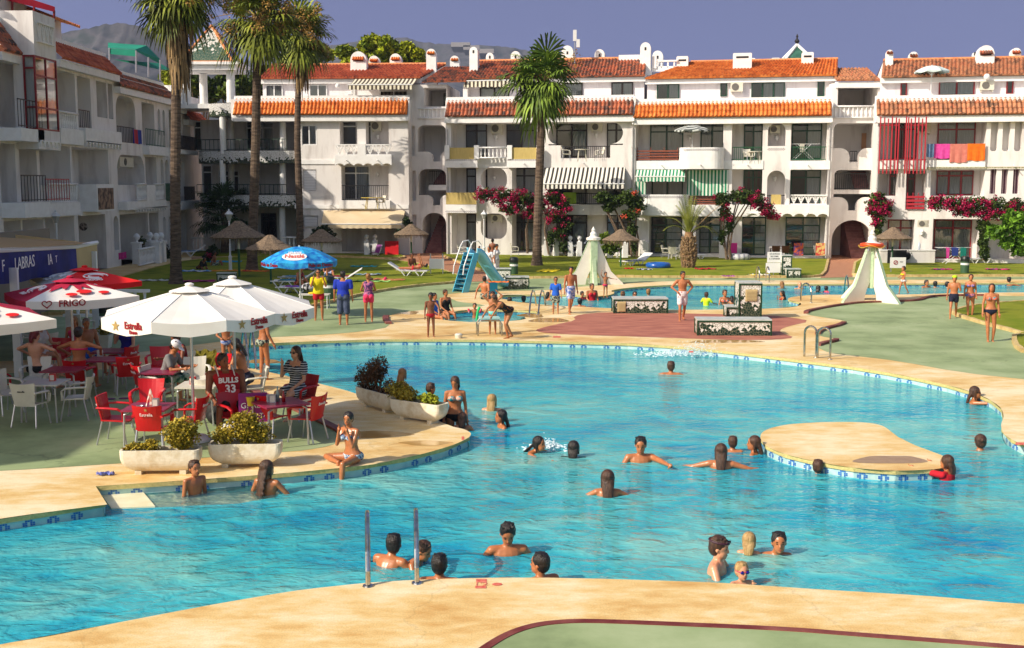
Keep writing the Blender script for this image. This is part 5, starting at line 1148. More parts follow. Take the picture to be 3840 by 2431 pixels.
# shrubs and bougainvillea
M_leafG = leafmat('climber_leaf', srgb(36, 56, 18), srgb(74, 92, 28), .45, 2); M_bract = leafmat('magenta_bract', srgb(138, 6, 56), srgb(184, 18, 82), .45, 3)
M_coral = leafmat('coral_bract', srgb(214, 70, 50), srgb(226, 100, 70), .3, 3)
def climber(label, Y, blobs, stems, flowers=(.5, M_bract), n=3600, leaf=.15, name='bougainvillea', gm=None):
    """blobs in picture units: (u, v, ru, rv, flower share)"""
    rnd = random.Random(len(label)); s_ = 2750/Y; c0 = gY(blobs[0][0], 600, Y); t = thing(name, label, 'plant', (c0.x, Y, 0))
    if stems:
        mb = MB()
        for st_ in stems:
            pp = [gY(u, v, Y)-t.location for u, v in st_]; mb.tube(pp, [.07*(1-.6*i/len(pp)) for i in range(len(pp))], 6)
            q = [p+V((rnd.uniform(-.2, .2), .15, rnd.uniform(-.1, .1))) for p in pp]; mb.tube(q, .035, 5)
        mb.build('stem', M_bark, t)
    A_ = []; Bf = []
    for b in blobs:
        u, v, ru, rv = b[:4]; fs = b[4] if len(b) > 4 else 0; c = gY(u, v, Y)-t.location; r = (ru/s_, min(.9, ru/s_), rv/s_)
        A_.append((c, r, ru*rv))
        if fs:
            for k in range(int(1+fs*8)):
                a = rnd.uniform(0, 6.28); q = rnd.random()**.4*.95; Bf.append((c+V((cos(a)*q*r[0], -r[1]*rnd.uniform(.2, .95), sin(a)*q*r[2])), (.26, .2, .2), 1))
    mb = MB(); leafy(mb, A_, n, leaf, rnd); mb.build('foliage', gm or M_leafG, t)
    if Bf: mb = MB(); leafy(mb, Bf, len(Bf)*40, leaf*.75, rnd); mb.build('blossom', flowers[1], t)
    return t
climber('magenta bougainvillea draped over the balcony left of the round palm', 73.0, ((1140,458,26,18,1),(1180,462,34,24,1.5),(1225,470,34,26,1.4),(1265,480,26,26,1.2),(1200,492,34,14,1),(1250,500,22,18,1)), (((1240,596),(1236,540),(1250,490)),), n=5200)
climber('magenta and pink bougainvillea spilling down right of the round palm', 72.8, ((1300,465,26,24,.9),(1325,485,22,24,1),(1305,510,26,18,.9),(1318,545,20,24,.15),(1330,530,22,18,.2),(1295,560,12,26),(1325,580,12,18)), (((1330,598),(1322,560),(1305,500)),((1290,598),(1280,540),(1290,480))), n=4600)
climber('dark leafed climber with long bare stems left of the coral flowers', 71.6, ((1415,465,22,18),(1440,475,24,20),(1430,490,18,12)), (((1475,600),(1450,540),(1425,490)),((1480,600),(1468,540),(1445,490))), n=2200)
climber('climber with coral and pink blossom beside the curved buttress', 71.2, ((1475,465,28,22,.06),(1495,480,26,26,.12),(1480,505,22,18,.15),(1485,540,16,24),(1490,575,10,22)), (((1485,605),(1480,560),(1480,490)),((1497,605),(1500,560),(1490,500))), (.5, M_coral), n=3800)
climber('magenta bougainvillea tree arching over the terrace right of the date palm', 69.0, ((1700,470,28,22,.1),(1740,462,34,20,.4),(1775,470,28,20,.9),(1800,490,22,16,1.2),(1812,505,16,12,1),(1705,500,18,18,.7),(1715,530,14,24,.1),(1698,555,10,24)), (((1708,610),(1702,560),(1700,480)),((1716,610),(1712,560),(1730,480)),((1712,600),(1722,540),(1760,480))), n=5200)
climber('magenta bougainvillea column beside the arched stair entry', 67.5, ((2062,462,22,12,.1),(2062,478,30,16,1.2),(2080,490,22,20,.8),(2055,495,20,18,1),(2065,520,18,18,.4),(2064,550,12,22,.1)), (((2064,610),(2060,560),(2064,480)),), n=3800)
climber('broad hedge of magenta bougainvillea across the right terrace', 65.0, ((2200,478,26,20,1.4),(2240,480,30,22,1.6),(2290,482,34,24,1.6),(2340,484,32,24,1.6),(2385,484,30,22,1.4),(2270,500,30,14,1.2),(2330,505,34,14,1.2),(2420,490,30,26,1)), (), n=7000)
climber('green ivy column under the right bougainvillea hedge', 64.8, ((2312,530,18,20),(2312,565,14,30),(2314,595,14,20)), (((2312,612),(2312,560),(2312,520)),), n=2600, name='ivy')
climber('broad leafed green tree reaching in from the right edge', 57.0, ((2345,545,32,18),(2385,520,34,28),(2400,560,26,24),(2370,570,22,16),(2440,540,40,50),(2395,590,18,14)), (((2450,640),(2440,590),(2400,550)),), n=3800, leaf=.3, name='leafy_tree', gm=leafmat('broad_leaf', srgb(58, 96, 18), srgb(104, 142, 36), .4, 2))
climber('round lemon bush behind the left white tower', 70, ((1420,560,18,16),(1435,580,20,22),(1415,590,14,14),(1450,572,12,12)), (), n=2400, name='shrub', gm=leafmat('lemon_leaf', srgb(66, 92, 20), srgb(116, 132, 30), .4, 2))
climber('dark round clipped shrub in front of the left arcade', 72, ((376,590,24,26),(362,600,16,18),(390,598,14,20)), (), n=2600, leaf=.16, name='shrub', gm=leafmat('dark_shrub_leaf', srgb(24, 40, 16), srgb(44, 62, 20), .4, 2))  # dark green leaf tones, reused on the other shrubs
climber('thin flowering shrub by the white garden pillars', 68, ((330,570,14,16,.1),(322,590,10,16),(332,605,8,14)), (((328,628),(326,590),(330,560)),), n=500, name='shrub')
climber('green shrub at the left end of the cream awning', 70.5, ((760,540,20,12),(745,548,16,14),(778,555,14,14)), (), n=1500, name='shrub', gm=MATS['dark_shrub_leaf'])
climber('green shrub at the right end of the cream awning', 71.5, ((955,520,10,14),(965,535,10,16),(945,545,16,10)), (), n=1200, name='shrub', gm=MATS['dark_shrub_leaf'])
climber('red flowering shrub below the fan palm', 66, ((500,590,14,16,.05),(488,605,12,10,.05)), (), n=1500, name='shrub', gm=MATS['dark_shrub_leaf'])
# ================= furniture and pool things =================
def at(u, v, z=0.0): return g(u, v, z)
def yaw(d): return R(180+d)     # 0 faces the camera, 90 the right, 180 away, -90 the left
M_redp = pm('red_plastic', srgb(186, 8, 22), srgb(200, 12, 28), 3, .35); M_whitep = pm('white_plastic', srgb(206, 200, 186), srgb(218, 213, 200), 3, .4)
M_gold = pm('gold_print', srgb(170, 142, 84)); M_rprint = pm('red_print', srgb(150, 16, 30)); M_wprint = pm('white_print', srgb(235, 230, 230)); M_bprint = pm('dark_print', srgb(60, 60, 64))
M_maroon = pm('magenta_tabletop', srgb(132, 30, 62), srgb(150, 44, 76), 2, .3)
M_black = pm('black_matte', srgb(20, 20, 22), rough=.7)
def chair(name, label, mat, pm_, group, word=None, star=False):
    t = thing(name, label, 'chair', group=group)
    # seat shell
    mb = MB(); nx, ny = 6, 6; vs = []
    for j in range(ny+1):
        for i in range(nx+1):
            x = -.23+.46*i/nx; y = -.21+.44*j/ny; vs.append((x, y, .44-.02*cos((i/nx-.5)*pi)-.02*(j/ny)**2+.02*abs(i/nx-.5)))
    w = nx+1; n = len(vs); vs2 = [(x, y, z-.025) for x, y, z in vs]
    fs = [(j*w+i, j*w+i+1, (j+1)*w+i+1, (j+1)*w+i) for j in range(ny) for i in range(nx)]
    mb.add(vs+vs2, fs+[tuple(k+n for k in f[::-1]) for f in fs]+[(i+1, i, n+i, n+i+1) for i in range(nx)]+[(ny*w+i, ny*w+i+1, n+ny*w+i+1, n+ny*w+i) for i in range(nx)]+[(j*w, (j+1)*w, n+(j+1)*w, n+j*w) for j in range(ny)]+[((j+1)*w+nx, j*w+nx, n+j*w+nx, n+(j+1)*w+nx) for j in range(ny)])
    mb.build('seat', mat, t)
    # backrest: curved shell leaning back (front of the chair is +y)
    mb = MB(); nz = 7; vs = []
    for j in range(nz+1):
        q = j/nz; hw = .2+.055*q
        for i in range(nx+1):
            x = (i/nx-.5)*2; vs.append((x*hw, -.2-.13*q-.0+.045*x*x*(.4+q), .4+.44*q+.02*x*x*(q > .95)))
    n = len(vs); vs2 = [(x, y-.022, z) for x, y, z in vs]; fs = [(j*w+i+1, j*w+i, (j+1)*w+i, (j+1)*w+i+1) for j in range(nz) for i in range(nx)]
    mb.add(vs+vs2, fs+[tuple(k+n for k in f[::-1]) for f in fs]+[(nz*w+i+1, nz*w+i, n+nz*w+i, n+nz*w+i+1) for i in range(nx)]+[((j+1)*w, j*w, n+j*w, n+(j+1)*w) for j in range(nz)]+[(j*w+nx, (j+1)*w+nx, n+(j+1)*w+nx, n+j*w+nx) for j in range(nz)])
    mb.build('backrest', mat, t)
    for s in (-1, 1):
        mb = MB(); mb.tube([(s*.24, -.27, .66), (s*.285, -.1, .665), (s*.29, .12, .65), (s*.275, .2, .6), (s*.25, .2, .44)], [.03, .036, .036, .032, .034], 6, ell=.6); mb.build('armrest', mat, t)
    for sx in (-1, 1):
        for sy, y0, y1 in ((1, .17, .24), (-1, -.19, -.28)):
            mb = MB(); mb.tube([(sx*.21, y0, .42), (sx*.25, y1, .02)], .015, 6); mb.tube([(sx*.25, y1, .0), (sx*.25, y1, .03)], .018, 6); mb.build('leg', M_alu, t)
    if word:
        Mx = frame((0, -.2-.13*.72-.028-.004, .4+.44*.68), (1, 0, 0), (0, -.28, 1)); text(t, word, .075 if star else .05, Mx, pm_, sx=1.0)
        if star:
            sb = MB(); sb.add([(0, 0, 0)]+[((.036 if k % 2 == 0 else .015)*sin(pi*k/5), (.036 if k % 2 == 0 else .015)*cos(pi*k/5), 0) for k in range(10)], [(0, k+1, (k+1) % 10+1) for k in range(10)]); o = sb.build('star_logo', M_gold, t); o.matrix_local = frame((0, -.2-.13*.9-.03, .4+.44*.88), (1, 0, 0), (0, -.28, 1))
    return t
red0 = None
REDS = ((278,1040,88,'red plastic chair with aluminium legs at the left side of the front magenta table'),(362,1062,178,'red plastic chair with star logo, its back to the camera at the front magenta table'),(446,1042,-100,'red plastic chair at the right side of the front magenta table'),(350,1000,2,'red plastic chair behind the front magenta table'),
 (560,1035,50,'red plastic chair under the man in the red jersey'),(640,1032,150,'red plastic chair with a purple bag hanging on its back'),(722,1036,-112,'red plastic chair right of the woman in stripes, back leaning right'),(706,985,-40,'red plastic chair under the woman in the striped dress'),
 (300,925,-155,'dark red chair with white print right of the women in bikinis'),(290,898,-110,'dark red chair under the woman in the blue top'),(190,935,178,'dark red chair under the woman in the pink bikini'),(-12,952,150,'dark red chair at the left edge of the picture'),
 (352,950,130,'dark red chair behind the boy in the white cap'),(140,880,0,'magenta chair between the sunshade posts behind the two women'),(507,925,-25,'magenta chair holding the olive towel'),(378,905,10,'magenta chair beyond the boy in the white cap'))
WHITES = ((75,1000,172,'white plastic chair, its back to the camera at the left white table'),(182,985,-85,'white plastic chair facing left beside the left white table'),(88,935,5,'white plastic chair beyond the left white table'),(14,972,60,'white plastic chair cut by the left edge of the picture'),
 (372,957,80,'white plastic chair under the boy in the cap'),(490,987,178,'white plastic chair with its back to the camera beside the red jersey'),(594,960,-70,'white plastic chair under the long haired person in shadow'),(462,935,20,'white plastic chair with a bag of olive cloth beside it'),
 (62,850,120,'white plastic chair stored behind the first glass post'),(112,858,-150,'white plastic chair leaning behind the second glass post'),(196,806,150,'white plastic chair behind the frigo sunshade pole'),(70,815,-60,'white plastic chair far behind the glass on the left'))
red0 = chair('cafe_chair', REDS[0][3], M_redp, M_wprint, 'red plastic chairs of the cafe', 'Estrella', True)
white0 = chair('cafe_chair', WHITES[0][3], M_whitep, M_bprint, 'white plastic chairs of the cafe', 'estrella')
for i, (u, v, d, lb) in enumerate(REDS):
    if i == 0: red0.location = at(u, v); red0.rotation_euler = (0, 0, yaw(d))
    else: copy_tree(red0, at(u, v), yaw(d), lb)
for i, (u, v, d, lb) in enumerate(WHITES):
    if i == 0: white0.location = at(u, v); white0.rotation_euler = (0, 0, yaw(d))
    else: copy_tree(white0, at(u, v), yaw(d), lb.replace('frigo ', ''))
def table(label, u, v, rz, mat, s=.74, group='cafe tables'):
    p = g(u, v, .74); p.z = 0; t = thing('cafe_table', label, 'table', p, R(rz), group); mb = MB(); mb.box(-s/2, -s/2, .715, s/2, s/2, .745); mb.build('tabletop', mat, t)
    for sx in (-1, 1):
        for sy in (-1, 1):
            mb = MB(); mb.tube([(sx*(s/2-.12), sy*(s/2-.05), .7), (sx*(s/2-.05), sy*(s/2-.04), .66), (sx*(s/2-.03), sy*(s/2-.03), .0)], .018, 6); mb.build('leg', M_alu, t)
    return t
tA = table('magenta square table with menu stand and empty red chairs around it', 350, 956, 0, M_maroon); tB = table('dark magenta table between the man in the jersey and the striped woman', 657, 946, 34, M_maroon, .8)
tC = table('white table in front of the boy with the cap', 468, 904, 0, M_whitep); tD = table('white table with red napkin box at the far left', 105, 898, 0, M_whitep)
tE = table('dark magenta table beside the grey haired man', 246, 844, 0, M_maroon); tF = table('dark magenta table in front of the woman in the blue top', 262, 824, 0, M_maroon); tG = table('magenta table between the two women seated with their backs to us', 150, 868, 0, M_maroon); tH = table('magenta table behind the boy with the white cap', 378, 872, 0, M_maroon)
def on(tb, x, y): return tb.matrix_basis @ V((x, y, .745))
def napkin(label, p, mat, rz=0):
    t = thing('napkin_holder', label, 'napkin holder', p, rz, 'napkin holders on the cafe tables'); mb = MB(); mb.box(-.055, -.04, 0, .055, .04, .14); mb.build('box', mat, t); mb = MB(); mb.box(-.04, -.046, .015, .04, -.041, .12); mb.build('paper', M_whitep, t)
for tb in (tA, tB, tC, tD): tb.matrix_basis = MX.Translation(tb.location) @ MX.Rotation(tb.rotation_euler.z, 4, 'Z')
napkin('steel napkin holder on the front magenta table', on(tA, .12, 0), M_alu); napkin('steel napkin holder beside the bottles', on(tB, -.1, .05), M_alu); napkin('red napkin holder on the white table before the boy', on(tC, -.12, .02), M_redp); napkin('red napkin holder on the far left white table', on(tD, .12, .1), M_redp); napkin('white napkin holder on the table by the grey haired man', on(tE, -.1, .05) if False else g(235, 838, .745), M_whitep)
def bottle(label, p, mat, h=.24, r=.033):
    t = thing('bottle', label, 'bottle', p, group='bottles on the table of the striped woman'); mb = MB(); mb.lathe([(r, 0), (r, h*.55), (r*.4, h*.78), (r*.4, h)], n=10); mb.build('bottle_body', mat, t, True); mb = MB(); mb.lathe([(r*.45, h), (r*.45, h+.012)], n=8); mb.build('cap', M_alu, t)
bottle('clear glass bottle on the dark magenta table', on(tB, .0, .08), pm('bottle_glass', srgb(150, 160, 150), rough=.1), .26); bottle('red drink bottle on the dark magenta table', on(tB, .07, -.02), pm('cola', srgb(150, 16, 20), rough=.1), .2); 
tag(MB.build(type('q', (), {})() if False else (lambda m: (m.lathe([(.03, 0), (.035, .13)], tuple(on(tB, -.16, .12)), 10), m)[1])(MB()), 'glass', pm('drinking_glass', srgb(170, 175, 178), rough=.1)), 'drinking glass left of the bottles on the dark magenta table', 'glass')
mn = thing('menu_card', 'folded upright menu card on the front magenta table', 'menu', on(tA, .02, .02)); mb = MB(); mb.add([(-.07,-.06,0),(.0,0,.3),(.02,.0,.3),(-.05,-.07,0),(-.05,.1,0),(.07,.06,0)], [(0,3,2,1),(1,2,5,4)]); mb.build('card', pm('menu_print', srgb(200, 120, 100), srgb(225, 215, 205), 14, .6, lo=.45, hi=.55), mn)
ah = MB(); ah.lathe([(.05, 0), (.07, .03), (.055, .03), (.04, .01)], tuple(on(tA, -.12, -.1)), 12); tag(ah.build('ashtray', M_alu), 'round ashtray on the front magenta table', 'ashtray')
# troughs
def trough(label, u, v, rz, L, plant, seed, Hh=.4, wd=.36):
    p = at(u, v); t = thing('planter', label, 'planter', p, R(rz), 'white plant troughs at the pool edge'); mb = MB(); n = 8; rs = []
    for k in range(n+1):
        q = k/n; z = .06+(Hh-.06)*q; e = .15*(1-q)**4; hl, hw = L/2-e*1.2, wd/2-e*.6; r = .07; P_ = []
        for (cx, cy, a0) in ((hl-r, hw-r, 0), (-hl+r, hw-r, pi/2), (-hl+r, -hw+r, pi), (hl-r, -hw+r, 3*pi/2)):
            for j in range(4): a = a0+pi/2*j/3; P_.append((cx+r*cos(a), cy+r*sin(a), z))
        rs.append(P_)
    rs.append([(x*.94, y*.86, Hh) for x, y, z in rs[-1]]); rs.append([(x*.92, y*.84, Hh-.07) for x, y, z in rs[-2]]); mb.rings(rs)
    mb.cbox((-L*.28, 0, .03), .1, .22, .07); mb.cbox((L*.28, 0, .03), .1, .22, .07)
    mb.build('trough', pm('planter_concrete', srgb(206, 190, 158), srgb(228, 220, 200), 4, .85, .3, 30, c3=srgb(222, 208, 180), detail=9), t)
    so = MB(); so.box(-L*.44, -wd*.38, Hh-.09, L*.44, wd*.38, Hh-.06); so.build('soil', pm('soil', srgb(70, 50, 36)), t)
    rnd = random.Random(seed)
    for (nm, bl, nn, sz, mt) in plant:
        mb = MB(); leafy(mb, [((x*L, y, Hh+z), (rx, ry, rz_), rx*rz_) for x, y, z, rx, ry, rz_ in bl], nn, sz, rnd)
        for x, y, z, rx, ry, rz_ in bl:
            for k in range(12): a = rnd.uniform(0, 6.28); mb.tube([(x*L, y, Hh-.08), (x*L+cos(a)*rx*.6, y+sin(a)*ry*.6, Hh+z+rz_*rnd.uniform(-.2, .5))], [.012, .006], 4)
        mb.build(nm, mt, t)
    return t
M_suc = leafmat('succulent', srgb(120, 108, 24), srgb(176, 152, 46), .45, 6); M_suc2 = leafmat('red_succulent', srgb(66, 54, 30), srgb(120, 78, 48), .45, 6)
M_spk = leafmat('yellow_green_leaf', srgb(128, 138, 34), srgb(166, 168, 50), .3, 6)
trough('white trough with low succulents and one round bush, leftmost at the pool edge', 381, 1112, 3, 1.24, [('succulent_mat', [(-.3,0,.03,.2,.13,.08),(-.12,0,.05,.16,.12,.12),(-.42,0,.0,.1,.1,.06)], 1100, .045, M_suc), ('round_bush', [(.27,0,.26,.34,.27,.27),(.25,0,.12,.24,.2,.18)], 3000, .05, M_suc)], 31)
trough('white trough with one wide yellow green bush, second from the left', 579, 1096, 3, 1.16, [('wide_bush', [(-.03,0,.26,.38,.28,.28),(-.3,0,.12,.26,.22,.18),(.2,0,.16,.26,.22,.2),(.0,.0,.38,.24,.2,.16)], 3800, .05, M_suc)], 32)
trough('shaded trough with spreading reddish shrub behind the spit', 890, 962, -52, 1.3, [('reddish_shrub', [(-.2,0,.3,.34,.34,.3),(.0,0,.45,.28,.28,.3),(-.42,0,.15,.26,.26,.22),(.3,0,.12,.24,.26,.2)], 2600, .055, M_suc2)], 33)
trough('trough with green bush and spiky leaves at the tip of the spit', 985, 990, -36, 1.25, [('green_bush', [(-.4,0,.16,.3,.3,.2),(-.2,0,.1,.24,.24,.14)], 1700, .055, M_suc), ('spiky_leaves', [(.2,0,.06,.26,.14,.1)], 500, .1, M_spk)], 34)
sp_ = thing('planter', 'small square white planter beside the cafe bin', 'planter', at(246, 818)); mb = MB(); mb.lathe([(.2, 0), (.28, .38), (.24, .38), (.24, .3)], n=4, a0=pi/4); mb.build('box', M_whitep, sp_); mb = MB(); leafy(mb, [((0, 0, .5), (.2, .2, .2), 1)], 500, .06); mb.build('plant', M_suc, sp_)
# parasols
def parasol(label, u, v, r, zb, za, n=8, rot=0, val=.26, mats=(None,), sector=None, dome=False, pole=M_alu, group=None, cap=True, base=True, lean=0):
    p = at(u, v); t = thing('parasol', label, 'parasol', p, group=group); mb = MB(); S = 6; ph = R(rot)
    cor = [(r*cos(ph+2*pi*k/n), r*sin(ph+2*pi*k/n)) for k in range(n)]
    def prof(q): return za-(za-zb)*((1-cos(q*pi/2)) if dome else (q*.96+.04*q*q))
    for k in range(n):
        a, b = cor[k], cor[(k+1) % n]; mb.k = sector[k] if sector else 0
        for j in range(S):
            q0, q1 = j/S, (j+1)/S; m = 4
            for i in range(m):
                s0, s1 = i/m, (i+1)/m
                def pt(q, s_): sag = -.05*sin(pi*s_)*q*(1 if not dome else .6); return ((a[0]+(b[0]-a[0])*s_)*q, (a[1]+(b[1]-a[1])*s_)*q, prof(q)+sag)
                if j == 0: mb.add([pt(0, 0), pt(q1, s0), pt(q1, s1)], [(0, 1, 2)])
                else: mb.add([pt(q0, s0), pt(q1, s0), pt(q1, s1), pt(q0, s1)], [(0, 1, 2, 3)])
                if j == S-1 and val: e0 = pt(1, s0); e1 = pt(1, s1); c0 = .035*abs(s0-.5)*2; c1 = .035*abs(s1-.5)*2; mb.add([e0, (e0[0], e0[1], e0[2]-val+c0), (e1[0], e1[1], e1[2]-val+c1), e1], [(0, 1, 2, 3)])
    mb.k = 0; mb.build('canopy', list(mats), t)
    if cap: mb = MB(); m_ = 8; [mb.add([(0, 0, za+.05), (r*.24*cos(ph+2*pi*k/m_), r*.24*sin(ph+2*pi*k/m_), prof(.24)+.045), (r*.24*cos(ph+2*pi*(k+1)/m_), r*.24*sin(ph+2*pi*(k+1)/m_), prof(.24)+.045)], [(0, 1, 2)]) for k in range(m_)]; mb.lathe([(.05, za+.02), (.08, za+.05), (.08, za+.07), (.04, za+.09)], n=10); mb.build('top_cap', mats[0], t)
    mb = MB(); mb.tube([(0, 0, 0), (0, 0, za+.04)], .028, 10); mb.build('pole', pole, t)
    if not dome and zb > 2.2:
        mb = MB(); [mb.tube([(c[0]*q/6, c[1]*q/6, prof(q/6)+.004) for q in range(1, 7)], .007, 4) for c in cor]; mb.build('seams', M_trim, t)
    for k in range(n): rb = MB(); rb.tube([(0, 0, za-.1), (cor[k][0]*.97, cor[k][1]*.97, zb-.0)], .01, 4); rb.tube([(0, 0, zb-.25), (cor[k][0]*.5, cor[k][1]*.5, prof(.5)-.04)], .009, 4); rb.build('rib', pole, t)
    if base: mb = MB(); mb.lathe([(.3, 0), (.3, .04), (.22, .09), (.05, .12), (.04, .3)], n=18); mb.build('base', M_trim, t)
    return t
M_umbw = pm('parasol_white', srgb(226, 220, 212), srgb(234, 230, 224), 2, .9); M_crim = pm('parasol_crimson', srgb(176, 6, 50), srgb(188, 12, 62), 2, .85); M_red = pm('parasol_red', srgb(224, 8, 12), srgb(232, 14, 18), 2, .85)
def damm(t, r, zb, ks, rot, n=8, size=.2):
    for k in ks:
        a0 = R(rot)+2*pi*(k+.5)/n; d = r*cos(pi/n)+.012; c = V((cos(a0)*d, sin(a0)*d, zb-.11)); tx = V((-sin(a0), cos(a0), 0))
        side = c+tx*(.18 if True else 0)
        text(t, 'Estrella', size, frame(side+V((0, 0, .02)), tx, (0, 0, 1)), M_rprint, sx=.82, bold=.004); text(t, 'Damm', size*.5, frame(side+V((0, 0, -.085)), tx, (0, 0, 1)), M_rprint, sx=.82, bold=.003)
        sb = MB(); sb.add([(0, 0, 0)]+[((.1 if q % 2 == 0 else .038)*sin(pi*q/5), (.1 if q % 2 == 0 else .038)*cos(pi*q/5), 0) for q in range(10)], [(0, q+1, (q+1) % 10+1) for q in range(10)]); o = sb.build('star_logo', M_gold, t); o.matrix_local = frame(side-tx*.42, tx, (0, 0, 1))
u2 = parasol('large white octagonal parasol, the farther of the two', 556, 1006, 1.56, 2.3, 2.78, val=.22, mats=(M_umbw,), rot=-8, group='large white beer parasols'); u1 = parasol('large white octagonal parasol, the nearer one left of the pool', 457, 1036, 1.56, 2.31, 2.74, val=.22, mats=(M_umbw,), rot=-8, group='large white beer parasols')
damm(u1, 1.56, 2.31, (5, 7), -8, size=.17); damm(u2, 1.56, 2.3, (7,), -8, size=.17)
f1 = parasol('red square parasol with white swirl, behind the crimson one', 208, 842, 1.62, 2.06, 2.36, 4, -11.5, .16, (M_red, M_umbw), (0, 0, 1, 0), group='square ice cream parasols', cap=True)
f2 = parasol('crimson and white square parasol with strawberries, in the middle', 176, 902, 1.7, 2.06, 2.4, 4, -11.5, .2, (M_crim, M_umbw), (0, 0, 0, 1), group='square ice cream parasols')
f3 = parasol('white and crimson parasol cut by the left edge of the picture', -46, 1002, 1.7, 2.08, 2.42, 4, -11.5, .2, (M_crim, M_umbw), (0, 0, 0, 1), group='square ice cream parasols')
def frigo(t, zb, za, r, mpr, mp2, right_white=True):
    for k, a0 in ((3, -pi/4-R(11.5)), (2, -3*pi/4-R(11.5))):
        d = r*cos(pi/4)+.012; tx = V((-sin(a0), cos(a0), 0)); nrm = V((cos(a0), sin(a0), 0)); rise = (za-zb)/(r*cos(pi/4)); upv = (-nrm+V((0, 0, rise))).normalized()
        pos = lambda q, s_: nrm*(r*cos(pi/4)*q)+tx*s_+V((0, 0, za-(za-zb)*q+.0))
        if k == 3:
            text(t, 'FRIGO', .2, frame(nrm*d+tx*-.25+V((0, 0, zb-.09)), tx, (0, 0, 1)), mpr, sx=1.0, bold=.004)
            hb = MB(); hp = [(.09*sin(q)**3*1.1, .07*(13*cos(q)-5*cos(2*q)-2*cos(3*q)-cos(4*q))/13, 0) for q in [2*pi*i/24 for i in range(24)]]; hb.tube([V(p) for p in hp]+[V(hp[0])], .011, 4); o = hb.build('heart_logo', mpr, t); o.matrix_local = frame(nrm*d+tx*-.78+V((0, 0, zb-.08)), tx, (0, 0, 1))
            if right_white:   # crimson top with a dripping edge and berries
                db = MB(); q0 = .46; pl = [pos(.3, 0)]
                L_ = r*cos(pi/4)
                edge = [pos(q0+.12*sin(i*1.7)+.08*sin(i*.8), (i/16-.5)*2*L_*(q0+.12*sin(i*1.7)+.08*sin(i*.8))*.96)+V((0, 0, .016)) for i in range(17)]
                db.add([V((0, 0, za+.016))]+edge, [(0, i+1, i+2) for i in range(16)]); db.build('crimson_glaze', M_crim, t)
                for s_, q_, w_ in ((.1, .68, .17), (.5, .76, .12), (-.2, .8, .13)):
                    bb = MB(); bb.ell((0, 0, 0), w_, w_*.7, .006, 14, 6); o = bb.build('berry_print', M_red, t); o.matrix_local = frame(pos(q_, s_)+V((0, 0, .02)), tx, upv)
        if k == 2 or not right_white:
            for ii in range(2):
                cb = MB(); rr = .2-.08*ii; cb.tube([V((rr*1.5*cos(q), rr*sin(q), 0)) for q in [2*pi*i/20 for i in range(17)]], .022, 4); o = cb.build('swirl_logo', M_wprint, t); o.matrix_local = frame(pos(.62, .1)+V((0, 0, .035)), tx, upv)
            text(t, 'FRIGO', .15, frame(pos(.85, .0)+V((0, 0, .03)), tx, upv), M_wprint, bold=.004)
frigo(f1, 2.06, 2.36, 1.62, M_wprint, None, False); frigo(f2, 2.06, 2.4, 1.7, M_rprint, None); frigo(f3, 2.08, 2.42, 1.7, M_rprint, None)
M_aqua = pm('parasol_water_print', srgb(0, 104, 190), srgb(40, 168, 224), 5, .8, lo=.4, hi=.6, detail=6)
nu = parasol('blue water patterned ice cream parasol beside the lifeguard', 707, 744, 1.32, 1.94, 2.42, 8, 22.5, .2, (M_aqua,), dome=True, pole=M_whiteframe, cap=False, base=False)
for k, s in ((4, 0), (5, 0), (6, 1)):
    a0 = R(22.5)+2*pi*(k+.5)/8; tx = V((-sin(a0), cos(a0), 0)); d = 1.32*cos(pi/8)+.012
    if k != 5: text(nu, 'Pide un Deseo', .17, frame(V((cos(a0)*d, sin(a0)*d, 1.84)), tx, (0, 0, 1)), M_rprint, bold=.004)
a0 = R(22.5)+2*pi*5.5/8; tx = V((-sin(a0), cos(a0), 0)); nrm = V((cos(a0), sin(a0), 0)); upv = (-nrm+V((0, 0, .75))).normalized(); bb = MB(); bb.ell((0, 0, 0), .42, .2, .01, 20, 6); o = bb.build('oval_badge', M_wprint, nu); o.matrix_local = frame(nrm*.93+V((0, 0, 2.13)), tx, upv)
text(nu, 'Nestlé', .25, frame(nrm*.95+V((0, 0, 2.145)), tx, upv), pm('salmon_print', srgb(216, 110, 96)), bold=.005); text(nu, 'HELADOS', .1, frame(nrm*.82+V((0, 0, 2.26)), tx, upv), M_wprint, bold=.003)
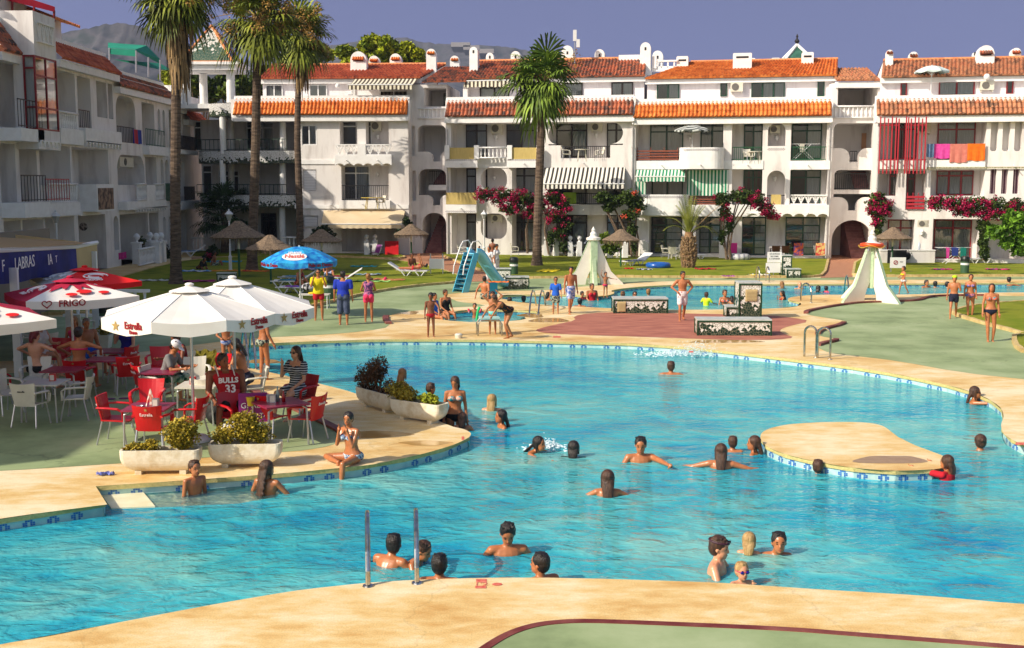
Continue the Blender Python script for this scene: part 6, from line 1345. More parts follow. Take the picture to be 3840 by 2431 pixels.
# thatched sunshades
M_thatch = pm('thatch', srgb(96, 80, 66), srgb(146, 124, 100), 5, .95, 1.0, 22, stretch=(3, 3, 1), detail=8)
M_gpole = stripes('green_white_pole', srgb(20, 84, 46), srgb(226, 226, 220), 1.9, 2, .62, .5)
def thatch(label, u, v, sc=1.0, lean=0, first=[None]):
    if first[0] is None:
        t = thing('thatched_sunshade', label, 'sunshade', at(u, v), 0, 'thatched sunshades on the lawns'); rnd = random.Random(5); mb = MB()
        mb.rings([[(rr*(1+.02*sin(j*7))*cos(2*pi*j/40), rr*(1+.02*sin(j*7))*sin(2*pi*j/40), z+.012*sin(j*5)) for j in range(40)] for rr, z in ((.1, 2.28), (.2, 2.22), (.4, 2.06), (.62, 1.93), (.64, 1.9), (.85, 1.8), (1.0, 1.73), (1.1, 1.66), (1.06, 1.62), (.6, 1.78))])
        for i in range(1500):
            a = rnd.uniform(0, 6.28); q = rnd.random()**.5; r0 = q*1.08; z = 2.3-.62*q**.8; L = rnd.uniform(.08, .2); d = V((cos(a), sin(a), 0)); s_ = V((-sin(a), cos(a), 0))*.012; p = d*r0+V((0, 0, z+.01)); e = p+d*L*.6+V((0, 0, -L*.7)) if q < .88 else p+V((0, 0, -L*1.7))
            mb.add([p-s_, p+s_, e+s_*.3, e-s_*.3], [(0, 1, 2, 3)])
        mb.build('thatch_cap', M_thatch, t); mb = MB(); mb.tube([(0, 0, 0), (0, 0, 2.2)], .05, 10); mb.build('pole', M_gpole, t); first[0] = t
        t.scale = (sc, sc, sc); return t
    c = copy_tree(first[0], at(u, v), random.uniform(0, 6), label, scale=(sc, sc, sc)); return c
thatch('large shaded thatched sunshade left of the lamp post, nearest of them', 563, 655, 1.22); thatch('shaded thatched sunshade behind the blue parasol', 637, 672, 1.0); thatch('thatched sunshade half in sun right above the blue parasol', 757, 641, .98)
thatch('thatched sunshade beside the brick path and the cream awning', 967, 614, .96); thatch('sunlit thatched sunshade right of the left white tower', 1459, 631, .93); thatch('sunlit thatched sunshade right of the life ring tower', 2096, 628, .96)
# lamp posts
def lamppost(label, u, v, sc=1.0, first=[None]):
    if first[0] is None:
        t = thing('street_lamp', label, 'lamp post', at(u, v), 0, 'white lantern lamp posts'); mb = MB(); mb.lathe([(.13, 0), (.13, .08), (.09, .12), (.09, .75), (.11, .8), (.05, .9), (.045, 2.7), (.07, 2.75), (.05, 2.8)], n=12); mb.build('post', M_whiteframe, t)
        mb = MB(); mb.lathe([(.09, 2.82), (.2, 3.14)], n=6); mb.build('lantern_glass', pm('frosted_glass', srgb(170, 170, 165), rough=.3), t); mb = MB(); mb.lathe([(.24, 3.14), (.22, 3.18), (.1, 3.3), (.05, 3.34), (.06, 3.38), (.01, 3.44)], n=6); mb.build('lantern_roof', M_whiteframe, t); t.scale = (sc,)*3; first[0] = t; return t
    return copy_tree(first[0], at(u, v), 0, label, scale=(sc,)*3)
lamppost('white lantern post behind the nearest thatched sunshade', 542, 638, .95); lamppost('white lantern post beside the blue slide and the balcony', 1138, 610, .87); lamppost('white lantern post rising behind the cafe roof', 138, 660, .97)
# ladders
def ladder(label, deck, waterp, h=.72, rad=.03, cat='pool ladder'):
    t = thing('pool_ladder', label, cat, at(*deck[0])); o = t.location
    for a, b in zip(deck, waterp):
        A_, B_ = at(*a)-o, at(b[0], b[1], ZW)-o; mb = MB(); up = V((0, 0, h)); M_ = A_*.5+B_*.5; d = (B_-A_); d.z = 0; L = d.length; d.normalize(); r = L/2; P_ = [A_, A_+V((0, 0, h-r))]
        B0 = V((A_.x, A_.y, 0))+d*L
        P_ += [A_+V((0, 0, h-r))+d*(r-r*cos(q))+V((0, 0, r*sin(q))) for q in [pi*i/10 for i in range(1, 10)]]+[B0+V((0, 0, h-r)), B0+V((0, 0, -1.1))]
        mb.tube(P_, rad, 10); mb.lathe([(rad*2.2, 0), (rad*2, .015), (rad, .02)], tuple(A_), 12); mb.build('handrail', M_steel, t)
    A_, B_ = at(waterp[0][0], waterp[0][1], ZW)-o, at(waterp[1][0], waterp[1][1], ZW)-o
    for z in (-.35, -.65): mb = MB(); mb.tube([V((A_.x, A_.y, z)), V((B_.x, B_.y, z))], .02, 6); mb.build('rung', M_steel, t)
ladder('steel pool ladder with two tall handrails in the foreground', ((865,1378),(980,1371)), ((866,1321),(978,1316)), .64)
ladder('steel ladder loops at the right end of the pool', ((1918,841),(1951,845)), ((1890,853),(1921,857)), .82); ladder('steel ladder loops beside the legs in patterned trunks', ((585,866),(603,867)), ((567,845),(586,842)), .78)
ladder('steel ladder loops between paddling pool and back pool', ((1242,740),(1263,740)), ((1262,726),(1284,726)), .7); ladder('steel ladder loops left of the life ring tower on the back pool', ((1907,712),(1995,694)), ((1882,717),(1984,690)), .72)
ladder('small steel ladder at the far edge of the back pool', ((1785,664),(1808,664)), ((1777,669),(1800,669)), .7)
# starting block bench
sb_ = thing('diving_bench', 'pale blue starting bench on bent steel legs at the pool edge', 'starting block', at(1150, 787), R(6)); mb = MB(); mb.box(-.3, -.3, .5, .3, .3, .55); mb.build('plate', pm('pale_blue_plate', srgb(150, 196, 196), srgb(176, 212, 206), 5, .5), sb_)
for s in (-.3, .3): mb = MB(); mb.tube([(-.36, s, 0), (-.36, s, .35), (-.28, s, .47), (.28, s, .47), (.36, s, .35), (.36, s, 0)], .025, 8); mb.build('leg_frame', M_steel, sb_)
# slide
sl = thing('water_slide', 'light blue childrens slide with stepped ladder and white hoops', 'slide', at(1079, 687), R(42)); M_sl = pm('slide_blue', srgb(60, 160, 196), srgb(90, 184, 212), 1.5, .3); M_sd = pm('slide_step_blue', srgb(40, 104, 130), srgb(52, 122, 148), 2, .4)
mb = MB()
for s in (-1, 1): mb.add([(-.1, s*.3, 0), (.25, s*.3, 0), (.85, s*.3, 1.65), (.55, s*.3, 1.65), (-.1, s*.34, 0), (.25, s*.34, 0), (.85, s*.34, 1.65), (.55, s*.34, 1.65)], [(0,1,2,3),(7,6,5,4),(0,4,5,1),(1,5,6,2),(2,6,7,3),(3,7,4,0)])
mb.build('side_panel', M_sl, sl); mb = MB()
for i in range(8): z = .12+i*.2; x = -.1+.62*z/1.65; mb.box(x, -.3, z, x+.22, .3, z+.04); mb.box(x+.18, -.3, z-.14, x+.22, .3, z)
mb.build('steps', M_sd, sl)
P_ = [(.6, 1.66), (.95, 1.64), (1.2, 1.45), (1.5, 1.05), (1.8, .68), (2.1, .36), (2.4, .16), (2.75, .1), (3.0, .12)]; mb = MB(); rs = []
for x, z in smoothpoly([(a, 0, b) for a, b in P_], 2, False) and [(p.x, p.z) for p in smoothpoly([(a, 0, b) for a, b in P_], 2, False)]:
    rs.append([(x, -.32, z+.2), (x, -.3, z+.02), (x, -.2, z-.03), (x, .2, z-.03), (x, .3, z+.02), (x, .32, z+.2), (x, .36, z+.2), (x, .34, z-.02), (x, .2, z-.09), (x, -.2, z-.09), (x, -.34, z-.02), (x, -.36, z+.2)])
mb.rings(rs); mb.build('chute', pm('slide_chute', srgb(104, 190, 220), srgb(130, 206, 228), 1.5, .2), sl, True)
for s in (-.33, .33): mb = MB(); mb.tube([(-.05, s, .75), (.0, s, 1.1), (.35, s, 1.9), (.5, s, 2.12), (.8, s, 2.16), (.95, s, 2.0), (.95, s, 1.7)], .024, 8); mb.build('hoop', M_whiteframe, sl)
# white towers
M_wtile = pm('tower_tile', srgb(226, 218, 208), srgb(236, 230, 222), 2, .4); M_gtile = pm('tower_green_tile', srgb(160, 184, 148), srgb(182, 202, 170), 8, .35)
def tower(label, u, v, sc, rz, ring=False):
    t = thing('shower_tower', label, 'shower tower', at(u, v), R(rz), 'white tiled shower towers'); t.scale = (sc,)*3
    prof = [(1.45, 0), (1.4, .08), (.84, .62), (.7, .92), (.25, 1.98), (.2, 2.05), (0, 2.05)]
    for k in range(4):
        inner = [(0, .78), (.12, .7), (.24, .5), (.34, .25), (.38, 0)]
        mb = MB(); pl = prof+inner; n = len(pl); th = .06 if ring else .08; Mx = MX.Rotation(pi/2*k+pi/4*0, 4, 'Z'); sc_x = 1.0 if (ring or k % 2 == 0) else .42
        mb.add([(x*sc_x, -th, z) for x, z in pl]+[(x*sc_x, th, z) for x, z in pl], [tuple(range(n)), tuple(range(2*n-1, n-1, -1))]+[((i+1) % n, i, n+i, n+(i+1) % n) for i in range(n)], Mx); mb.build('fin', M_wtile, t)
        gb = MB()
        for i in range(len(prof)-2):
            (x0, z0), (x1, z1) = prof[i], prof[i+1]; gb.add([(x0*sc_x+.012, -th-.004, z0), (x0*sc_x+.012, th+.004, z0), (x1*sc_x+.012, th+.004, z1), (x1*sc_x+.012, -th-.004, z1)], [(0, 1, 2, 3)], Mx)
        gb.build('green_edge', M_gtile, t)
    q_ = .15 if not ring else .1; mb = MB(); mb.box(-q_, -q_-.1, .05 if not ring else .5, q_, q_, 2.08); mb.build('pillar', M_gtile, t)
    mb = MB(); mb.lathe([(.2, 2.05), (.34, 2.1), (.34, 2.2), (.2, 2.24), (.15, 2.3), (.16, 2.4), (.08, 2.5), (.1, 2.56), (.01, 2.72)], n=14); mb.build('capital', M_wtile, t)
    mb = MB(); mb.tube([(-.14, -.1, 2.1), (-.35, -.2, 2.08), (-.45, -.25, 1.98)], .02, 6); mb.lathe([(.02, 0), (.06, -.05)], (-.46, -.26, 2.0), 8); mb.build('shower_arm', M_alu, t)
    return t
tower('white winged tower with pale cap, left of the lawn sunshade', 1394, 669, .97, 8); tw = tower('white winged tower with an orange life ring near the right pool end', 2045, 708, 1.03, 30, True)
lr = thing('life_ring', 'orange life ring hung over the top of the right tower', 'life ring', at(2045, 708)+V((0, 0, 2.2))); mb = MB(); mb.tube([V((.38*cos(a), .38*sin(a), .02*sin(2*a))) for a in [2*pi*i/24 for i in range(25)]], .085, 8); mb.build('ring', pm('orange_vinyl', srgb(214, 70, 22), srgb(226, 90, 36), 3, .4), lr, True); mb = MB(); mb.tube([V((.5*cos(a), .5*sin(a), -.06-.05*sin(4*a))) for a in [2*pi*i/32 for i in range(33)]], .012, 4); mb.build('grab_rope', pm('yellow_rope', srgb(220, 180, 60)), lr)
# mosaic benches
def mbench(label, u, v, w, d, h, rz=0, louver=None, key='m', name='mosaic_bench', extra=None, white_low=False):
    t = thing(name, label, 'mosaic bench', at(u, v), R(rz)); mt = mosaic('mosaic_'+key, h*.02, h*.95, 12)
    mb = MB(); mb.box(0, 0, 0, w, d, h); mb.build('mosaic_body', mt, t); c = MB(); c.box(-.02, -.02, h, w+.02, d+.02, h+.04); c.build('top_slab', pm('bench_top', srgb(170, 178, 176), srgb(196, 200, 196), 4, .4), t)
    e = MB()
    for x, y in ((0, 0), (w, 0), (w, d), (0, d)): e.box(x-.025, y-.025, 0, x+.025, y+.025, h-.001)
    for y in (0, d): e.box(.026, y-.025, h-.05, w-.026, y+.025, h-.002)
    e.build('green_trim', pm('trim_green_tile', srgb(16, 58, 34), rough=.3), t)
    if louver:
        x0, x1, z0, z1 = louver; lb = MB(); lb.box(x0, -.03, z0, x1, -.004, z1); 
        for i in range(7): z = z0+.03+(z1-z0-.06)*i/7; lb.box(x0+.03, -.05, z, x1-.03, -.031, z+(z1-z0)/14)
        lb.build('louver_vent', pm('louver_cream', srgb(196, 176, 128)), t)
    return t
mbench('low mosaic bench with a louver at its left end, behind the pink paving', 1443, 737, 1.9, .8, .5, 0, (.12, .42, .06, .42), 'a'); mbench('long low mosaic bench at the front of the pink paving', 1640, 789, 2.2, .7, .46, -2, None, 'b')
lv = MB(); q = at(1636, 787); 
b2 = mbench('tall mosaic cabinet with louver on the pink paving', 1737, 751, .74, .8, 1.22, 0, (.2, .6, .62, 1.02), 'c', 'mosaic_cabinet'); dm = MB(); dm.box(.742, .08, .05, .77, .38, 1.05); dm.box(.742, .42, .05, .77, .74, 1.05); dm.build('wooden_door', pm('weathered_door', srgb(110, 92, 70), srgb(150, 132, 108), 6, .8), b2)
mbench('small low mosaic block against the tall cabinet', 1709, 747, .4, .6, .36, 0, None, 'd'); mbench('low mosaic block beside the slide bottom', 1189, 680, 1.0, .7, .5, 0, None, 'e'); mbench('stepped mosaic block with an orange towel behind the slide', 1152, 668, .95, .5, .68, 0, None, 'f')
mbench('tall mosaic block behind the white notice boards', 1838, 652, .45, .5, 1.05, 0, None, 'g'); mbench('low mosaic block right of the white notice boards', 1850, 654, .66, .5, .42, 0, None, 'h'); mbench('mosaic panel block on the left lawn behind the white parasol', 511, 672, .8, .3, .55, 0, None, 'i')
# litter bins
def bin_(label, u, v, sc=1.0, first=[None]):
    if first[0] is None:
        t = thing('litter_bin', label, 'bin', at(u, v), 0, 'dark green litter bins'); mb = MB(); mb.lathe([(.2, 0), (.21, .5)], n=16); mb.lathe([(.21, .6), (.21, .68)], n=16); mb.build('bin_body', pm('bin_green', srgb(52, 84, 56), srgb(60, 92, 62), 2, .5), t, False); mb = MB(); mb.lathe([(.212, .5), (.212, .6)], n=16); mb.build('white_band', M_whiteframe, t)
        mb = MB(); mb.lathe([(.22, .68), (.23, .8), (.2, .92), (.1, .95)], n=16); mb.build('lid', pm('bag_black', srgb(22, 32, 28), rough=.35), t); t.scale = (sc,)*3; first[0] = t; return t
    return copy_tree(first[0], at(u, v), 0, label, scale=(sc,)*3)
bin_('dark green bin on the lawn right of the blue slide', 1208, 649); bin_('dark green bin between the lifeguard and the man in blue', 774, 708, 1.05); bin_('pale green bin near the three girls at the right', 2267, 646, 1.0); bin_('large green bin behind the cafe tables', 249, 796, 1.15)
# notice boards
def board(label, u, v, boards, posts, lines=0, sym=False):
    p = at(u, v); s_ = (v-433)/4.55; t = thing('notice_board', label, 'sign', p)
    for (u0, v0, u1, v1) in boards:
        a, b = (u0-u)/s_, (u1-u)/s_; z1, z0 = H-(v0-433)/s_, H-(v1-433)/s_; mb = MB(); mb.box(a, -.03, z0, b, 0, z1); o = mb.build('board', M_whiteframe, t)
        if lines:
            for i, s in enumerate(lines.pop(0) if lines else ()): text(t, s, .085, frame(((a+b)/2, -.035, z1-.1-i*.12), (1, 0, 0), (0, 0, 1)), M_bprint, sx=.8)
    for x in posts: mb = MB(); mb.box((x-u)/s_-.025, .001, 0, (x-u)/s_+.025, .04, 1.1); mb.build('post', M_alu, t)
    if sym:
        mb = MB(); a = (2104-u)/s_; z = H-(617-433)/s_; mb.tube([(a+.1*cos(q), -.04, z+.1*sin(q)) for q in [2*pi*i/18 for i in range(19)]], .014, 4); mb.tube([(a-.07, -.04, z-.07), (a+.07, -.04, z+.07)], .014, 4); mb.build('red_ring_symbol', M_rprint, t)
        text(t, 'NO', .1, frame(((2112-u)/s_+.12, -.036, z+.03), (1, 0, 0), (0, 0, 1)), M_bprint); text(t, 'RA', .1, frame(((2117-u)/s_+.3, -.036, z+.03), (1, 0, 0), (0, 0, 1)), M_bprint)
    return t
board('blank white board on a post behind the sunbathing couple', 1042, 648, [(1009,608,1044,632)], [1012, 1041])
board('two stacked white notice boards with dark writing before the mosaic block', 1830, 651, [(1802,592,1836,617),(1799,618,1834,641)], [1818], [['USO DE PISCINA','DEL 15 ABRIL','AL 15 SEPTIEMBRE'],['',]])
board('white sign with a red ring symbol right of the life ring tower', 2095, 644, [(2091,605,2128,630)], [2094], 0, True)
# loungers
M_mesh = pm('lounger_blue', srgb(110, 170, 200), srgb(150, 196, 214), 3, .8)
def lounger(label, u, v, d, mat=None, first=[None], sc=1.0):
    if first[0] is None:
        t = thing('sun_lounger', label, 'sun lounger', at(u, v), yaw(d), 'white plastic sun loungers'); mb = MB(); mb.box(-.3, -.9, .3, .3, .35, .34)
        for s in (-1, 1): mb.tube([(s*.31, -.95, .33), (s*.31, .4, .33)], .03, 6); mb.tube([(s*.31, .38, .33), (s*.31, 1.0, .72)], .03, 6)
        mb.add([(-.3, .36, .33), (.3, .36, .33), (.3, 1.0, .72), (-.3, 1.0, .72), (-.3, .36, .36), (.3, .36, .36), (.3, 1.0, .75), (-.3, 1.0, .75)], [(0,3,2,1),(4,5,6,7),(0,1,5,4),(1,2,6,5),(2,3,7,6),(3,0,4,7)]); mb.build('bed', M_whiteframe, t)
        for s in (-1, 1):
            for y in (-.6, .1): lb = MB(); lb.tube([(s*.3, y-.22, .3), (s*.3, y, .02), (s*.3, y+.22, .3)], .03, 6); lb.build('leg', M_whiteframe, t)
        first[0] = t; return t
    return copy_tree(first[0], at(u, v), yaw(d), label)
lounger('white lounger with the woman reading on it', 962, 652, -97); lounger('white lounger with striped towel beside the lawn sunshade pole', 1494, 627, 128); lounger('white lounger half hidden behind the date palm', 1622, 612, -85); lounger('white lounger in shade with pale blue towel right of the nearest palm', 445, 604, 100)
lounger('white lounger with light blue cloth under the blue parasol', 705, 668, 80); lounger('white lounger with teal towel in front of the blue one', 690, 678, 85); lounger('white lounger with violet towel nearest the walkway', 705, 694, 80); lounger('white lounger under red towel behind the green bin', 800, 668, 95); lounger('white folded lounger right of the pale green bin', 2288, 622, -80)
# towels
def cloth(label, u, v, w, d, c1, c2=None, rz=0, z=.099, bump=.04, name='towel', stripe=0, sc=3, cat='towel', group=None):
    p = at(u, v, z); key = 'cl_%d_%d' % (u, v); mt = stripes(key, c1, c2, stripe, 0) if stripe else pm(key, c1, c2 or c1, sc, .95, lo=.45, hi=.55)
    mb = MB(); nx, ny = 10, 8; rnd = random.Random(u+v); q = [rnd.uniform(0, 6) for _ in range(3)]
    P_ = lambda i, j: (-w/2+w*i/nx+.02*sin(j*1.3+q[0]), -d/2+d*j/ny+.03*sin(i*1.1+q[1]), .012+bump*max(0, sin(i*1.7+q[2])*sin(j*1.9+q[0])))
    mb.add([P_(i, j) for j in range(ny+1) for i in range(nx+1)]+[(-w/2, -d/2, -.004), (w/2, -d/2, -.004), (w/2, d/2, -.004), (-w/2, d/2, -.004)], [(j*(nx+1)+i, j*(nx+1)+i+1, (j+1)*(nx+1)+i+1, (j+1)*(nx+1)+i) for j in range(ny) for i in range(nx)])
    o = mb.build(name, mt, loc=p, rz=R(rz)); return tag(o, label, cat, group)
c_ = srgb
for a in (('yellow towel lying on the centre lawn',1290,637,.95,1.7,c_(232,204,20)),('red cloth on the lawn right of the date palm',1658,633,1.0,.7,c_(190,24,36),c_(160,20,40)),('violet cloth near the lawn kerb',1713,650,.6,.4,c_(120,40,120),c_(180,90,160)),('multicoloured cloth heap near the lawn kerb',1786,647,1.0,.6,c_(230,200,30),c_(220,220,225)),
  ('purple towel on the right lawn left of the bin',2215,634,1.1,.6,c_(90,40,120),c_(190,40,90)),('purple towel on the right lawn right of the bin',2345,634,1.2,.6,c_(110,40,110),c_(200,50,100)),('red cloth beside the striped lounger',1478,632,.5,.5,c_(190,30,30)),
  ('crumpled magenta towel on the shaded lawn behind the white parasols',453,662,2.0,.9,c_(130,24,80),c_(170,60,110)),('pale towel left of the nearest palm trunk',362,660,1.4,.6,c_(190,190,180)),('bright blue towel behind the nearest sunshade',525,616,2.0,.9,c_(0,140,190)),('blue striped towel under the person in black',455,638,2.0,.7,c_(40,130,190),c_(200,200,210)),
  ('yellow orange towel beside the person in black',535,637,1.6,.7,c_(220,160,50),c_(200,110,30)),('red and orange towel near the lantern post',600,638,1.5,.7,c_(180,30,30),c_(220,130,40)),('blue and white towel left of the blue parasol',672,604,.9,.5,c_(190,200,220),c_(60,110,180)),('teal towel on the lawn right of the blue parasol',855,627,1.4,.8,c_(0,130,130),c_(60,170,170)),
  ('patterned towel near the teal one',860,646,1.5,.7,c_(40,110,120),c_(170,170,180)),('violet and blue towel in a row left of the loungers',720,633,2.0,.7,c_(90,90,170),c_(190,180,210)),('grey towel in the row left of the loungers',760,636,1.2,.5,c_(120,130,150)),('pale green towel behind the woman in pink shorts',875,662,1.6,.5,c_(150,200,110)),
  ('orange towel on the stepped mosaic block',0,0,0,0,c_(0,0,0)),('small blue cloth on the deck left of the first trough',248,1117,.26,.08,c_(110,120,190)),('striped towel on grass under the striped lounger',1515,634,.8,.4,c_(30,50,120),c_(220,220,230))):
    if a[3]: cloth(a[0], a[1], a[2], a[3], a[4], a[5], a[6] if len(a) > 6 else None, bump=.06, z=.099 if 'deck' not in a[0] else .002, rz=(a[1]*7) % 30-15)
cloth('orange towel spread on the stepped mosaic block', 1172, 664, .8, .45, c_(220,96,20), c_(240,130,30), z=.725)
for lb, u, v, c1, c2, rz in (('light blue towel laid over the lounger under the parasol',705,668,c_(90,160,196),c_(150,196,210),-10),('teal towel laid over the middle lounger',690,678,c_(0,130,130),c_(20,90,150),-5),('violet towel laid over the nearest lounger',705,694,c_(150,60,140),c_(90,100,190),-10),('dark red towel laid over the lounger behind the bin',800,668,c_(120,10,30),c_(140,20,40),5),('navy striped towel over the lawn lounger',1494,627,c_(230,230,235),c_(30,40,110),40),('white towel under the reading woman',962,652,c_(225,220,225),c_(190,160,180),-7),('pale blue towel on the shaded lounger',445,604,c_(130,160,200),c_(90,130,180),10)):
    p = at(u, v); cl = cloth(lb, u, v, 1.25, .66, c1, c2, rz, bump=.035); cl.location = (p.x, p.y, .352)
# swim rings
def torus(label, u, v, R_, r, mat, name='swim_ring', z=.05, rot=0):
    mb = MB(); mb.tube([V((R_*cos(a), R_*sin(a), r)) for a in [2*pi*i/28 for i in range(29)]], r, 10); o = mb.build(name, mat, loc=at(u, v, z), smooth=True); return tag(o, label, 'swim ring')
torus('blue inflatable ring lying on the lawn beside the striped lounger', 1547, 631, .52, .16, pm('blue_vinyl', srgb(20, 70, 150), srgb(40, 100, 180), 3, .25)); torus('grey and white tyre ring by the bougainvillea tree', 1735, 612, .52, .2, stripes('tyre_stripe', srgb(205, 205, 205), srgb(150, 150, 160), .3, 0, .6, .4))
# terrace sets
M_brownw = pm('brown_wood', srgb(84, 46, 30), srgb(112, 66, 42), 3, .6)
pc0 = chair('garden_chair', 'white garden chair at the left of the ground floor terrace table', M_whitep, M_bprint, 'white garden chairs of the flats'); B_ = at(1566, 610); pc0.location = B_; pc0.rotation_euler = (0, 0, yaw(70))
for lb, u, v, d, z in (('white garden chair in front of the ground floor terrace table',1582,613,160,0),('white garden chair behind the terrace table near the date palm',1600,608,-30,0),('white garden chair beside the round palm trunk',1211,605,90,0),('white garden chair under the red patterned towel by the stair entry',1924,611,10,0),('white garden chair between slide and ground floor door',1088,607,60,0)):
    copy_tree(pc0, at(u, v), yaw(d), lb)
for lb, u, v, d, Y, zz in (('white garden chair on the middle balcony left of its table',1332,371,80,70.4,5.9),('white garden chair on the middle balcony right of its table',1409,371,-80,70.4,5.9),('white garden chair on the green railed balcony',1760,376,20,69.3,5.75),('white garden chair by the yellow cloth table',895,471,-60,73.5,3.0)):
    q = gY(u, v, Y); q.z = zz; copy_tree(pc0, q, yaw(d), lb)
bc0 = chair('garden_chair', 'brown wooden chair left of the pair by the notice boards', M_brownw, M_bprint, 'brown terrace chairs'); bc0.location = at(1822, 610); bc0.rotation_euler = (0, 0, yaw(175)); copy_tree(bc0, at(1843, 610), yaw(185), 'brown wooden chair right of the pair by the notice boards')
def rtable(label, p, r=.45, h=.72, mat=M_whitep):
    t = thing('terrace_table', label, 'table', p); mb = MB(); mb.lathe([(r, h-.03), (r, h)], n=18); mb.build('tabletop', mat, t)
    for k in range(4): a = pi/4+pi/2*k; mb = MB(); mb.tube([(cos(a)*r*.6, sin(a)*r*.6, h-.03), (cos(a)*r*.8, sin(a)*r*.8, 0)], .025, 6); mb.build('leg', mat, t)
rtable('white round table on the ground floor terrace by the date palm', at(1587, 611)); q = gY(1368, 371, 70.6); q.z = 5.9; rtable('white table on the middle balcony beneath the weathered mansard', q); q = gY(1775, 376, 69.6); q.z = 5.75; rtable('white table on the green railed balcony', q)
q = gY(875, 471, 73.8); q.z = 3.0; rtable('table with yellow cloth on the balcony above the cream awning', q, .7, .72, pm('yellow_cloth', srgb(214, 190, 90), srgb(190, 160, 60), 8, .9))
# balcony towels, racks, parasols
def hang(label, F_, x0, y0, x1, y1, d, mat):
    a0, z0, a1, z1 = F_.r(x0, y0, x1, y1, d); mb = MB(); n = 10; vs = []
    for j in range(5):
        for i in range(n+1): vs.append((a0+(a1-a0)*i/n, -d-.03-.025*sin(i*1.5)*(j/4), z1+(z0-z1)*j/4+.02*sin(i*.8)*(j == 4)))
    w_ = n+1; fs = [(j*w_+i, (j+1)*w_+i, (j+1)*w_+i+1, j*w_+i+1) for j in range(4) for i in range(n)]; k = len(vs); mb.add(vs+[(x, y+.02, z) for x, y, z in vs], fs+[tuple(q+k for q in f_[::-1]) for f_ in fs]+[(i, i+1, k+i+1, k+i) for i in range(n)])
    o = mb.build('towel', mat, loc=F_.A, rz=F_.ang); return tag(o, label, 'towel', None)
hang('blue towel, first of the row on the right balcony', fD, 3476, 540, 3502, 590, .14, pm('t_blue', c_(90,120,160), c_(120,146,180), 6, .95)); hang('pink towel on the right balcony railing', fD, 3503, 540, 3560, 595, .14, pm('t_pink', c_(200,50,140), c_(216,80,160), 6, .95)); hang('salmon towel on the right balcony railing', fD, 3563, 540, 3625, 610, .14, pm('t_salmon', c_(190,104,92), c_(204,126,110), 6, .95)); hang('orange towel, last of the row on the right balcony', fD, 3628, 539, 3692, 603, .14, pm('t_orange', c_(222,96,8), c_(232,116,20), 6, .95))
hang('lime green towel on the balcony rail under the black striped awning', fB, 2113, 722, 2161, 764, .05, pm('t_lime', c_(150,180,50), c_(170,196,70), 6, .95)); q = hang('blue and red towels over the left terrace railing', fL, 497, 487, 530, 540, .0, stripes('t_bluered', c_(20,50,140), c_(170,30,50), 1.7, 0, .6))
hang('magenta towel on the left garden balustrade', fL, 443, 947, 472, 972, 1.45, pm('t_mag', c_(170,20,110), c_(190,40,130), 6, .95)); hang('blue towel hanging below chair rack on terrace', fB, 1733, 904, 1750, 940, .1, pm('t_b2', c_(120,150,190), c_(220,210,120), 8, .95)) if False else None
def rack(label, p, rz, cols, w=1.1):
    t = thing('drying_rack', label, 'drying rack', p, R(rz)); mb = MB()
    for s in (-.25, .25): mb.tube([(-w/2, s, .0), (w*.3, s, .95)], .018, 5); mb.tube([(w/2, s, .0), (-w*.3, s, .95)], .018, 5); mb.tube([(-w*.75, s, .98), (w*.75, s, .98)], .014, 5)
    for i in range(6): x = -w*.7+w*1.4*i/5; mb.tube([(x, -.25, .98), (x, .25, .98)], .008, 4)
    mb.build('rack_frame', M_whiteframe, t)
    for k, (x0, x1, L, mt) in enumerate(cols):
        o = MB(); o.add([(x0, -.27, .99), (x1, -.27, .99), (x1-.02, -.29, .99-L), (x0+.02, -.3, .99-L), (x0, .2, .995), (x1, .2, .995)], [(0, 3, 2, 1), (0, 1, 5, 4)]); o.build('laundry', mt, t)
rack('white drying rack with purple and teal laundry near the right bin', at(2243, 623), 0, ((-.6,-.4,.6,MATS['t_pink']),(-.3,.1,.45,pm('t_navy',c_(30,50,120),c_(40,60,140),4,.95)),(.2,.55,.7,pm('t_teal',c_(0,110,100),c_(10,130,118),4,.95))), 1.4)
q = fC.root.location; a, z = fC.p(3010, 602, -.5); pw = q+MX.Rotation(fC.ang, 3, 'Z') @ V((a, .6, z)); rack('white drying rack standing on the right green railed balcony', pw, 5, ((-.3,.0,.5,M_whitep),), 1.3)
for lb, F_, x, yb_, d, r, h, mt, arc in (('grey striped parasol over the curved white balcony', fC, 2595, 600, .3, 1.15, 2.1, stripes('grey_parasol', c_(190,194,190), c_(70,76,72), .3, 1, .5), True), ('pale blue parasol on the top right roof terrace', fD, 3490, 372, -1.4, 1.0, 1.9, pm('pale_parasol', c_(190, 206, 206), c_(204, 216, 214), 2, .9), False)):
    a, z = F_.p(x, yb_, d); pw = F_.root.location+MX.Rotation(F_.ang, 3, 'Z') @ V((a, -d, z)); t = parasol(lb, 0, 900, r, h-.32, h, 8, 10, .1, (mt,), dome=True, pole=M_whiteframe, cap=False, base=False); t.location = pw
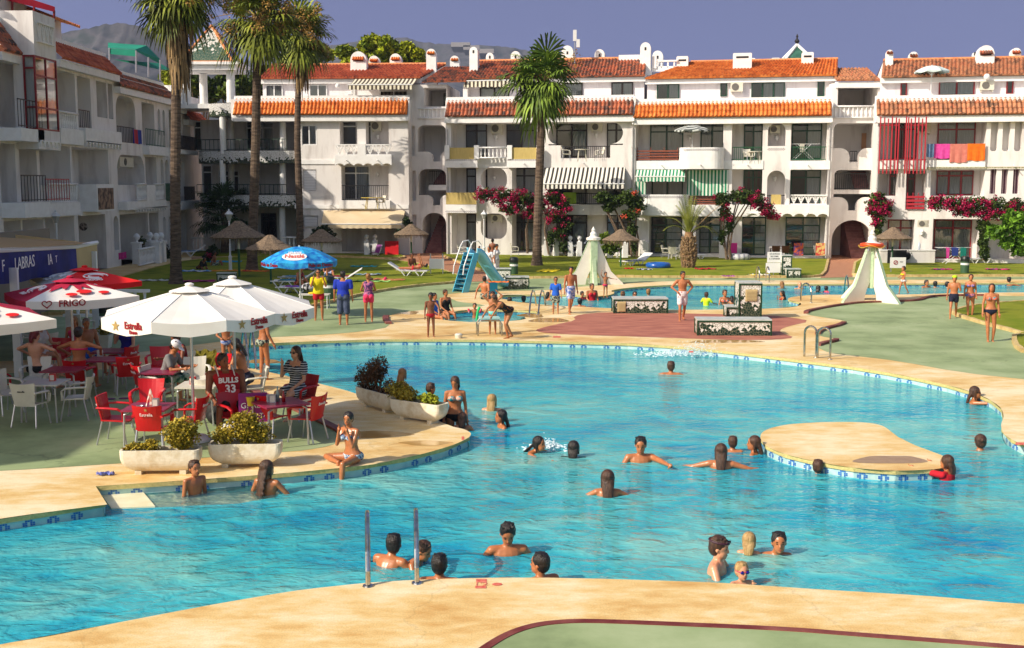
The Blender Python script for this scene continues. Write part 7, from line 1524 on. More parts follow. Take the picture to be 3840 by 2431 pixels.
# clutter walls of the right terrace
lw = thing('garden_wall', 'low white garden wall behind the right sunshade', 'wall', at(2068, 622)); mb = MB(); s_ = (622-433)/4.55; mb.box(0, 0, 0, 130/s_, .35, .78); mb.build('wall', M_wall, lw); mb = MB(); mb.box(-.02, -.03, .78, 130/s_+.02, .38, .83); mb.build('coping', M_trim, lw)
bg_ = MB(); bg_.box(0, 0, 0, 28/s_*1.6, .04, .85); tag(bg_.build('towel', M_black, loc=at(2070, 623)+V((.35, -.08, 0))), 'large black towel hanging on the low garden wall', 'towel')
bt_ = thing('beach_bag', 'dark beach bag slung on the low garden wall', 'bag', at(2130, 622)+V((0, -.15, .5))); mb = MB(); mb.ell((0, 0, 0), .2, .1, .22, 12, 8); mb.build('bag_body', M_black, bt_, True); mb = MB(); mb.tube([(-.12, 0, .15), (0, -.02, .42), (.12, 0, .15)], .015, 5); mb.build('strap', M_black, bt_)
wt = thing('water_bottle', 'clear water bottle on the window ledge of the right flat', 'bottle', at(2162, 622)+V((0, .2, .83))); mb = MB(); mb.lathe([(.07, 0), (.07, .32), (.03, .42), (.03, .46)], n=10); mb.build('bottle_body', pm('clear_bottle', srgb(190, 200, 215), rough=.1), wt, True)
def balus(label, u0, u1, v, h=.8, posts=True):
    s_ = (v-433)/4.55; t = thing('balustrade', label, 'balustrade', at(u0, v)); L = (u1-u0)/s_; n = max(2, int(L/.3)); tp = MB(); tp.box(0, -.08, h-.1, L, .08, h); tp.box(0, -.08, 0, L, .08, .1); tp.build('rail', M_trim, t)
    for i in range(min(n, 30)): mb = MB(); mb.lathe([(.05, .1), (.09, h*.4), (.04, h*.7), (.06, h-.1)], (L*(i+.5)/n, 0, 0), 8); mb.build('baluster', M_trim, t)
    if posts:
        for x in (0, L): mb = MB(); mb.box(x-.15, -.15, 0, x+.15, .15, h+.2); mb.lathe([(.1, h+.2), (.06, h+.27), (.15, h+.4), (.12, h+.52), (.02, h+.58)], (x, 0, 0), 10); mb.build('end_post', M_trim, t)
balus('white garden balustrade right of the round palm', 1284, 1308, 605); balus('white garden balustrade left of the left tower', 1340, 1362, 606); balus('white garden balustrade under the lawn sunshade', 1432, 1470, 609); balus('white balustrade between lawn and cafe behind the sunshades', 150, 355, 745, .95, False); balus('white balustrade under the cream awning at the left', 862, 882, 602)
M_rt = pm('t_red', c_(190,14,26), c_(206,24,34), 3, .95)
mb = MB(); mb.box(0, 0, 0, .9, .05, .95); tag(mb.build('towel', M_rt, loc=at(905, 602), rz=R(-12)), 'large red towel draped over a rack under the cream awning', 'towel')
fc = thing('folding_chair', 'purple folding beach chair left of the large red towel', 'chair', at(882, 604), yaw(-35)); mb = MB(); mb.box(-.22, -.2, .25, .22, .2, .28); mb.build('seat', pm('purple_fabric', c_(120,20,120)), fc); mb = MB(); mb.add([(-.22, -.2, .28), (.22, -.2, .28), (.22, -.42, .75), (-.22, -.42, .75)], [(0, 1, 2, 3)]); mb.build('backrest', MATS['purple_fabric'], fc); mb = MB()
for s in (-.24, .24): mb.tube([(s, -.42, .75), (s, -.15, .25), (s, .2, .0)], .014, 5); mb.tube([(s, .2, .28), (s, -.3, .0)], .014, 5)
mb.build('leg_frame', M_whiteframe, fc)
for lb, u, v, c1, c2 in (('violet printed towel on the terrace chair left of the stair entry',1838,612,c_(90,60,120),c_(200,90,60)),('red printed towel on the terrace chair beside the stair entry',1924,612,c_(200,60,60),c_(220,190,120))):
    mb = MB(); mb.box(-.28, -.02, .0, .28, .02, .75); tag(mb.build('towel', pm('tw%d' % u, c1, c2, 5, .95, lo=.45, hi=.55), loc=at(u+ (35 if u < 1900 else 0), v)+V((0, -.35, .3))), lb, 'towel')
pb = MB(); pb.box(-.22, 0, 0, .22, .06, 1.0); tag(pb.build('bodyboard', pm('pink_board', c_(214,30,140)), loc=at(1724, 610), rz=R(8)), 'pink bodyboard leaning by the bougainvillea tree', 'bodyboard')
# ---- cafe pavilion ----
cp = thing('cafe_pavilion', 'cafe pavilion with tan roof, white posts and blue lettered banner at the left', 'pavilion', (-12, 30, 0)); o = cp.location
def S(u, s_, z): return V(((u-1203.5)/s_, 2750/s_/cos(TH)*1.0, z))-o
A0, A1, A2 = S(-260, 128, 0), S(172, 84, 0), S(222, 80, 0)
def zq(p, z): return V((p.x, p.y, z))
mb = MB(); n = 24
for i in range(n):
    t0, t1 = i/n, (i+1)/n
    def bp_(t, q): p = A0.lerp(A1, t); return V((p.x+.04*sin(t*34)*(1-q), p.y, (3.2-.42*t)-(1-q)*(.78-.06*t)+.02*sin(t*20)*(1-q)))
    for j in range(3): mb.quad(bp_(t0, j/3), bp_(t1, j/3), bp_(t1, (j+1)/3), bp_(t0, (j+1)/3))
mb.build('banner', pm('banner_blue', srgb(14, 18, 84), srgb(26, 34, 120), 1.2, .8), cp)
tx = (A1-A0).normalized(); nn_ = V((tx.y, -tx.x, 0))
for s_, t, sz, z_ in (('LABRAS', .60, .42, 2.84), ('IA', .77, .4, 2.86), ('T', .815, .26, 2.86), ('F', .47, .4, 2.8)): text(cp, s_, sz, frame(A0.lerp(A1, t)+nn_*.09+V((0, 0, z_-.42*t+.06)), tx, (0, 0, 1)), M_wprint, 'banner_lettering')
mb = MB(); mb.quad(zq(A1, 2.05), zq(A2, 2.05), zq(A2, 2.8), zq(A1, 2.78)); A3 = S(30, 74, 0); mb.quad(zq(A2, 2.05), zq(A3, 2.05), zq(A3, 2.95), zq(A2, 2.8)); mb.build('end_curtain', pm('tan_canvas', srgb(176, 152, 110), srgb(190, 168, 124), 1, .9), cp)
mb = MB(); B0 = V((A0.x-6, A0.y+1, 0)); B2 = V((A2.x-6, A2.y+2, 0)); mb.quad(zq(A0, 3.25), zq(A2, 2.82), zq(B2, 3.05), zq(B0, 3.5)); mb.build('roof', stripes('tan_corrugated', srgb(160, 130, 84), srgb(140, 112, 72), .3, 1, .5), cp)
mb = MB(); mb.tube([zq(A0, 3.24), zq(A1, 2.8), zq(A2, 2.84)], .06, 6); mb.build('eave_beam', M_whiteframe, cp)
for u, s_ in ((24, 101), (150, 84), (214, 81)):
    p = S(u, s_, 0); mb = MB(); mb.box(p.x-.07, p.y-.05, 0, p.x+.07, p.y+.05, 2.6); mb.box(p.x-.12, p.y-.03, 0, p.x-.071, p.y+.03, 2.6); mb.build('post', M_whiteframe, cp)
mb = MB(); p0, p1 = S(24, 101, 0), S(150, 84, 0)
mb = MB(); p = S(-160, 100, 0); mb.box(p.x-3, p.y, 0, p.x-2.8, p.y+14, 3); mb.build('back_wall', pm('cafe_wall_grey', srgb(120, 110, 100)), cp)  # back wall in one even grey-brown
# bags etc.
bp0 = thing('backpack', 'black backpack on the floor under the white chair', 'bag', at(508, 997)); mb = MB(); mb.ell((0, 0, .22), .2, .14, .24, 14, 10); mb.ell((0, -.12, .16), .13, .06, .12, 10, 8); mb.build('bag_body', M_black, bp0, True); mb = MB(); mb.tube([(-.08, 0, .42), (0, .02, .52), (.08, 0, .42)], .012, 5); mb.build('strap', M_black, bp0)
fb = at(640, 1032); bgm = thing('shopping_bag', 'purple printed bag hanging on the back of the red chair', 'bag', fb+V((-.28, -.22, .36)), R(12)); mb = MB(); mb.box(-.25, -.05, 0, .25, .02, .52); mb.build('bag_cloth', pm('purple_bag', c_(130,20,110)), bgm); text(bgm, 'G! ALLC', .14, frame((.04, -.056, .3), (1, 0, 0), (0, 0, 1)), M_wprint); text(bgm, 'TEN TA', .11, frame((.06, -.056, .12), (1, 0, 0), (0, 0, 1)), M_wprint); mb = MB(); mb.lathe([(.05, 0), (.08, .16), (.06, .16)], (-.04, -.06, .3), 10); mb.build('yellow_print', pm('yellow_print', c_(210,180,40)), bgm)
ot = cloth('olive towel hanging over the magenta chair', 495, 925, .45, .5, c_(104,96,16), c_(120,110,24), z=.5, cat='towel'); ot.rotation_euler = (R(75), 0, 0); ot.location = at(488, 925)+V((0, -.1, .72))
ff = MB(); ff.ell((0, 0, .02), .13, .05, .02, 10, 6); ff.ell((.3, .04, .02), .13, .05, .02, 10, 6); tag(ff.build('flip_flops', pm('pink_rubber', c_(150, 60, 90), c_(60, 60, 110), 9, .7), loc=at(258, 940), rz=R(5)), 'pair of flip flops on the shaded green floor', 'sandals')
sr = MB(); sr.lathe([(.1, 0), (.12, .1), (.09, .14)], n=14); tag(sr.build('skimmer_pot', M_whitep, loc=at(1078, 795)), 'small white pot at the far pool edge', 'pot')
wp = thing('bench_table', 'small white table with yellow cloth and bags beside the lifeguard', 'table', at(740, 725)); mb = MB(); mb.box(-.55, -.3, .5, .55, .3, .53); mb.build('tabletop', M_whitep, wp)
for sx in (-.5, .5):
    for sy in (-.26, .26): mb = MB(); mb.tube([(sx, sy, 0), (sx, sy, .5)], .02, 6); mb.build('leg', M_whiteframe, wp)
hb = MB(); hb.ell((0, 0, .14), .32, .2, .17, 14, 8); hb.ell((.25, .02, .1), .2, .16, .12, 10, 6); tag(hb.build('beach_bag', pm('bw_bag', c_(30,30,34), c_(190,190,195), 6, .9, lo=.47, hi=.53), loc=at(728, 717)+V((0, .1, .53)), smooth=True), 'black and white beach bag on the small white table', 'bag')
yc = MB(); yc.ell((0, 0, .04), .25, .12, .05, 12, 6); tag(yc.build('towel', pm('t_yellow', c_(226,190,10)), loc=at(738, 725)+V((.05, -.1, .53)), smooth=True), 'yellow cloth on the small white table', 'towel')
# ================= people =================
def skinm(name, r, gg, b, wet=False):
    m = pm(name, srgb(r, gg, b), srgb(min(255, r+14), gg+12, b+10), 9, .32 if wet else .5, .12, 40, spec=.6 if wet else .4)
    return m
SK = {'tan': skinm('skin_tan', 168, 104, 66), 'tanw': skinm('skin_tan_wet', 168, 102, 62, True), 'dark': skinm('skin_deep_tan', 128, 74, 48), 'darkw': skinm('skin_deep_tan_wet', 132, 76, 48, True), 'fair': skinm('skin_fair', 204, 146, 116), 'fairw': skinm('skin_fair_wet', 204, 142, 108, True)}
HR = {'black': pm('hair_black', srgb(22, 16, 14), srgb(38, 28, 24), 30, .35, .8, 90, stretch=(1, 1, .15)), 'brown': pm('hair_brown', srgb(50, 30, 20), srgb(84, 52, 32), 30, .4, .8, 90, stretch=(1, 1, .15)), 'dblond': pm('hair_dark_blond', srgb(120, 78, 42), srgb(160, 112, 62), 30, .5, .8, 90, stretch=(1, 1, .15)),
  'blond': pm('hair_blond', srgb(150, 112, 62), srgb(190, 156, 104), 30, .5, .8, 90, stretch=(1, 1, .15)), 'red': pm('hair_dyed_red', srgb(92, 12, 22), srgb(120, 22, 34), 30, .4, .8, 90, stretch=(1, 1, .15)), 'grey': pm('hair_grey', srgb(110, 100, 96), srgb(150, 142, 138), 30, .5, .8, 90, stretch=(1, 1, .15))}
def cm(name, c1, c2=None, sc=9, lo=.42, hi=.58): return pm('cloth_'+name, c1, c2, sc, .85, lo=lo, hi=hi)
CL = {'navy': cm('navy', c_(16,20,48)), 'black': cm('black', c_(14,14,18)), 'red': cm('red', c_(190,12,34)), 'pinkhot': cm('pinkhot', c_(232,54,100)), 'white': cm('white', c_(222,218,220)), 'whitep': cm('whitep', c_(226,214,214), c_(170,60,90), 16, .6, .66), 'yellow': cm('yellow', c_(226,206,8)), 'lime': cm('lime', c_(180,220,20)),
  'blue': cm('blue', c_(18,48,170)), 'sky': cm('sky', c_(24,92,200)), 'denim': cm('denim', c_(52,62,92), c_(74,84,112), 8), 'bluep': cm('bluep', c_(70,110,190), c_(200,205,225), 12), 'blueb': cm('blueb', c_(20,70,130), c_(190,205,215), 26), 'teal': cm('teal', c_(30,140,150), c_(220,170,150), 18), 'mint': cm('mint', c_(120,210,200)),
  'floral': cm('floral', c_(30,34,50), c_(160,170,150), 22, .48, .52), 'orangeb': cm('orangeb', c_(20,16,18), c_(190,90,20), 10, .55, .6), 'coral': cm('coral', c_(226,100,70), c_(50,130,140), 14), 'multi': cm('multi', c_(60,100,170), c_(214,120,130), 12), 'purple': cm('purple', c_(70,40,100), c_(190,110,150), 14), 'stripe': stripes('cloth_stripe', c_(30,32,44), c_(196,196,200), .045, 2, .6), 'grey': cm('grey', c_(120,118,118)), 'dgrey': cm('dgrey', c_(50,50,54)),
  'green': cm('green', c_(20,90,70), c_(180,200,180), 8), 'boards': stripes('cloth_boards', c_(170,190,20), c_(16,20,20), .16, 2, .5), 'pink': cm('pink', c_(206,40,90)), 'neony': cm('neony', c_(206,226,30)), 'violet': cm('violet', c_(24,24,130)), 'jersey': cm('jersey', c_(176,14,30)), 'redblack': cm('redblack', c_(150,10,40), c_(24,20,24), 10)}
M_eye = pm('eye_dark', srgb(24, 18, 16), rough=.2); M_lip = pm('lips', srgb(150, 70, 60)); M_lens = pm('lens_dark', srgb(20, 18, 30), rough=.08, spec=.8); M_glensb = pm('lens_blue', srgb(20, 20, 130), rough=.08)
PV = []   # voxel things: (object, size)
def vox(mb, name, mat, par, size, sm=2):
    o = mb.build(name, mat, par, True); md = o.modifiers.new('voxel', 'REMESH'); md.mode = 'VOXEL'; md.voxel_size = size; md.use_smooth_shade = True
    if sm: s_ = o.modifiers.new('soft', 'SMOOTH'); s_.factor = .5; s_.iterations = sm
    PV.append(o); return o
X, Y_, Z = V((1, 0, 0)), V((0, 1, 0)), V((0, 0, 1))
POSES = {  # arms: (upper dir, fore dir) for the right side, mirrored for the left unless given as a pair; +x right, +y forward
 'down': ((.16, -.04, -1), (.08, .16, -1)), 'down2': ((.22, .1, -1), (.1, .45, -.9)), 'hips': ((.6, -.25, -.75), (-.62, .55, -.55)), 'up': ((.75, .1, .65), (-.75, .0, .65)), 'face': ((.15, .55, -.75), (-.3, .25, 1)), 'table': ((.25, .35, -.9), (-.2, 1, .1)), 'front': ((.3, .25, -.9), (-.5, .8, -.25)), 'wide': ((1, .1, -.28), (.9, .4, -.12)), 'wet': ((.55, .35, -.75), (.3, .9, -.15)),
 'elbows': ((1, .1, -.35), (-.35, .9, -.55)), 'reach': ((.2, .8, -.55), (0, .6, -.8)), 'swing': ((.2, .35, -1), (.1, .8, -.6)), 'back': ((.2, -.4, -1), (.1, -.1, -1)), 'edge': ((.35, .9, .1), (.15, 1, .2)), 'lap': ((.14, .2, -1), (-.25, .8, -.45)), 'behind': ((.3, -.5, -.8), (.05, -.3, -1)), 'raise': ((.5, .2, .6), (-.2, .1, 1)), 'splash': ((.5, .9, -.1), (.2, 1, .05))}
LEGS = {'stand': (((.05, .02, -1), (.02, -.03, -1)),)*2, 'step': (((.04, .28, -1), (.02, .05, -1)), ((.04, -.2, -1), (.02, -.5, -.85))), 'stride': (((.04, .38, -1), (.02, .1, -1)), ((.04, -.32, -1), (.0, -.55, -.9))), 'sit': (((.14, 1, .02), (.04, .12, -1)),)*2, 'sitwide': (((.45, 1, 0), (.1, .1, -1)), ((.3, 1, 0), (.05, .2, -1))),
 'float': (((.12, .25, -.9), (.05, -.5, -.8)),)*2, 'swim': (((.12, -1, -.25), (.1, -1, -.1)),)*2, 'edge': (((.1, 1, -.05), (.05, .25, -1)),)*2, 'crossed': (((.95, .45, -.02), (-.95, .3, -.06)), ((.15, 1, -.05), (.0, .12, -1))), 'lie': (((.08, 1, 0), (.04, 1, -.02)),)*2, 'liebent': (((.08, 1, .45), (.04, .8, -.75)), ((.08, 1, 0), (.04, 1, 0))), 'prone': (((.1, -1, .02), (.05, -1, .08)),)*2,
 'bend': (((.08, .15, -1), (.02, -.25, -1)), ((.05, .45, -.9), (.02, -.5, -.9))), 'cross': (((-.02, .15, -1), (-.08, -.05, -1)), ((.1, -.02, -1), (-.05, -.1, -1))), 'lift': (((.03, .0, -1), (.0, 0, -1)), ((.1, .35, -.9), (0, -.75, -.6))), 'kneeup': (((.2, .8, .55), (.05, .4, -.9)),)*2}
def ring(c, a, b, ax, f, n=14): return [c+ax*(a*cos(2*pi*i/n))+f*(b*sin(2*pi*i/n)) for i in range(n)]
TR = ((-.055, .062, .048), (-.02, .092, .066), (.03, .098, .068), (.07, .088, .06), (.12, .078, .054), (.17, .088, .06), (.215, .1, .066), (.25, .108, .06), (.28, .1, .048), (.3, .05, .034))
def person(label, u, v, h=1.7, face=0, arms='down', legs='stand', skin='tan', hair='brown', hs='short', wear=(), torso=(0, 0, 1), head=(0, 0), seat=None, wtop=None, fem=False, kid=0, near=False, armL=None, extra=(), z=0.0, loc=None, fat=1.0, tw=0, hsc=1.0, wscale=1.0):
    """u,v: picture point of the feet (or of the waterline / seat); wtop: picture v of the head top for swimmers"""
    if wtop is not None: z = ZW if v > 730 or v < 640 else ZW+.03
    B = V(loc) if loc is not None else at(u, v, z); t = thing('person', label, 'person', B, yaw(face)); T = V(torso).normalized()
    hk = 1+.3*kid; head_h = .136*h*hk*hsc; vz = .011 if near else (.014 if B.y < 36 else .02)
    up_l, lo_l, ft = .245*h, .246*h, .04*h; L = LEGS[legs] if isinstance(legs, str) else legs
    lf = 1-.08*kid; up_l *= lf; lo_l *= lf
    def low():
        m = 0
        for (a, b) in L: m = min(m, V(a).normalized().z*up_l+V(b).normalized().z*lo_l)
        return m
    pz = -low()+ft if seat is None else seat+.075*h
    neckL = .3*h*(1+.05*kid)
    if wtop is not None:
        s_ = 2750/(B.y*cos(TH)); above = (v-wtop)/s_*wscale; hd_top = T.z*neckL+.0*h+head_h*1.04; pz = above-hd_top+.02
    C = V((0, 0, pz)); ax = (MX.Rotation(R(tw), 3, 'Z') @ X); fw = T.cross(ax)*-1
    fw = ax.cross(T)*-1
    fw = T.cross(ax)
    if fw.y < 0 and abs(T.y) < .9: fw = -fw
    if abs(T.y) >= .9: fw = V((0, 0, -1)) if T.y > 0 else V((0, 0, 1))
    bw = (.94 if fem else 1.0)*fat
    def tor(mb, t0, t1, infl=0.0, sw=1.0):
        ks = [k for k in TR if t0 <= k[0] <= t1]; rs = []
        for i, (q, a, b) in enumerate(ks):
            if fem: a = a*(1.1 if q < .05 else (.9 if .06 < q < .16 else .94))
            if kid: a *= 1.0-.06*kid; 
            fb = fat**1.6 if .0 < q < .2 else fat
            rs.append(ring(C+T*q*h, (a*h*bw*sw if not fem else a*h*fat)+infl, b*h*fb+infl, ax, fw))
        if len(rs) > 1: mb.rings(rs)
    def limb(mb, a, b, ra, rb, infl=0): mb.caps(a, b, ra*h+infl, rb*h+infl)
    body = MB(); tor(body, -1, 1)
    if fem and kid < .5:
        for s in (-1, 1): body.ell(C+T*.215*h+ax*s*.045*h+fw*.05*h, .042*h, .038*h, .04*h, 10, 7)
    for s in (-1, 1): body.ell(C+T*-.01*h+ax*s*.045*h-fw*.045*h, .05*h, .045*h, .052*h, 10, 7)
    nb = C+T*neckL; J = {}
    sw_ = (.098 if fem else .112)*h*fat*(1-.08*kid)
    for i, s in enumerate((1, -1)):
        a_ = arms if not (s == -1 and armL) else armL; A_ = POSES[a_] if isinstance(a_, str) else a_; f3 = lambda q: V((q[0]*s, q[1], q[2])).normalized()
        S0 = nb-T*.028*h+ax*s*sw_; E_ = S0+f3(A_[0])*.165*h; W_ = E_+f3(A_[1])*.145*h; kf = fat*(.85 if fem else 1)*(1-.1*kid)
        limb(body, nb-T*.02*h+ax*s*.03*h, S0, .03, .034*kf); limb(body, S0, E_, .032*kf, .0235*kf); limb(body, E_, W_, .0235*kf, .0155)
        hd = f3(A_[1]); n_ = hd.orthogonal().normalized(); sd_ = hd.cross(n_); P0 = W_+hd*.03*h
        body.caps(W_, P0, .014*h, .02*h, 8); body.ell(P0+hd*.006*h, .022*h, .022*h, .024*h, 8, 6)
        for k in range(4):
            o_ = sd_*(.008*h*(k-1.5)); r_ = .0052*h if not near else .0056*h; q0 = P0+o_+hd*.02*h; q1 = q0+hd*(.02+.004*(k in (1, 2)))*h+n_*.004*h; q2 = q1+hd*.015*h+n_*.012*h; body.caps(q0, q1, r_, r_*.95, 6); body.caps(q1, q2, r_*.95, r_*.8, 6)
        body.caps(W_+hd*.016*h+sd_*.014*h, P0+sd_*.034*h+hd*.012*h, .0062*h, .0052*h, 6)
        Lg = L[i]; Hp = C+ax*s*(.05*h)-T*.02*h; q = V((Lg[0][0]*s, Lg[0][1], Lg[0][2])).normalized(); Kn = Hp+q*up_l; q2 = V((Lg[1][0]*s, Lg[1][1], Lg[1][2])).normalized(); An = Kn+q2*(lo_l)
        limb(body, Hp, Kn, .05*fat*(1.06 if fem else 1)*(1-.12*kid), .031*(1-.08*kid)); limb(body, Kn, Kn.lerp(An, .35), .031*(1-.08*kid), .031*(1-.1*kid)); limb(body, Kn.lerp(An, .35), An, .031*(1-.1*kid), .0185)
        fd = V((q2.x*.2+.06*s, 1, 0)) if abs(q2.z) > .45 else V((0, q2.y, -.9 if abs(q2.y) < .9 else .3)); fd.normalize(); limb(body, An-fd*.018*h+V((0, 0, -.015*h)), An+fd*.085*h+V((0, 0, -.024*h)), .02, .0135)
        J[s] = (S0, E_, W_, Hp, Kn, An)
    # head
    hy, hp = R(head[0]), R(head[1]); hdir = (T*.55+Z*.45).normalized() if T.z > .3 else T
    if isinstance(tw, (int, float)) and tw: pass
    Hc = nb+hdir*((.03 if hsc == 1 else .014)*h+head_h*.5)+fw*.012*h*(1 if T.z > .3 else 0)
    body.caps(nb-T*.02*h, Hc-hdir*head_h*.2, .034*h*fat, .03*h, 10)
    Rm = MX.Rotation(R(tw), 3, 'Z') @ MX.Rotation(-hy, 3, 'Z') @ MX.Rotation(-hp, 3, 'X')
    if T.z < .3:  # lying: head frame follows the body
        ff = fw; xx = ax; Rm = MX(((xx.x, ff.x, T.x), (xx.y, ff.y, T.y), (xx.z, ff.z, T.z)))
        if Rm.determinant() < 0: Rm = MX(((-xx.x, ff.x, T.x), (-xx.y, ff.y, T.y), (-xx.z, ff.z, T.z)))
        Rm = Rm @ MX.Rotation(-hy, 3, 'Z') @ MX.Rotation(-hp, 3, 'X')
    q = head_h; hw = lambda x, y, z_: Hc+Rm @ V((x*q, y*q, z_*q))
    body.ell(hw(0, -.02, .09), .345*q, .42*q, .42*q, 14, 10, rot=Rm); body.ell(hw(0, .12, -.2), .27*q, .29*q, .31*q, 12, 8, rot=Rm); body.ell(hw(0, .42, -.1), .05*q, .075*q, .07*q, 8, 6, rot=Rm); body.ell(hw(0, .38, .0), .035*q, .05*q, .1*q, 8, 6, rot=Rm)
    body.ell(hw(0, .33, -.38), .1*q, .08*q, .08*q, 8, 6, rot=Rm); body.ell(hw(0, .36, -.27), .1*q, .05*q, .035*q, 8, 6, rot=Rm)
    for s in (-1, 1): body.ell(hw(s*.345, -.02, -.06), .035*q, .07*q, .1*q, 8, 6, rot=Rm)
    vox(body, 'body', SK[skin], t, vz)
    if near or B.y < 33:
        eb = MB()
        for s in (-1, 1): eb.ell(hw(s*.13, .335, .02), .055*q, .04*q, .03*q, 8, 6, rot=Rm)
        for s in (-1, 1): eb.ell(hw(s*.14, .36, .12), .08*q, .025*q, .018*q, 8, 5, rot=Rm)
        eb.build('eyes', M_eye, t); mb = MB(); mb.ell(hw(0, .4, -.285), .09*q, .025*q, .025*q, 8, 5, rot=Rm); mb.build('mouth', M_lip, t)
    # hair
    hb = MB(); hg = 0 if hs not in ('long', 'wet', 'curly', 'bob', 'pony', 'bun', 'plait') else .02
    hb.ell(hw(0, -.07, .15), (.385+hg)*q, .43*q, .41*q, 14, 10, rot=Rm); hb.ell(hw(0, -.16, -.02), (.365+hg)*q, .33*q, .4*q, 12, 8, rot=Rm)
    bk = -fw if T.z > .3 else V((0, 0, 1))*0
    if hs in ('long', 'curly', 'wet', 'bob'):
        Lh = {'long': 1.5, 'curly': 1.7, 'wet': 1.25, 'bob': .75}[hs]; e = hw(0, -.3, 0); dn = (-T*.9+bk*.25).normalized() if T.z > .3 else -T
        rs = []; 
        for k in range(6): kk = k/5; cc = e+dn*q*Lh*kk+(Rm @ V((0, -1, 0)))*q*.05*sin(kk*3); rs.append(ring(cc, q*(.36-.12*kk**2)*(1+(.1 if hs == 'curly' else 0)*sin(k*2.5)), q*(.17-.07*kk), Rm @ X, Rm @ Y_, 12))
        hb.rings(rs)
        for s in (-1, 1): hb.caps(hw(s*.33, -.05, .1), hw(s*.33, -.02, -.5 if hs != 'bob' else -.35), .09*q, .06*q, 8)
        if hs == 'curly':
            for k in range(16): hb.ell(e+dn*q*Lh*(k/16)+(Rm @ X)*q*.3*sin(k*2.1), q*.12, q*.12, q*.12, 8, 6)
    if hs in ('pony', 'plait'): hb.caps(hw(0, -.45, .2), hw(0, -.62, .02), .1*q, .11*q); hb.caps(hw(0, -.62, .02), hw(.04, -.55, -.55 if hs == 'pony' else -1.1), .1*q, .05*q)
    if hs == 'bun': hb.ell(hw(0, -.48, .22), .17*q, .16*q, .17*q, 10, 8, rot=Rm)
    if hs == 'curls':
        for k in range(22): a = k*2.4; hb.ell(hw(.32*cos(a), -.12+.3*sin(a)-.1, .3*cos(k*1.3)-.05), .14*q, .14*q, .14*q, 8, 6)
    if hs in ('short', 'spiky'):
        for k in range(14): a = k*2.4; r_ = .3*(k/14)**.5; hb.ell(hw(r_*cos(a), -.03+r_*sin(a), .5-.5*r_*r_), .08*q, .08*q, (.09 if hs == 'spiky' else .05)*q, 6, 5)
    if hs != 'bald': vox(hb, 'hair', HR[hair], t, vz*.9, 1)
    # clothes
    for wn, key in wear:
        mt = CL[key] if isinstance(key, str) else key; w_ = MB(); e = .011 if B.y < 36 else .014
        if wn in ('trunks', 'shorts', 'long shorts', 'trousers'): [w_.ell(C+T*-.01*h+ax*s*.045*h-fw*.045*h, .05*h+e, .045*h+e, .052*h+e, 10, 7) for s in (-1, 1)]
        if wn == 'trunks': tor(w_, -.06, .075, e+.004); [w_.caps(J[s][3], J[s][3].lerp(J[s][4], .62), .053*h*fat+e, .045*h*fat+e+.006) for s in (1, -1)]
        elif wn == 'shorts': tor(w_, -.06, .075, e+.002); [w_.caps(J[s][3], J[s][3].lerp(J[s][4], .3), .053*h*fat+e, .05*h*fat+e) for s in (1, -1)]
        elif wn == 'long shorts': tor(w_, -.06, .075, e+.006); [w_.caps(J[s][3], J[s][3].lerp(J[s][4], 1.08), .053*h*fat+e, .045*h*fat+e) for s in (1, -1)]
        elif wn == 'trousers': tor(w_, -.06, .075, e+.006); [(w_.caps(J[s][3], J[s][4], .053*h+e, .038*h+e), w_.caps(J[s][4], J[s][5], .038*h+e, .036*h+e)) for s in (1, -1)]
        elif wn == 'brief': tor(w_, -.06, .035, e-.002); [w_.ell(C+T*-.012*h+ax*s*.045*h-fw*.045*h, .05*h+e, .045*h+e, .045*h+e, 10, 7) for s in (-1, 1)]; w_.ell(C-T*.045*h, .045*h, .05*h, .03*h, 10, 7)
        elif wn == 'bikini_top':
            w_.rings([ring(C+T*q_*h, (.1 if not fem else .096)*h*fat+e*.6, .066*h*fat+e*.6, ax, fw) for q_ in (.192, .206)]); [w_.ell(C+T*.214*h+ax*s*.045*h+fw*.055*h, .045*h, .04*h, .036*h, 10, 7) for s in (-1, 1)] if kid < .9 else None
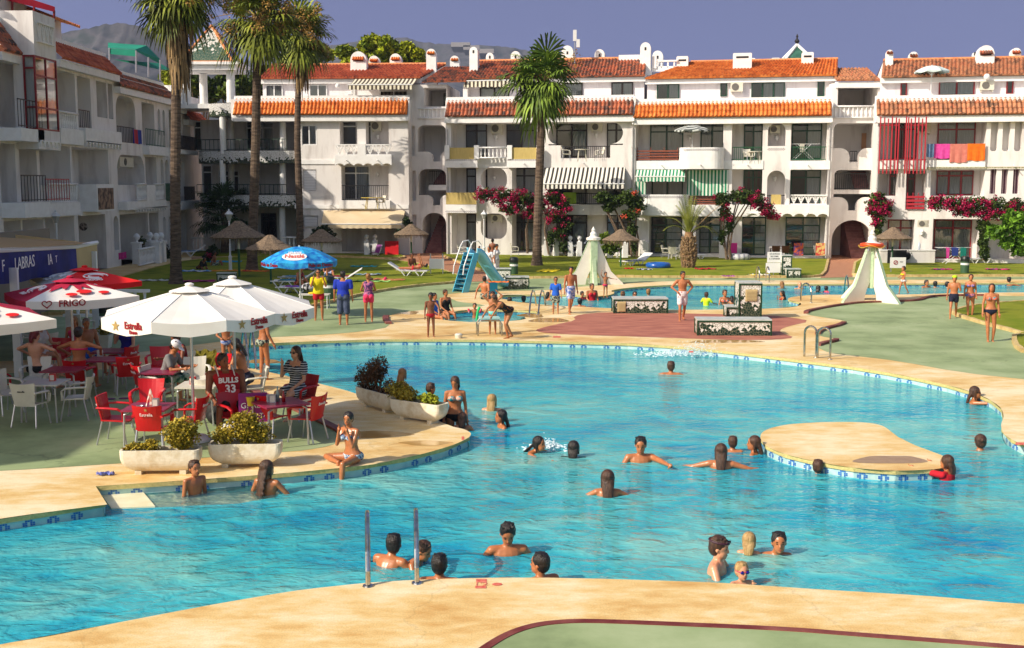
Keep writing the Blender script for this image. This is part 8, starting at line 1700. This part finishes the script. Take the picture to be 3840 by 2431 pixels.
            [w_.caps(C+T*.22*h+ax*s*.045*h+fw*.07*h, nb-T*.01*h+ax*s*.03*h, .006*h, .006*h, 6) for s in (-1, 1)]
        elif wn == 'tee': tor(w_, -.02, .29, e+.006); [(w_.caps(J[s][0], J[s][0].lerp(J[s][1], .65), .034*h*kf+e, .032*h*kf+e), w_.caps(nb-T*.03*h+ax*s*.04*h, J[s][0], .032*h+e, .034*h*kf+e)) for s in (1, -1)]; [w_.ell(C+T*.215*h+ax*s*.045*h+fw*.05*h, .045*h+e, .04*h+e, .042*h+e) for s in (-1, 1)] if fem else None
        elif wn in ('tank', 'jersey'): fem and [w_.ell(C+T*.21*h+ax*s*.045*h+fw*.05*h, .045*h+e, .04*h+e, .042*h+e) for s in (-1, 1)]; tor(w_, -.02, .285, e+.005, .97); [w_.caps(nb-T*.03*h+ax*s*.05*h+fw*.02*h, nb-T*.03*h+ax*s*.05*h-fw*.02*h, .034*h+e, .034*h+e) for s in (1, -1)]
        elif wn == 'swimsuit': tor(w_, -.06, .22, e-.001); [w_.ell(C+T*-.012*h+ax*s*.045*h-fw*.045*h, .05*h+e, .045*h+e, .045*h+e, 10, 7) for s in (-1, 1)]; [w_.ell(C+T*.215*h+ax*s*.045*h+fw*.05*h, .042*h+e, .038*h+e, .038*h+e, 10, 7) for s in (-1, 1)]; [w_.caps(C+T*.21*h+ax*s*.05*h+fw*.06*h, nb-T*.01*h+ax*s*.05*h, .012*h, .01*h, 6) for s in (-1, 1)]
        elif wn == 'dress': tor(w_, -.06, .27, e+.006); [(w_.caps(J[s][0], J[s][0].lerp(J[s][1], .5), .035*h+e, .034*h+e), w_.caps(J[s][3], J[s][3].lerp(J[s][4], .55), .06*h+e, .056*h+e)) for s in (1, -1)]; [w_.ell(C+T*.215*h+ax*s*.045*h+fw*.05*h, .045*h+e, .04*h+e, .042*h+e) for s in (-1, 1)]
        elif wn == 'strap band': w_.rings([ring(C+T*q_*h, .1*h+e, .066*h+e, ax, fw) for q_ in (.2, .222)])
        vox(w_, wn.replace(' ', '_'), mt, t, vz*.9, 1)
    for x in extra:
        eb = MB()
        if x == 'sunglasses':
            for s in (-1, 1): eb.ell(hw(s*.15, .37, .02), .13*q, .04*q, .09*q, 10, 6, rot=Rm); eb.tube([hw(s*.25, .34, .04), hw(s*.36, -.02, .03)], .02*q, 5)
            eb.tube([hw(-.05, .4, .04), hw(.05, .4, .04)], .02*q, 5); eb.build('sunglasses', M_lens, t)
        elif x == 'goggles':
            for s in (-1, 1): eb.ell(hw(s*.16, .39, .03), .12*q, .06*q, .09*q, 10, 6, rot=Rm)
            eb.build('swim_goggles', M_glensb, t); eb = MB(); eb.tube([hw(.37*cos(a), .0+.42*sin(a), .06) for a in [2*pi*k/20 for k in range(21)]], .025*q, 5); eb.build('goggle_strap', pm('strap_pink', srgb(190, 40, 90)), t)
        elif x == 'headgoggles':
            eb.tube([hw(.385*cos(a), -.04+.45*sin(a), .3-.12*sin(a)*0) for a in [2*pi*k/20 for k in range(21)]], .045*q, 6); eb.build('goggle_strap', pm('strap_dark', srgb(60, 20, 40)), t); eb = MB(); [eb.ell(hw(s*.14, .4, .32), .11*q, .06*q, .07*q, 10, 6, rot=Rm) for s in (-1, 1)]; eb.build('swim_goggles', M_lens, t)
        elif x == 'cap':
            eb.ell(hw(0, -.03, .2), .42*q, .47*q, .38*q, 14, 9, rot=Rm); eb.build('cap', CL['white'], t, True); eb = MB(); eb.rings([[hw(-.3+.6*k/6, .25+y_*(1-.5*abs(k/3-1)**2), .22-.12*y_+dz) for k in range(7)] for y_, dz in ((0, 0), (.6, 0), (.6, -.03), (0, -.03))], False); eb.build('cap_brim', CL['white'], t)
        elif x == 'armbands':
            for s in (-1, 1): S0, E_ = J[s][:2]; d = (E_-S0).normalized(); u_ = d.orthogonal().normalized(); w2 = d.cross(u_); c = S0.lerp(E_, .6); eb.tube([c+(u_*cos(a)+w2*sin(a))*.05*h for a in [2*pi*k/12 for k in range(13)]], .04*h, 8)
            eb.build('armbands', pm('armband_vinyl', srgb(200, 30, 60), srgb(225, 215, 220), 8, .3, lo=.5, hi=.55), t, True)
        elif x == 'bandana': eb.ell(hw(0, -.02, .28), .39*q, .44*q, .27*q, 12, 8, rot=Rm); eb.build('swim_cap', CL['lime'], t, True)
        elif x == 'collar':
            for s in (-1, 1): S0 = J[s][0]; u_ = fw; eb.tube([nb-T*.03*h+ax*s*.075*h+(fw*cos(a)*1.25+T*sin(a)*1.7)*.052*h for a in [2*pi*k/16 for k in range(17)]], .006*h, 5)
            eb.build('white_edging', CL['white'], t)
    t['J'] = 0; del t['J']
    return t, J, (C, T, ax, fw, nb, Hc, Rm, q)
# --- standing people ---
Pn = person
n_, J_, _ = Pn('girl in striped bikini top and navy bottoms, nearest of the three at the right', 2325, 803, 1.7, -8, 'down2', 'cross', 'tan', 'brown', 'long', (('bikini_top','coral'),('brief','navy')), fem=True, head=(15, 0), armL='down', near=True)
Pn('slim boy in navy trunks with goggles pushed up, walking behind the terrace lawn corner', 2240, 749, 1.5, -20, 'down', 'stride', 'tan', 'black', 'short', (('shorts','navy'),), kid=.3, armL='face', extra=('bandana',))
Pn('girl in a multicoloured bikini with a plait walking beside the slim boy', 2278, 747, 1.5, -15, 'down', 'cross', 'tan', 'brown', 'plait', (('bikini_top','multi'),('brief','multi')), fem=True, kid=.15)
Pn('small girl in yellow bikini top and white bottoms walking left beyond the right tower', 2122, 691, 1.17, -70, 'front', 'stride', 'tan', 'brown', 'pony', (('bikini_top','yellow'),('brief','white')), kid=.8, fem=True)
Pn('bare chested youth in white shorts striding over the pink paving', 1603, 754, 1.68, 5, 'hips', 'step', 'tan', 'black', 'short', (('trunks','whitep'),), head=(-12, 8), near=True)
Pn('tall boy in blue floral trunks walking left beside the boy in the blue shirt', 1341, 738, 1.68, 25, 'down', 'step', 'tan', 'black', 'short', (('trunks','bluep'),), head=(25, 0))
Pn('boy with sunglasses in a blue swim shirt and patterned shorts carrying striped shorts', 1306, 738, 1.3, -5, 'down2', 'stand', 'tan', 'brown', 'short', (('tee','sky'),('trunks','floral')), kid=.6, extra=('sunglasses',), head=(-10, 0))
Pn('lifeguard in a yellow shirt and red shorts raising a cup to the face', 750, 753, 1.74, 10, 'face', 'stand', 'tan', 'black', 'short', (('tee','yellow'),('shorts','red')), extra=('sunglasses',))
Pn('man seen from behind in a bright blue shirt and denim shorts', 808, 764, 1.76, 178, 'down', 'stand', 'tan', 'black', 'short', (('tee','blue'),('long shorts','denim')), fat=1.16)
Pn('woman seen from behind in a patterned top and hot pink shorts, hair tied up', 867, 757, 1.62, -170, 'front', 'stand', 'tan', 'dblond', 'bun', (('tank','purple'),('shorts','pinkhot')), fem=True)
Pn('thin child in red bikini bottoms standing at the far pool edge', 1013, 792, 1.32, 20, 'down', 'stand', 'dark', 'black', 'pony', (('brief','red'),), kid=.6, head=(30, 20), armL='reach')
Pn('girl with pink goggles on her forehead and mint bottoms, hands on her head', 1158, 785, 1.3, 0, 'up', 'stand', 'tan', 'brown', 'short', (('brief','mint'),), kid=.5, extra=('headgoggles',))
Pn('woman in an orange and black swimsuit bending over the starting bench', 1195, 797, 1.62, -55, 'reach', 'bend', 'tan', 'brown', 'bun', (('swimsuit','orangeb'),), fem=True, torso=(0, .85, .55), head=(0, 30))
Pn('person in patterned briefs walking off beside the white parasol poles', 622, 893, 1.72, 120, 'down2', 'cross', 'tan', 'black', 'short', (('brief','floral'),), near=True)
Pn('boy in pale blue briefs standing at the pool corner behind the parasol valance', 533, 868, 1.34, 10, 'front', 'cross', 'tan', 'brown', 'short', (('brief','bluep'),), kid=.5, head=(20, 20))
Pn('woman in white blouse and trousers walking left on the centre lawn', 1150, 658, 1.6, -30, 'down2', 'stand', 'tan', 'black', 'bun', (('tee','white'),('trousers','white')), fem=True)
Pn('second woman in white just behind the first on the centre lawn', 1167, 654, 1.66, 60, 'down', 'stand', 'tan', 'black', 'bun', (('tee','white'),('trousers','white')), fem=True, head=(20, 20))
Pn('bare backed person standing behind the two women in white', 1158, 630, 1.6, 170, 'front', 'stand', 'dark', 'black', 'bun', (('brief','black'),), fem=True)
Pn('person climbing behind the slide ladder', 1100, 668, 1.1, 160, 'front', 'stand', 'tan', 'brown', 'short', (('shorts','denim'),), kid=.6)
Pn('person sitting on the low block beside the lamp post', 1128, 634, 1.5, -60, 'lap', 'sit', 'tan', 'brown', 'short', (('shorts','white'),), seat=.45)
# --- sitting ---
_, Jx, hx = Pn('ponytailed girl in a blue patterned bikini sitting on the pool edge, hands at her face', 829, 1088, 1.6, -35, ((.05, .5, -.85), (-.32, .12, 1)), 'crossed', 'tanw', 'black', 'pony', (('bikini_top','blueb'),('brief','blueb')), fem=True, seat=.0, torso=(0, .12, 1), head=(-20, 8), near=True)
_, Jm, hm = Pn('heavy man in a red basketball jersey with white lettering slumped in a red chair', 548, 1022, 1.92, 22, 'lap', 'sitwide', 'dark', 'black', 'short', (('jersey','jersey'),('trunks','black')), seat=.47, torso=(.2, -.1, 1), head=(-28, 4), near=True, fat=1.26, extra=('collar',))
def print_on(root, hdat, s, up, size, mat, fwd=.08, x=0):
    C, T, ax, fw, nb, Hc, Rm, q = hdat; o = C+T*up+fw*fwd+ax*x; text(root, s, size, frame(o, -ax, T), mat, bold=.006)
print_on(_, hm, 'BULLS', .41, .13, M_wprint, .2); print_on(_, hm, '33', .25, .2, M_wprint, .215)
Pn('woman with sunglasses in a black and white striped dress eating at the magenta table', 700, 985, 1.8, -28, ((.12, .6, -.7), (-.35, .35, .95)), 'sit', 'fair', 'brown', 'long', (('dress','stripe'),), fem=True, seat=.46, extra=('sunglasses',), near=True, head=(8, 0), armL='lap')
r_, _, hb_ = Pn('boy in a white cap and grey shirt leaning over the white table with a phone', 388, 950, 1.7, 80, 'table', 'sit', 'tan', 'black', 'short', (('tee','grey'),('long shorts','green')), seat=.46, torso=(0, .45, 1), head=(0, 35), kid=.3, near=True, extra=('cap',))
Pn('woman opposite the boy with the cap, head bowed over her phone', 438, 925, 1.75, -40, 'table', 'sit', 'dark', 'black', 'bun', (('tank','redblack'),), fem=True, seat=.46, torso=(0, .35, 1), head=(0, 35))
Pn('bare backed person with long dark hair seated at the far side of the white table', 578, 958, 1.82, -95, 'table', 'sit', 'tan', 'black', 'wet', (('trunks','navy'),), seat=.46, torso=(0, .25, 1), head=(0, 25), near=True)
Pn('woman with dyed red hair seen from behind, leaning elbows out at the cafe', 88, 928, 1.8, 165, 'elbows', 'sit', 'fair', 'red', 'bob', (('brief','black'),), fem=True, seat=.46, head=(30, 10))
Pn('woman with a hair bun and pink tied bikini seen from behind at the cafe', 190, 925, 1.85, 178, 'elbows', 'sit', 'tan', 'black', 'bun', (('strap band','pink'),('brief','pink')), fem=True, seat=.46, head=(-5, 5))
Pn('dark haired woman with glasses facing right at the cafe table', 98, 890, 1.8, 60, 'table', 'sit', 'fair', 'black', 'bun', (('tank','white'),), fem=True, seat=.46, head=(30, 5), extra=('sunglasses',))
Pn('blond older woman in a pink top seated behind the leaning parasol pole', 180, 868, 1.58, 0, 'lap', 'sit', 'tan', 'dblond', 'bob', (('swimsuit','pink'),), fem=True, seat=.46, fat=1.1)
Pn('grey haired shirtless man turned right at the cafe', 207, 885, 1.72, 55, 'lap', 'sit', 'tan', 'grey', 'short', (('trunks','sky'),), seat=.46, head=(25, 10), fat=1.15)
Pn('woman in a bright blue top at the table under the white parasol edge', 302, 885, 1.66, -20, 'face', 'sit', 'fair', 'brown', 'bob', (('tank','violet'),), fem=True, seat=.46, armL='lap', fat=1.1)
Pn('man sitting on the pool rim beside the blue float, seen from behind', 1139, 704, 1.7, 150, 'behind', 'edge', 'tan', 'black', 'short', (('trunks','floral'),), seat=.0)
Pn('woman in a black swimsuit sitting at the paddling pool edge', 1047, 741, 1.66, 35, 'lap', 'edge', 'tan', 'brown', 'bun', (('swimsuit','black'),), fem=True, seat=.0, head=(-10, 0), fat=1.08)
Pn('person with dark hair sitting behind the thin child by the paddling pool', 1021, 749, 1.62, 60, 'lap', 'edge', 'tan', 'black', 'short', (('tank','sky'),('brief','navy')), seat=.0)
fl_ = MB(); fl_.box(-.2, -.05, 0, .2, .05, .5); tag(fl_.build('swim_float', pm('teal_foam', c_(0,120,150)), loc=at(1158, 692), rz=R(20)), 'teal foam float held upright beside the sitting man', 'float')
Pn('girl with long hair and a neon strap seated on the rim behind the planters', 945, 968, 1.62, 120, 'lap', 'edge', 'tanw', 'dblond', 'wet', (('strap band','neony'),('brief','neony')), fem=True, seat=.0, head=(-50, 5), near=True)
Pn('bare backed boy sitting on the rim behind the spiky planter', 1012, 985, 1.45, 140, 'lap', 'edge', 'tanw', 'brown', 'short', (('trunks','navy'),), seat=-.1, kid=.3, near=True, head=(30, 10))
Pn('bronzed man sitting on the grass beside the reading woman', 968, 640, 1.72, 40, 'lap', 'kneeup', 'dark', 'brown', 'short', (('trunks','black'),), seat=.06)
rd, _, _ = Pn('woman in a red bikini lying on the white lounger and reading', 968, 652, 1.6, 262, ((.1, .2, 1), (-.1, .3, 1)), 'lie', 'tan', 'black', 'bun', (('bikini_top','red'),('brief','red')), fem=True, loc=at(972, 652)+V((0, 0, .4)), seat=-.06, torso=(0, -1, .25))
Pn('woman lying face down on the grass behind the woman in pink shorts', 905, 664, 1.6, -88, ((.8, .5, 0), (0, 1, 0)), 'prone', 'tan', 'brown', 'bun', (('brief','pink'),), fem=True, seat=-.02, torso=(0, 1, .04))
Pn('man in a dark top sitting among the loungers behind the white parasol', 701, 690, 1.6, 60, 'lap', 'kneeup', 'tan', 'black', 'short', (('tank','redblack'),), seat=.3, torso=(0, .3, 1))
Pn('person with long black hair bent forward on a blue towel', 468, 637, 1.6, 60, 'lap', 'kneeup', 'dark', 'black', 'long', (('tee','black'),), seat=.02, torso=(0, .7, .7), fem=True)
Pn('person sitting in the shade under the nearest thatched sunshade', 505, 628, 1.6, 100, 'behind', 'kneeup', 'dark', 'black', 'short', (('trunks','floral'),), seat=.02)
Pn('person sitting on the grass behind the lifeguard', 770, 652, 1.6, 30, 'lap', 'kneeup', 'tan', 'brown', 'short', (('trunks','bluep'),), seat=.02)
# --- in the water ---
def W(label, u, v, wtop, **k): return Pn(label, u, v, wtop=wtop, **{**dict(legs='float', arms='wet', skin='tanw', hair='black', hs='short'), **{**k, 'h': k.get('h', 1.7)*1.02, 'hsc': 1.12}})
W('man with cropped hair seen from behind holding a boy in the foreground pool', 893, 1334, 1264, face=150, torso=(.1, .35, 1), near=True, wear=(('trunks','navy'),), head=(-25, 5), legs='swim', skin='tanw')
W('boy turned right held by the man between the steel handrails', 940, 1322, 1264, face=70, torso=(0, .6, .8), h=1.4, kid=.4, near=True, wear=(('trunks','navy'),), head=(0, 25), hair='brown')
W('dark haired head seen from behind just beyond the near pool edge', 1033, 1374, 1305, face=175, near=True)
W('bare chested man looking down into the water in the foreground', 1193, 1302, 1230, face=8, near=True, head=(5, 32), hs='spiky', wear=(('trunks','red'),), h=1.8, arms='hips')
W('youth with wet dark hair looking left at the near pool edge', 1271, 1375, 1302, face=-150, near=True, head=(-35, 0))
W('man with swim goggles pushed up, turned right in the near right water', 1685, 1345, 1262, face=70, near=True, skin='fairw', hair='brown', head=(0, 8), extra=('headgoggles',), h=1.78, wear=(('trunks','navy'),))
W('blond toddler with blue swim goggles holding the near pool edge', 1742, 1376, 1323, face=15, near=True, skin='fairw', hair='blond', kid=1, h=1.05, extra=('goggles',), arms='edge', armL='face')
W('blond child seen from behind facing the smiling woman', 1760, 1300, 1254, face=165, near=True, skin='fairw', hair='blond', kid=1, h=1.1, hs='bob')
W('smiling woman with slicked back hair hugging her arms in the water', 1800, 1294, 1244, face=-5, near=True, skin='tanw', hs='short', arms='front', fem=True, torso=(-.2, .2, .8))
W('long wet brown hair seen from behind in mid pool', 1428, 1164, 1108, face=178, arms=((.8, .3, -.45), (.3, .8, -.3)), near=True, hair='brown', hs='long', fem=True)
W('muscular young man with black hair facing us in mid pool', 1505, 1085, 1029, face=2, near=True, head=(10, 12), h=1.8, wear=(('trunks','navy'),), armL='splash')
W('black haired swimmer in a black shirt seen from behind', 1348, 1074, 1040, face=170, hs='bob', wear=(('tee','black'),))
W('dark haired woman turned right, splashing with one arm', 1228, 1060, 1022, face=60, hs='long', fem=True, wear=(('swimsuit','black'),), arms='splash', torso=(0, .5, .8))
W('long blond hair seen from behind right of the spit', 1156, 964, 930, face=170, hair='blond', hs='long', fem=True, skin='fairw')
W('dark haired girl looking left in the water right of the spit', 1180, 1004, 966, face=-75, hair='black', hs='wet', fem=True, wear=(('bikini_top','white'),))
W('brown haired child in the water in front of the bikini girl', 1087, 1012, 972, face=175, hair='brown', hs='bob', kid=.5, h=1.3)
Pn('girl in a teal patterned bikini top and black bottoms standing thigh deep by the spit', 1070, 1003, 1.66, 8, 'down', 'stand', 'tan', 'brown', 'wet', (('bikini_top','teal'),('brief','black')), fem=True, z=ZW, loc=at(1070, 1003, ZW)+V((0, 0, -.66)), head=(25, 28), near=True)
W('boy with wet hair standing on the pool steps', 458, 1160, 1083, face=50, near=True, kid=.4, h=1.4, head=(10, 0), skin='tanw', hair='brown', arms='down')
W('woman with long wet curly hair seen from behind beside the steps', 628, 1160, 1084, face=160, near=True, hs='curly', hair='brown', fem=True, head=(20, 0))
W('swimmer seen from behind alone in the far middle of the pool', 1577, 880, 852, face=175, hair='brown', arms='wide', wear=(('trunks','purple'),), legs='swim')
W('swimmer with wet shoulder length hair seen from behind left of the island', 1694, 1100, 1046, face=170, arms='wide', near=True, hair='brown', hs='wet', skin='tanw')
W('child with a pink dotted swim aid left of the island', 1722, 1062, 1028, face=175, kid=.4, h=1.3, hair='brown', extra=('armbands',))
W('girl with wet brown hair looking left beside the island', 1774, 1066, 1028, face=-120, hair='brown', hs='wet', fem=True, head=(-20, 0), arms='behind')
W('boy seen from behind with hands on the island edge', 1922, 1112, 1084, face=160, kid=.3, h=1.4, hair='brown', arms='edge', skin='fairw')
W('child in a red swim shirt holding on to the tip of the island', 2226, 1126, 1072, face=-140, kid=.4, h=1.4, hair='brown', hs='bob', wear=(('tee','red'),), arms='edge', skin='tanw')
W('woman with sunglasses and wet hair holding the right pool edge', 2289, 948, 911, face=70, fem=True, hair='brown', hs='wet', extra=('sunglasses',), arms='edge')
W('swimmer with gathered hair seen from behind, arms spread at the right', 2304, 1058, 1025, face=175, hair='brown', hs='bun', arms='wide', wear=(('bikini_top','black'),), fem=True)
W('toddler with red and white armbands in the paddling pool', 1116, 752, 714, face=5, kid=1, h=1.0, hair='brown', extra=('armbands',), arms='wide')
nd = MB(); nd.tube([(0, 0, 0), (.04, 0, .3), (.1, 0, .46)], .045, 8); tag(nd.build('pool_noodle', pm('green_foam', c_(40,190,110)), loc=at(1121, 751, -.1)+V((0, -.25, 0))), 'green foam noodle in front of the toddler', 'pool noodle')
for lb, u, v, wt, kk in (('dark haired head seen from behind in the channel above the steel loops',1231,712,697,dict(face=178)),('head behind the bending woman in the channel',1198,716,701,dict(face=178)),('child\'s head with dark hair left of the boy in blue',1288,706,688,dict(face=120,kid=.6,h=1.2,hs='bob')),
    ('man with dark hair resting at the channel edge below the tower',1363,722,703,dict(face=175)),('woman in a red swimsuit sitting in the shallow water by the left tower',1391,706,668,dict(face=20,fem=True,wear=(('swimsuit','red'),),arms='lap',fat=1.15,hair='brown')),('child with orange armbands beside the seated woman',1368,706,686,dict(face=60,kid=.9,h=1.0,extra=('armbands',))),
    ('blond swimmer in sunglasses behind the left mosaic bench',1464,704,687,dict(face=0,hair='dblond',fem=True,extra=('sunglasses',))),('swimmer with dark glasses behind the left mosaic bench',1492,704,687,dict(face=5,extra=('sunglasses',),fem=True)),('blond head swimming left of the striding youth',1524,694,681,dict(face=150,hair='dblond')),
    ('child in a neon yellow swim shirt in the back pool',1660,718,688,dict(face=150,kid=.7,h=1.2,hair='brown',wear=(('tee','neony'),))),('woman holding a child in the back pool',1703,716,683,dict(face=10,fem=True,wear=(('bikini_top','coral'),),arms='front',hair='brown')),('small black haired child held by the woman in the back pool',1720,718,697,dict(face=170,kid=1,h=.95,hs='bob')),
    ('boy in a dark cap beside the tall mosaic cabinet',1734,716,685,dict(face=-60,kid=.4,h=1.4)),('girl with wet hair drinking right of the tall cabinet',1839,705,685,dict(face=-80,kid=.5,h=1.3,hs='wet',wear=(('swimsuit','red'),),fem=True,arms='face')),('brown haired swimmer at the far side of the back pool',1838,678,664,dict(face=178,hair='dblond',hs='bob')),
    ('bald headed swimmer at the far side of the back pool',1879,679,664,dict(face=10,hs='bald',skin='fairw')),('dark haired head left of the pink clad child',1923,687,673,dict(face=150,hs='bob')),('child in pink beside the dark haired head',1942,687,674,dict(face=120,kid=.8,h=1.1,wear=(('tee','pink'),))),
    ('dark head swimming right of the life ring tower, left one',2177,676,660,dict(face=20)),('dark head swimming right of the life ring tower, right one',2198,676,663,dict(face=160)),('swimmer kicking up foam left of the walking boy',2226,676,664,dict(face=100)),('swimmer with arms spread along the far right pool edge',2371,672,653,dict(face=170,arms='wide'))):
    W(lb, u, v, wt, **kk)
Pn('small girl raising one arm beside the seated woman in red', 1423, 699, 1.02, 15, 'raise', 'stand', 'tan', 'brown', 'pony', (('brief','pink'),), kid=.9, armL='wide')
# foam splashes: real droplets
M_foam = pm('water_foam', srgb(225, 240, 245), rough=.3)
def foam(label, u, v, w, d, hgt, n, seed):
    rnd = random.Random(seed); B = at(u, v, ZW); mb = MB()
    for i in range(n):
        x = rnd.gauss(0, w/2.6); y = rnd.gauss(0, d/2.6); z = abs(rnd.gauss(0, hgt*math.exp(-(x/w)**2*4)/2.2)); r = rnd.uniform(.004, .013)*(1.6 if z < .05 else 1)
        mb.ell((x, y, z), r*rnd.uniform(1, 2.4), r, r*.8, 5, 4)
    return tag(mb.build('water_splash', M_foam, loc=B, smooth=True), label, 'splash', kind='stuff')
foam('white foam splash near the far pool edge', 1640, 833, 1.7, .7, .3, 1500, 1); foam('small splash in front of the woman swimming right', 1285, 1052, .5, .3, .16, 380, 2); foam('small splash by the far right swimmers', 2206, 672, .9, .5, .18, 300, 3); foam('bubbles beside the boy on the steps', 510, 1134, .35, .2, .05, 160, 4)
nb_, _, _ = None, None, None
# ================= camera, light, world =================
cam = bpy.data.cameras.new('Camera'); co = bpy.data.objects.new('camera', cam); COL.objects.link(co)
cam.sensor_width = 36; cam.lens = F/3840*36; cam.clip_end = 12000; cam.clip_start = .1
co.location = (0, 0, H); co.rotation_euler = (pi/2-TH, 0, 0); SC.camera = co
AZ, EL = R(60), R(35)   # direction light travels: AZ measured from +Y towards +X
sd = V((sin(AZ)*cos(EL), cos(AZ)*cos(EL), -sin(EL)))
sun = bpy.data.lights.new('sun', 'SUN'); so = bpy.data.objects.new('sun', sun); COL.objects.link(so)
sun.energy = 4.6; sun.angle = R(.5); sun.color = (1, .9, .74); so.rotation_euler = sd.to_track_quat('-Z', 'Y').to_euler()
w = bpy.data.worlds.new('World'); SC.world = w; w.use_nodes = True; n = w.node_tree.nodes; l = w.node_tree.links
bg = n['Background']; sk = n.new('ShaderNodeTexSky'); sk.sky_type = 'NISHITA'; sk.sun_disc = False
sk.dust_density = 3; sk.air_density = 1; sk.ozone_density = 1.2; sk.sun_elevation = EL; sk.sun_rotation = math.atan2(-sd.x, -sd.y)
# storm-blue cloud bank low in the north, the clear sky elsewhere
tc = n.new('ShaderNodeTexCoord'); sp = n.new('ShaderNodeSeparateXYZ'); l.new(tc.outputs['Generated'], sp.inputs[0])
mr = n.new('ShaderNodeMapRange'); mr.inputs[1].default_value = .15; mr.inputs[2].default_value = .6; l.new(sp.outputs[1], mr.inputs[0])
mz = n.new('ShaderNodeMapRange'); mz.inputs[1].default_value = .75; mz.inputs[2].default_value = .3; l.new(sp.outputs[2], mz.inputs[0])
mm = math_(n, l, 'MULTIPLY', mr.outputs[0], mz.outputs[0])
cr = n.new('ShaderNodeValToRGB'); cr.color_ramp.elements[0].position = .0; cr.color_ramp.elements[0].color = srgb(112, 117, 164); cr.color_ramp.elements[1].position = .16; cr.color_ramp.elements[1].color = srgb(94, 99, 146)
l.new(sp.outputs[2], cr.inputs[0])
nz = n.new('ShaderNodeTexNoise'); nz.inputs['Scale'].default_value = 2.2; nz.inputs['Detail'].default_value = 3; l.new(tc.outputs['Generated'], nz.inputs[0])
nr = n.new('ShaderNodeMapRange'); nr.inputs[3].default_value = .9; nr.inputs[4].default_value = 1.1; l.new(nz.outputs['Fac'], nr.inputs[0])
SKY = .125
sc1 = n.new('ShaderNodeVectorMath'); sc1.operation = 'SCALE'; sc1.inputs[3].default_value = SKY; l.new(sk.outputs[0], sc1.inputs[0])
sc2 = n.new('ShaderNodeVectorMath'); sc2.operation = 'SCALE'; l.new(cr.outputs[0], sc2.inputs[0]); l.new(nr.outputs[0], sc2.inputs[3])
mx = n.new('ShaderNodeMix'); mx.data_type = 'RGBA'; l.new(mm, mx.inputs[0]); l.new(sc1.outputs[0], mx.inputs[6]); l.new(sc2.outputs[0], mx.inputs[7])
l.new(mx.outputs[2], bg.inputs[0]); bg.inputs[1].default_value = 1.0
hz = MB(); hz.box(-2400, -60, -3.2, 2400, 2700, 420); m, n, l, b = newmat('haze_air'); n.remove(b)
pv_ = n.new('ShaderNodeVolumePrincipled'); pv_.inputs['Density'].default_value = .00014; pv_.inputs['Color'].default_value = (.55, .68, 1, 1); l.new(pv_.outputs[0], n['Material Output'].inputs['Volume'])
tag(hz.build('haze', m), kind='stuff')
vs = SC.view_settings; vs.view_transform = 'Standard'; vs.look = 'None'; vs.gamma = 1; vs.exposure = 0.2
c = SC.cycles if hasattr(SC, 'cycles') else None
if c: c.max_bounces = 6; c.transparent_max_bounces = 12; c.caustics_reflective = False; c.caustics_refractive = False; c.use_denoising = True; c.sample_clamp_indirect = 4
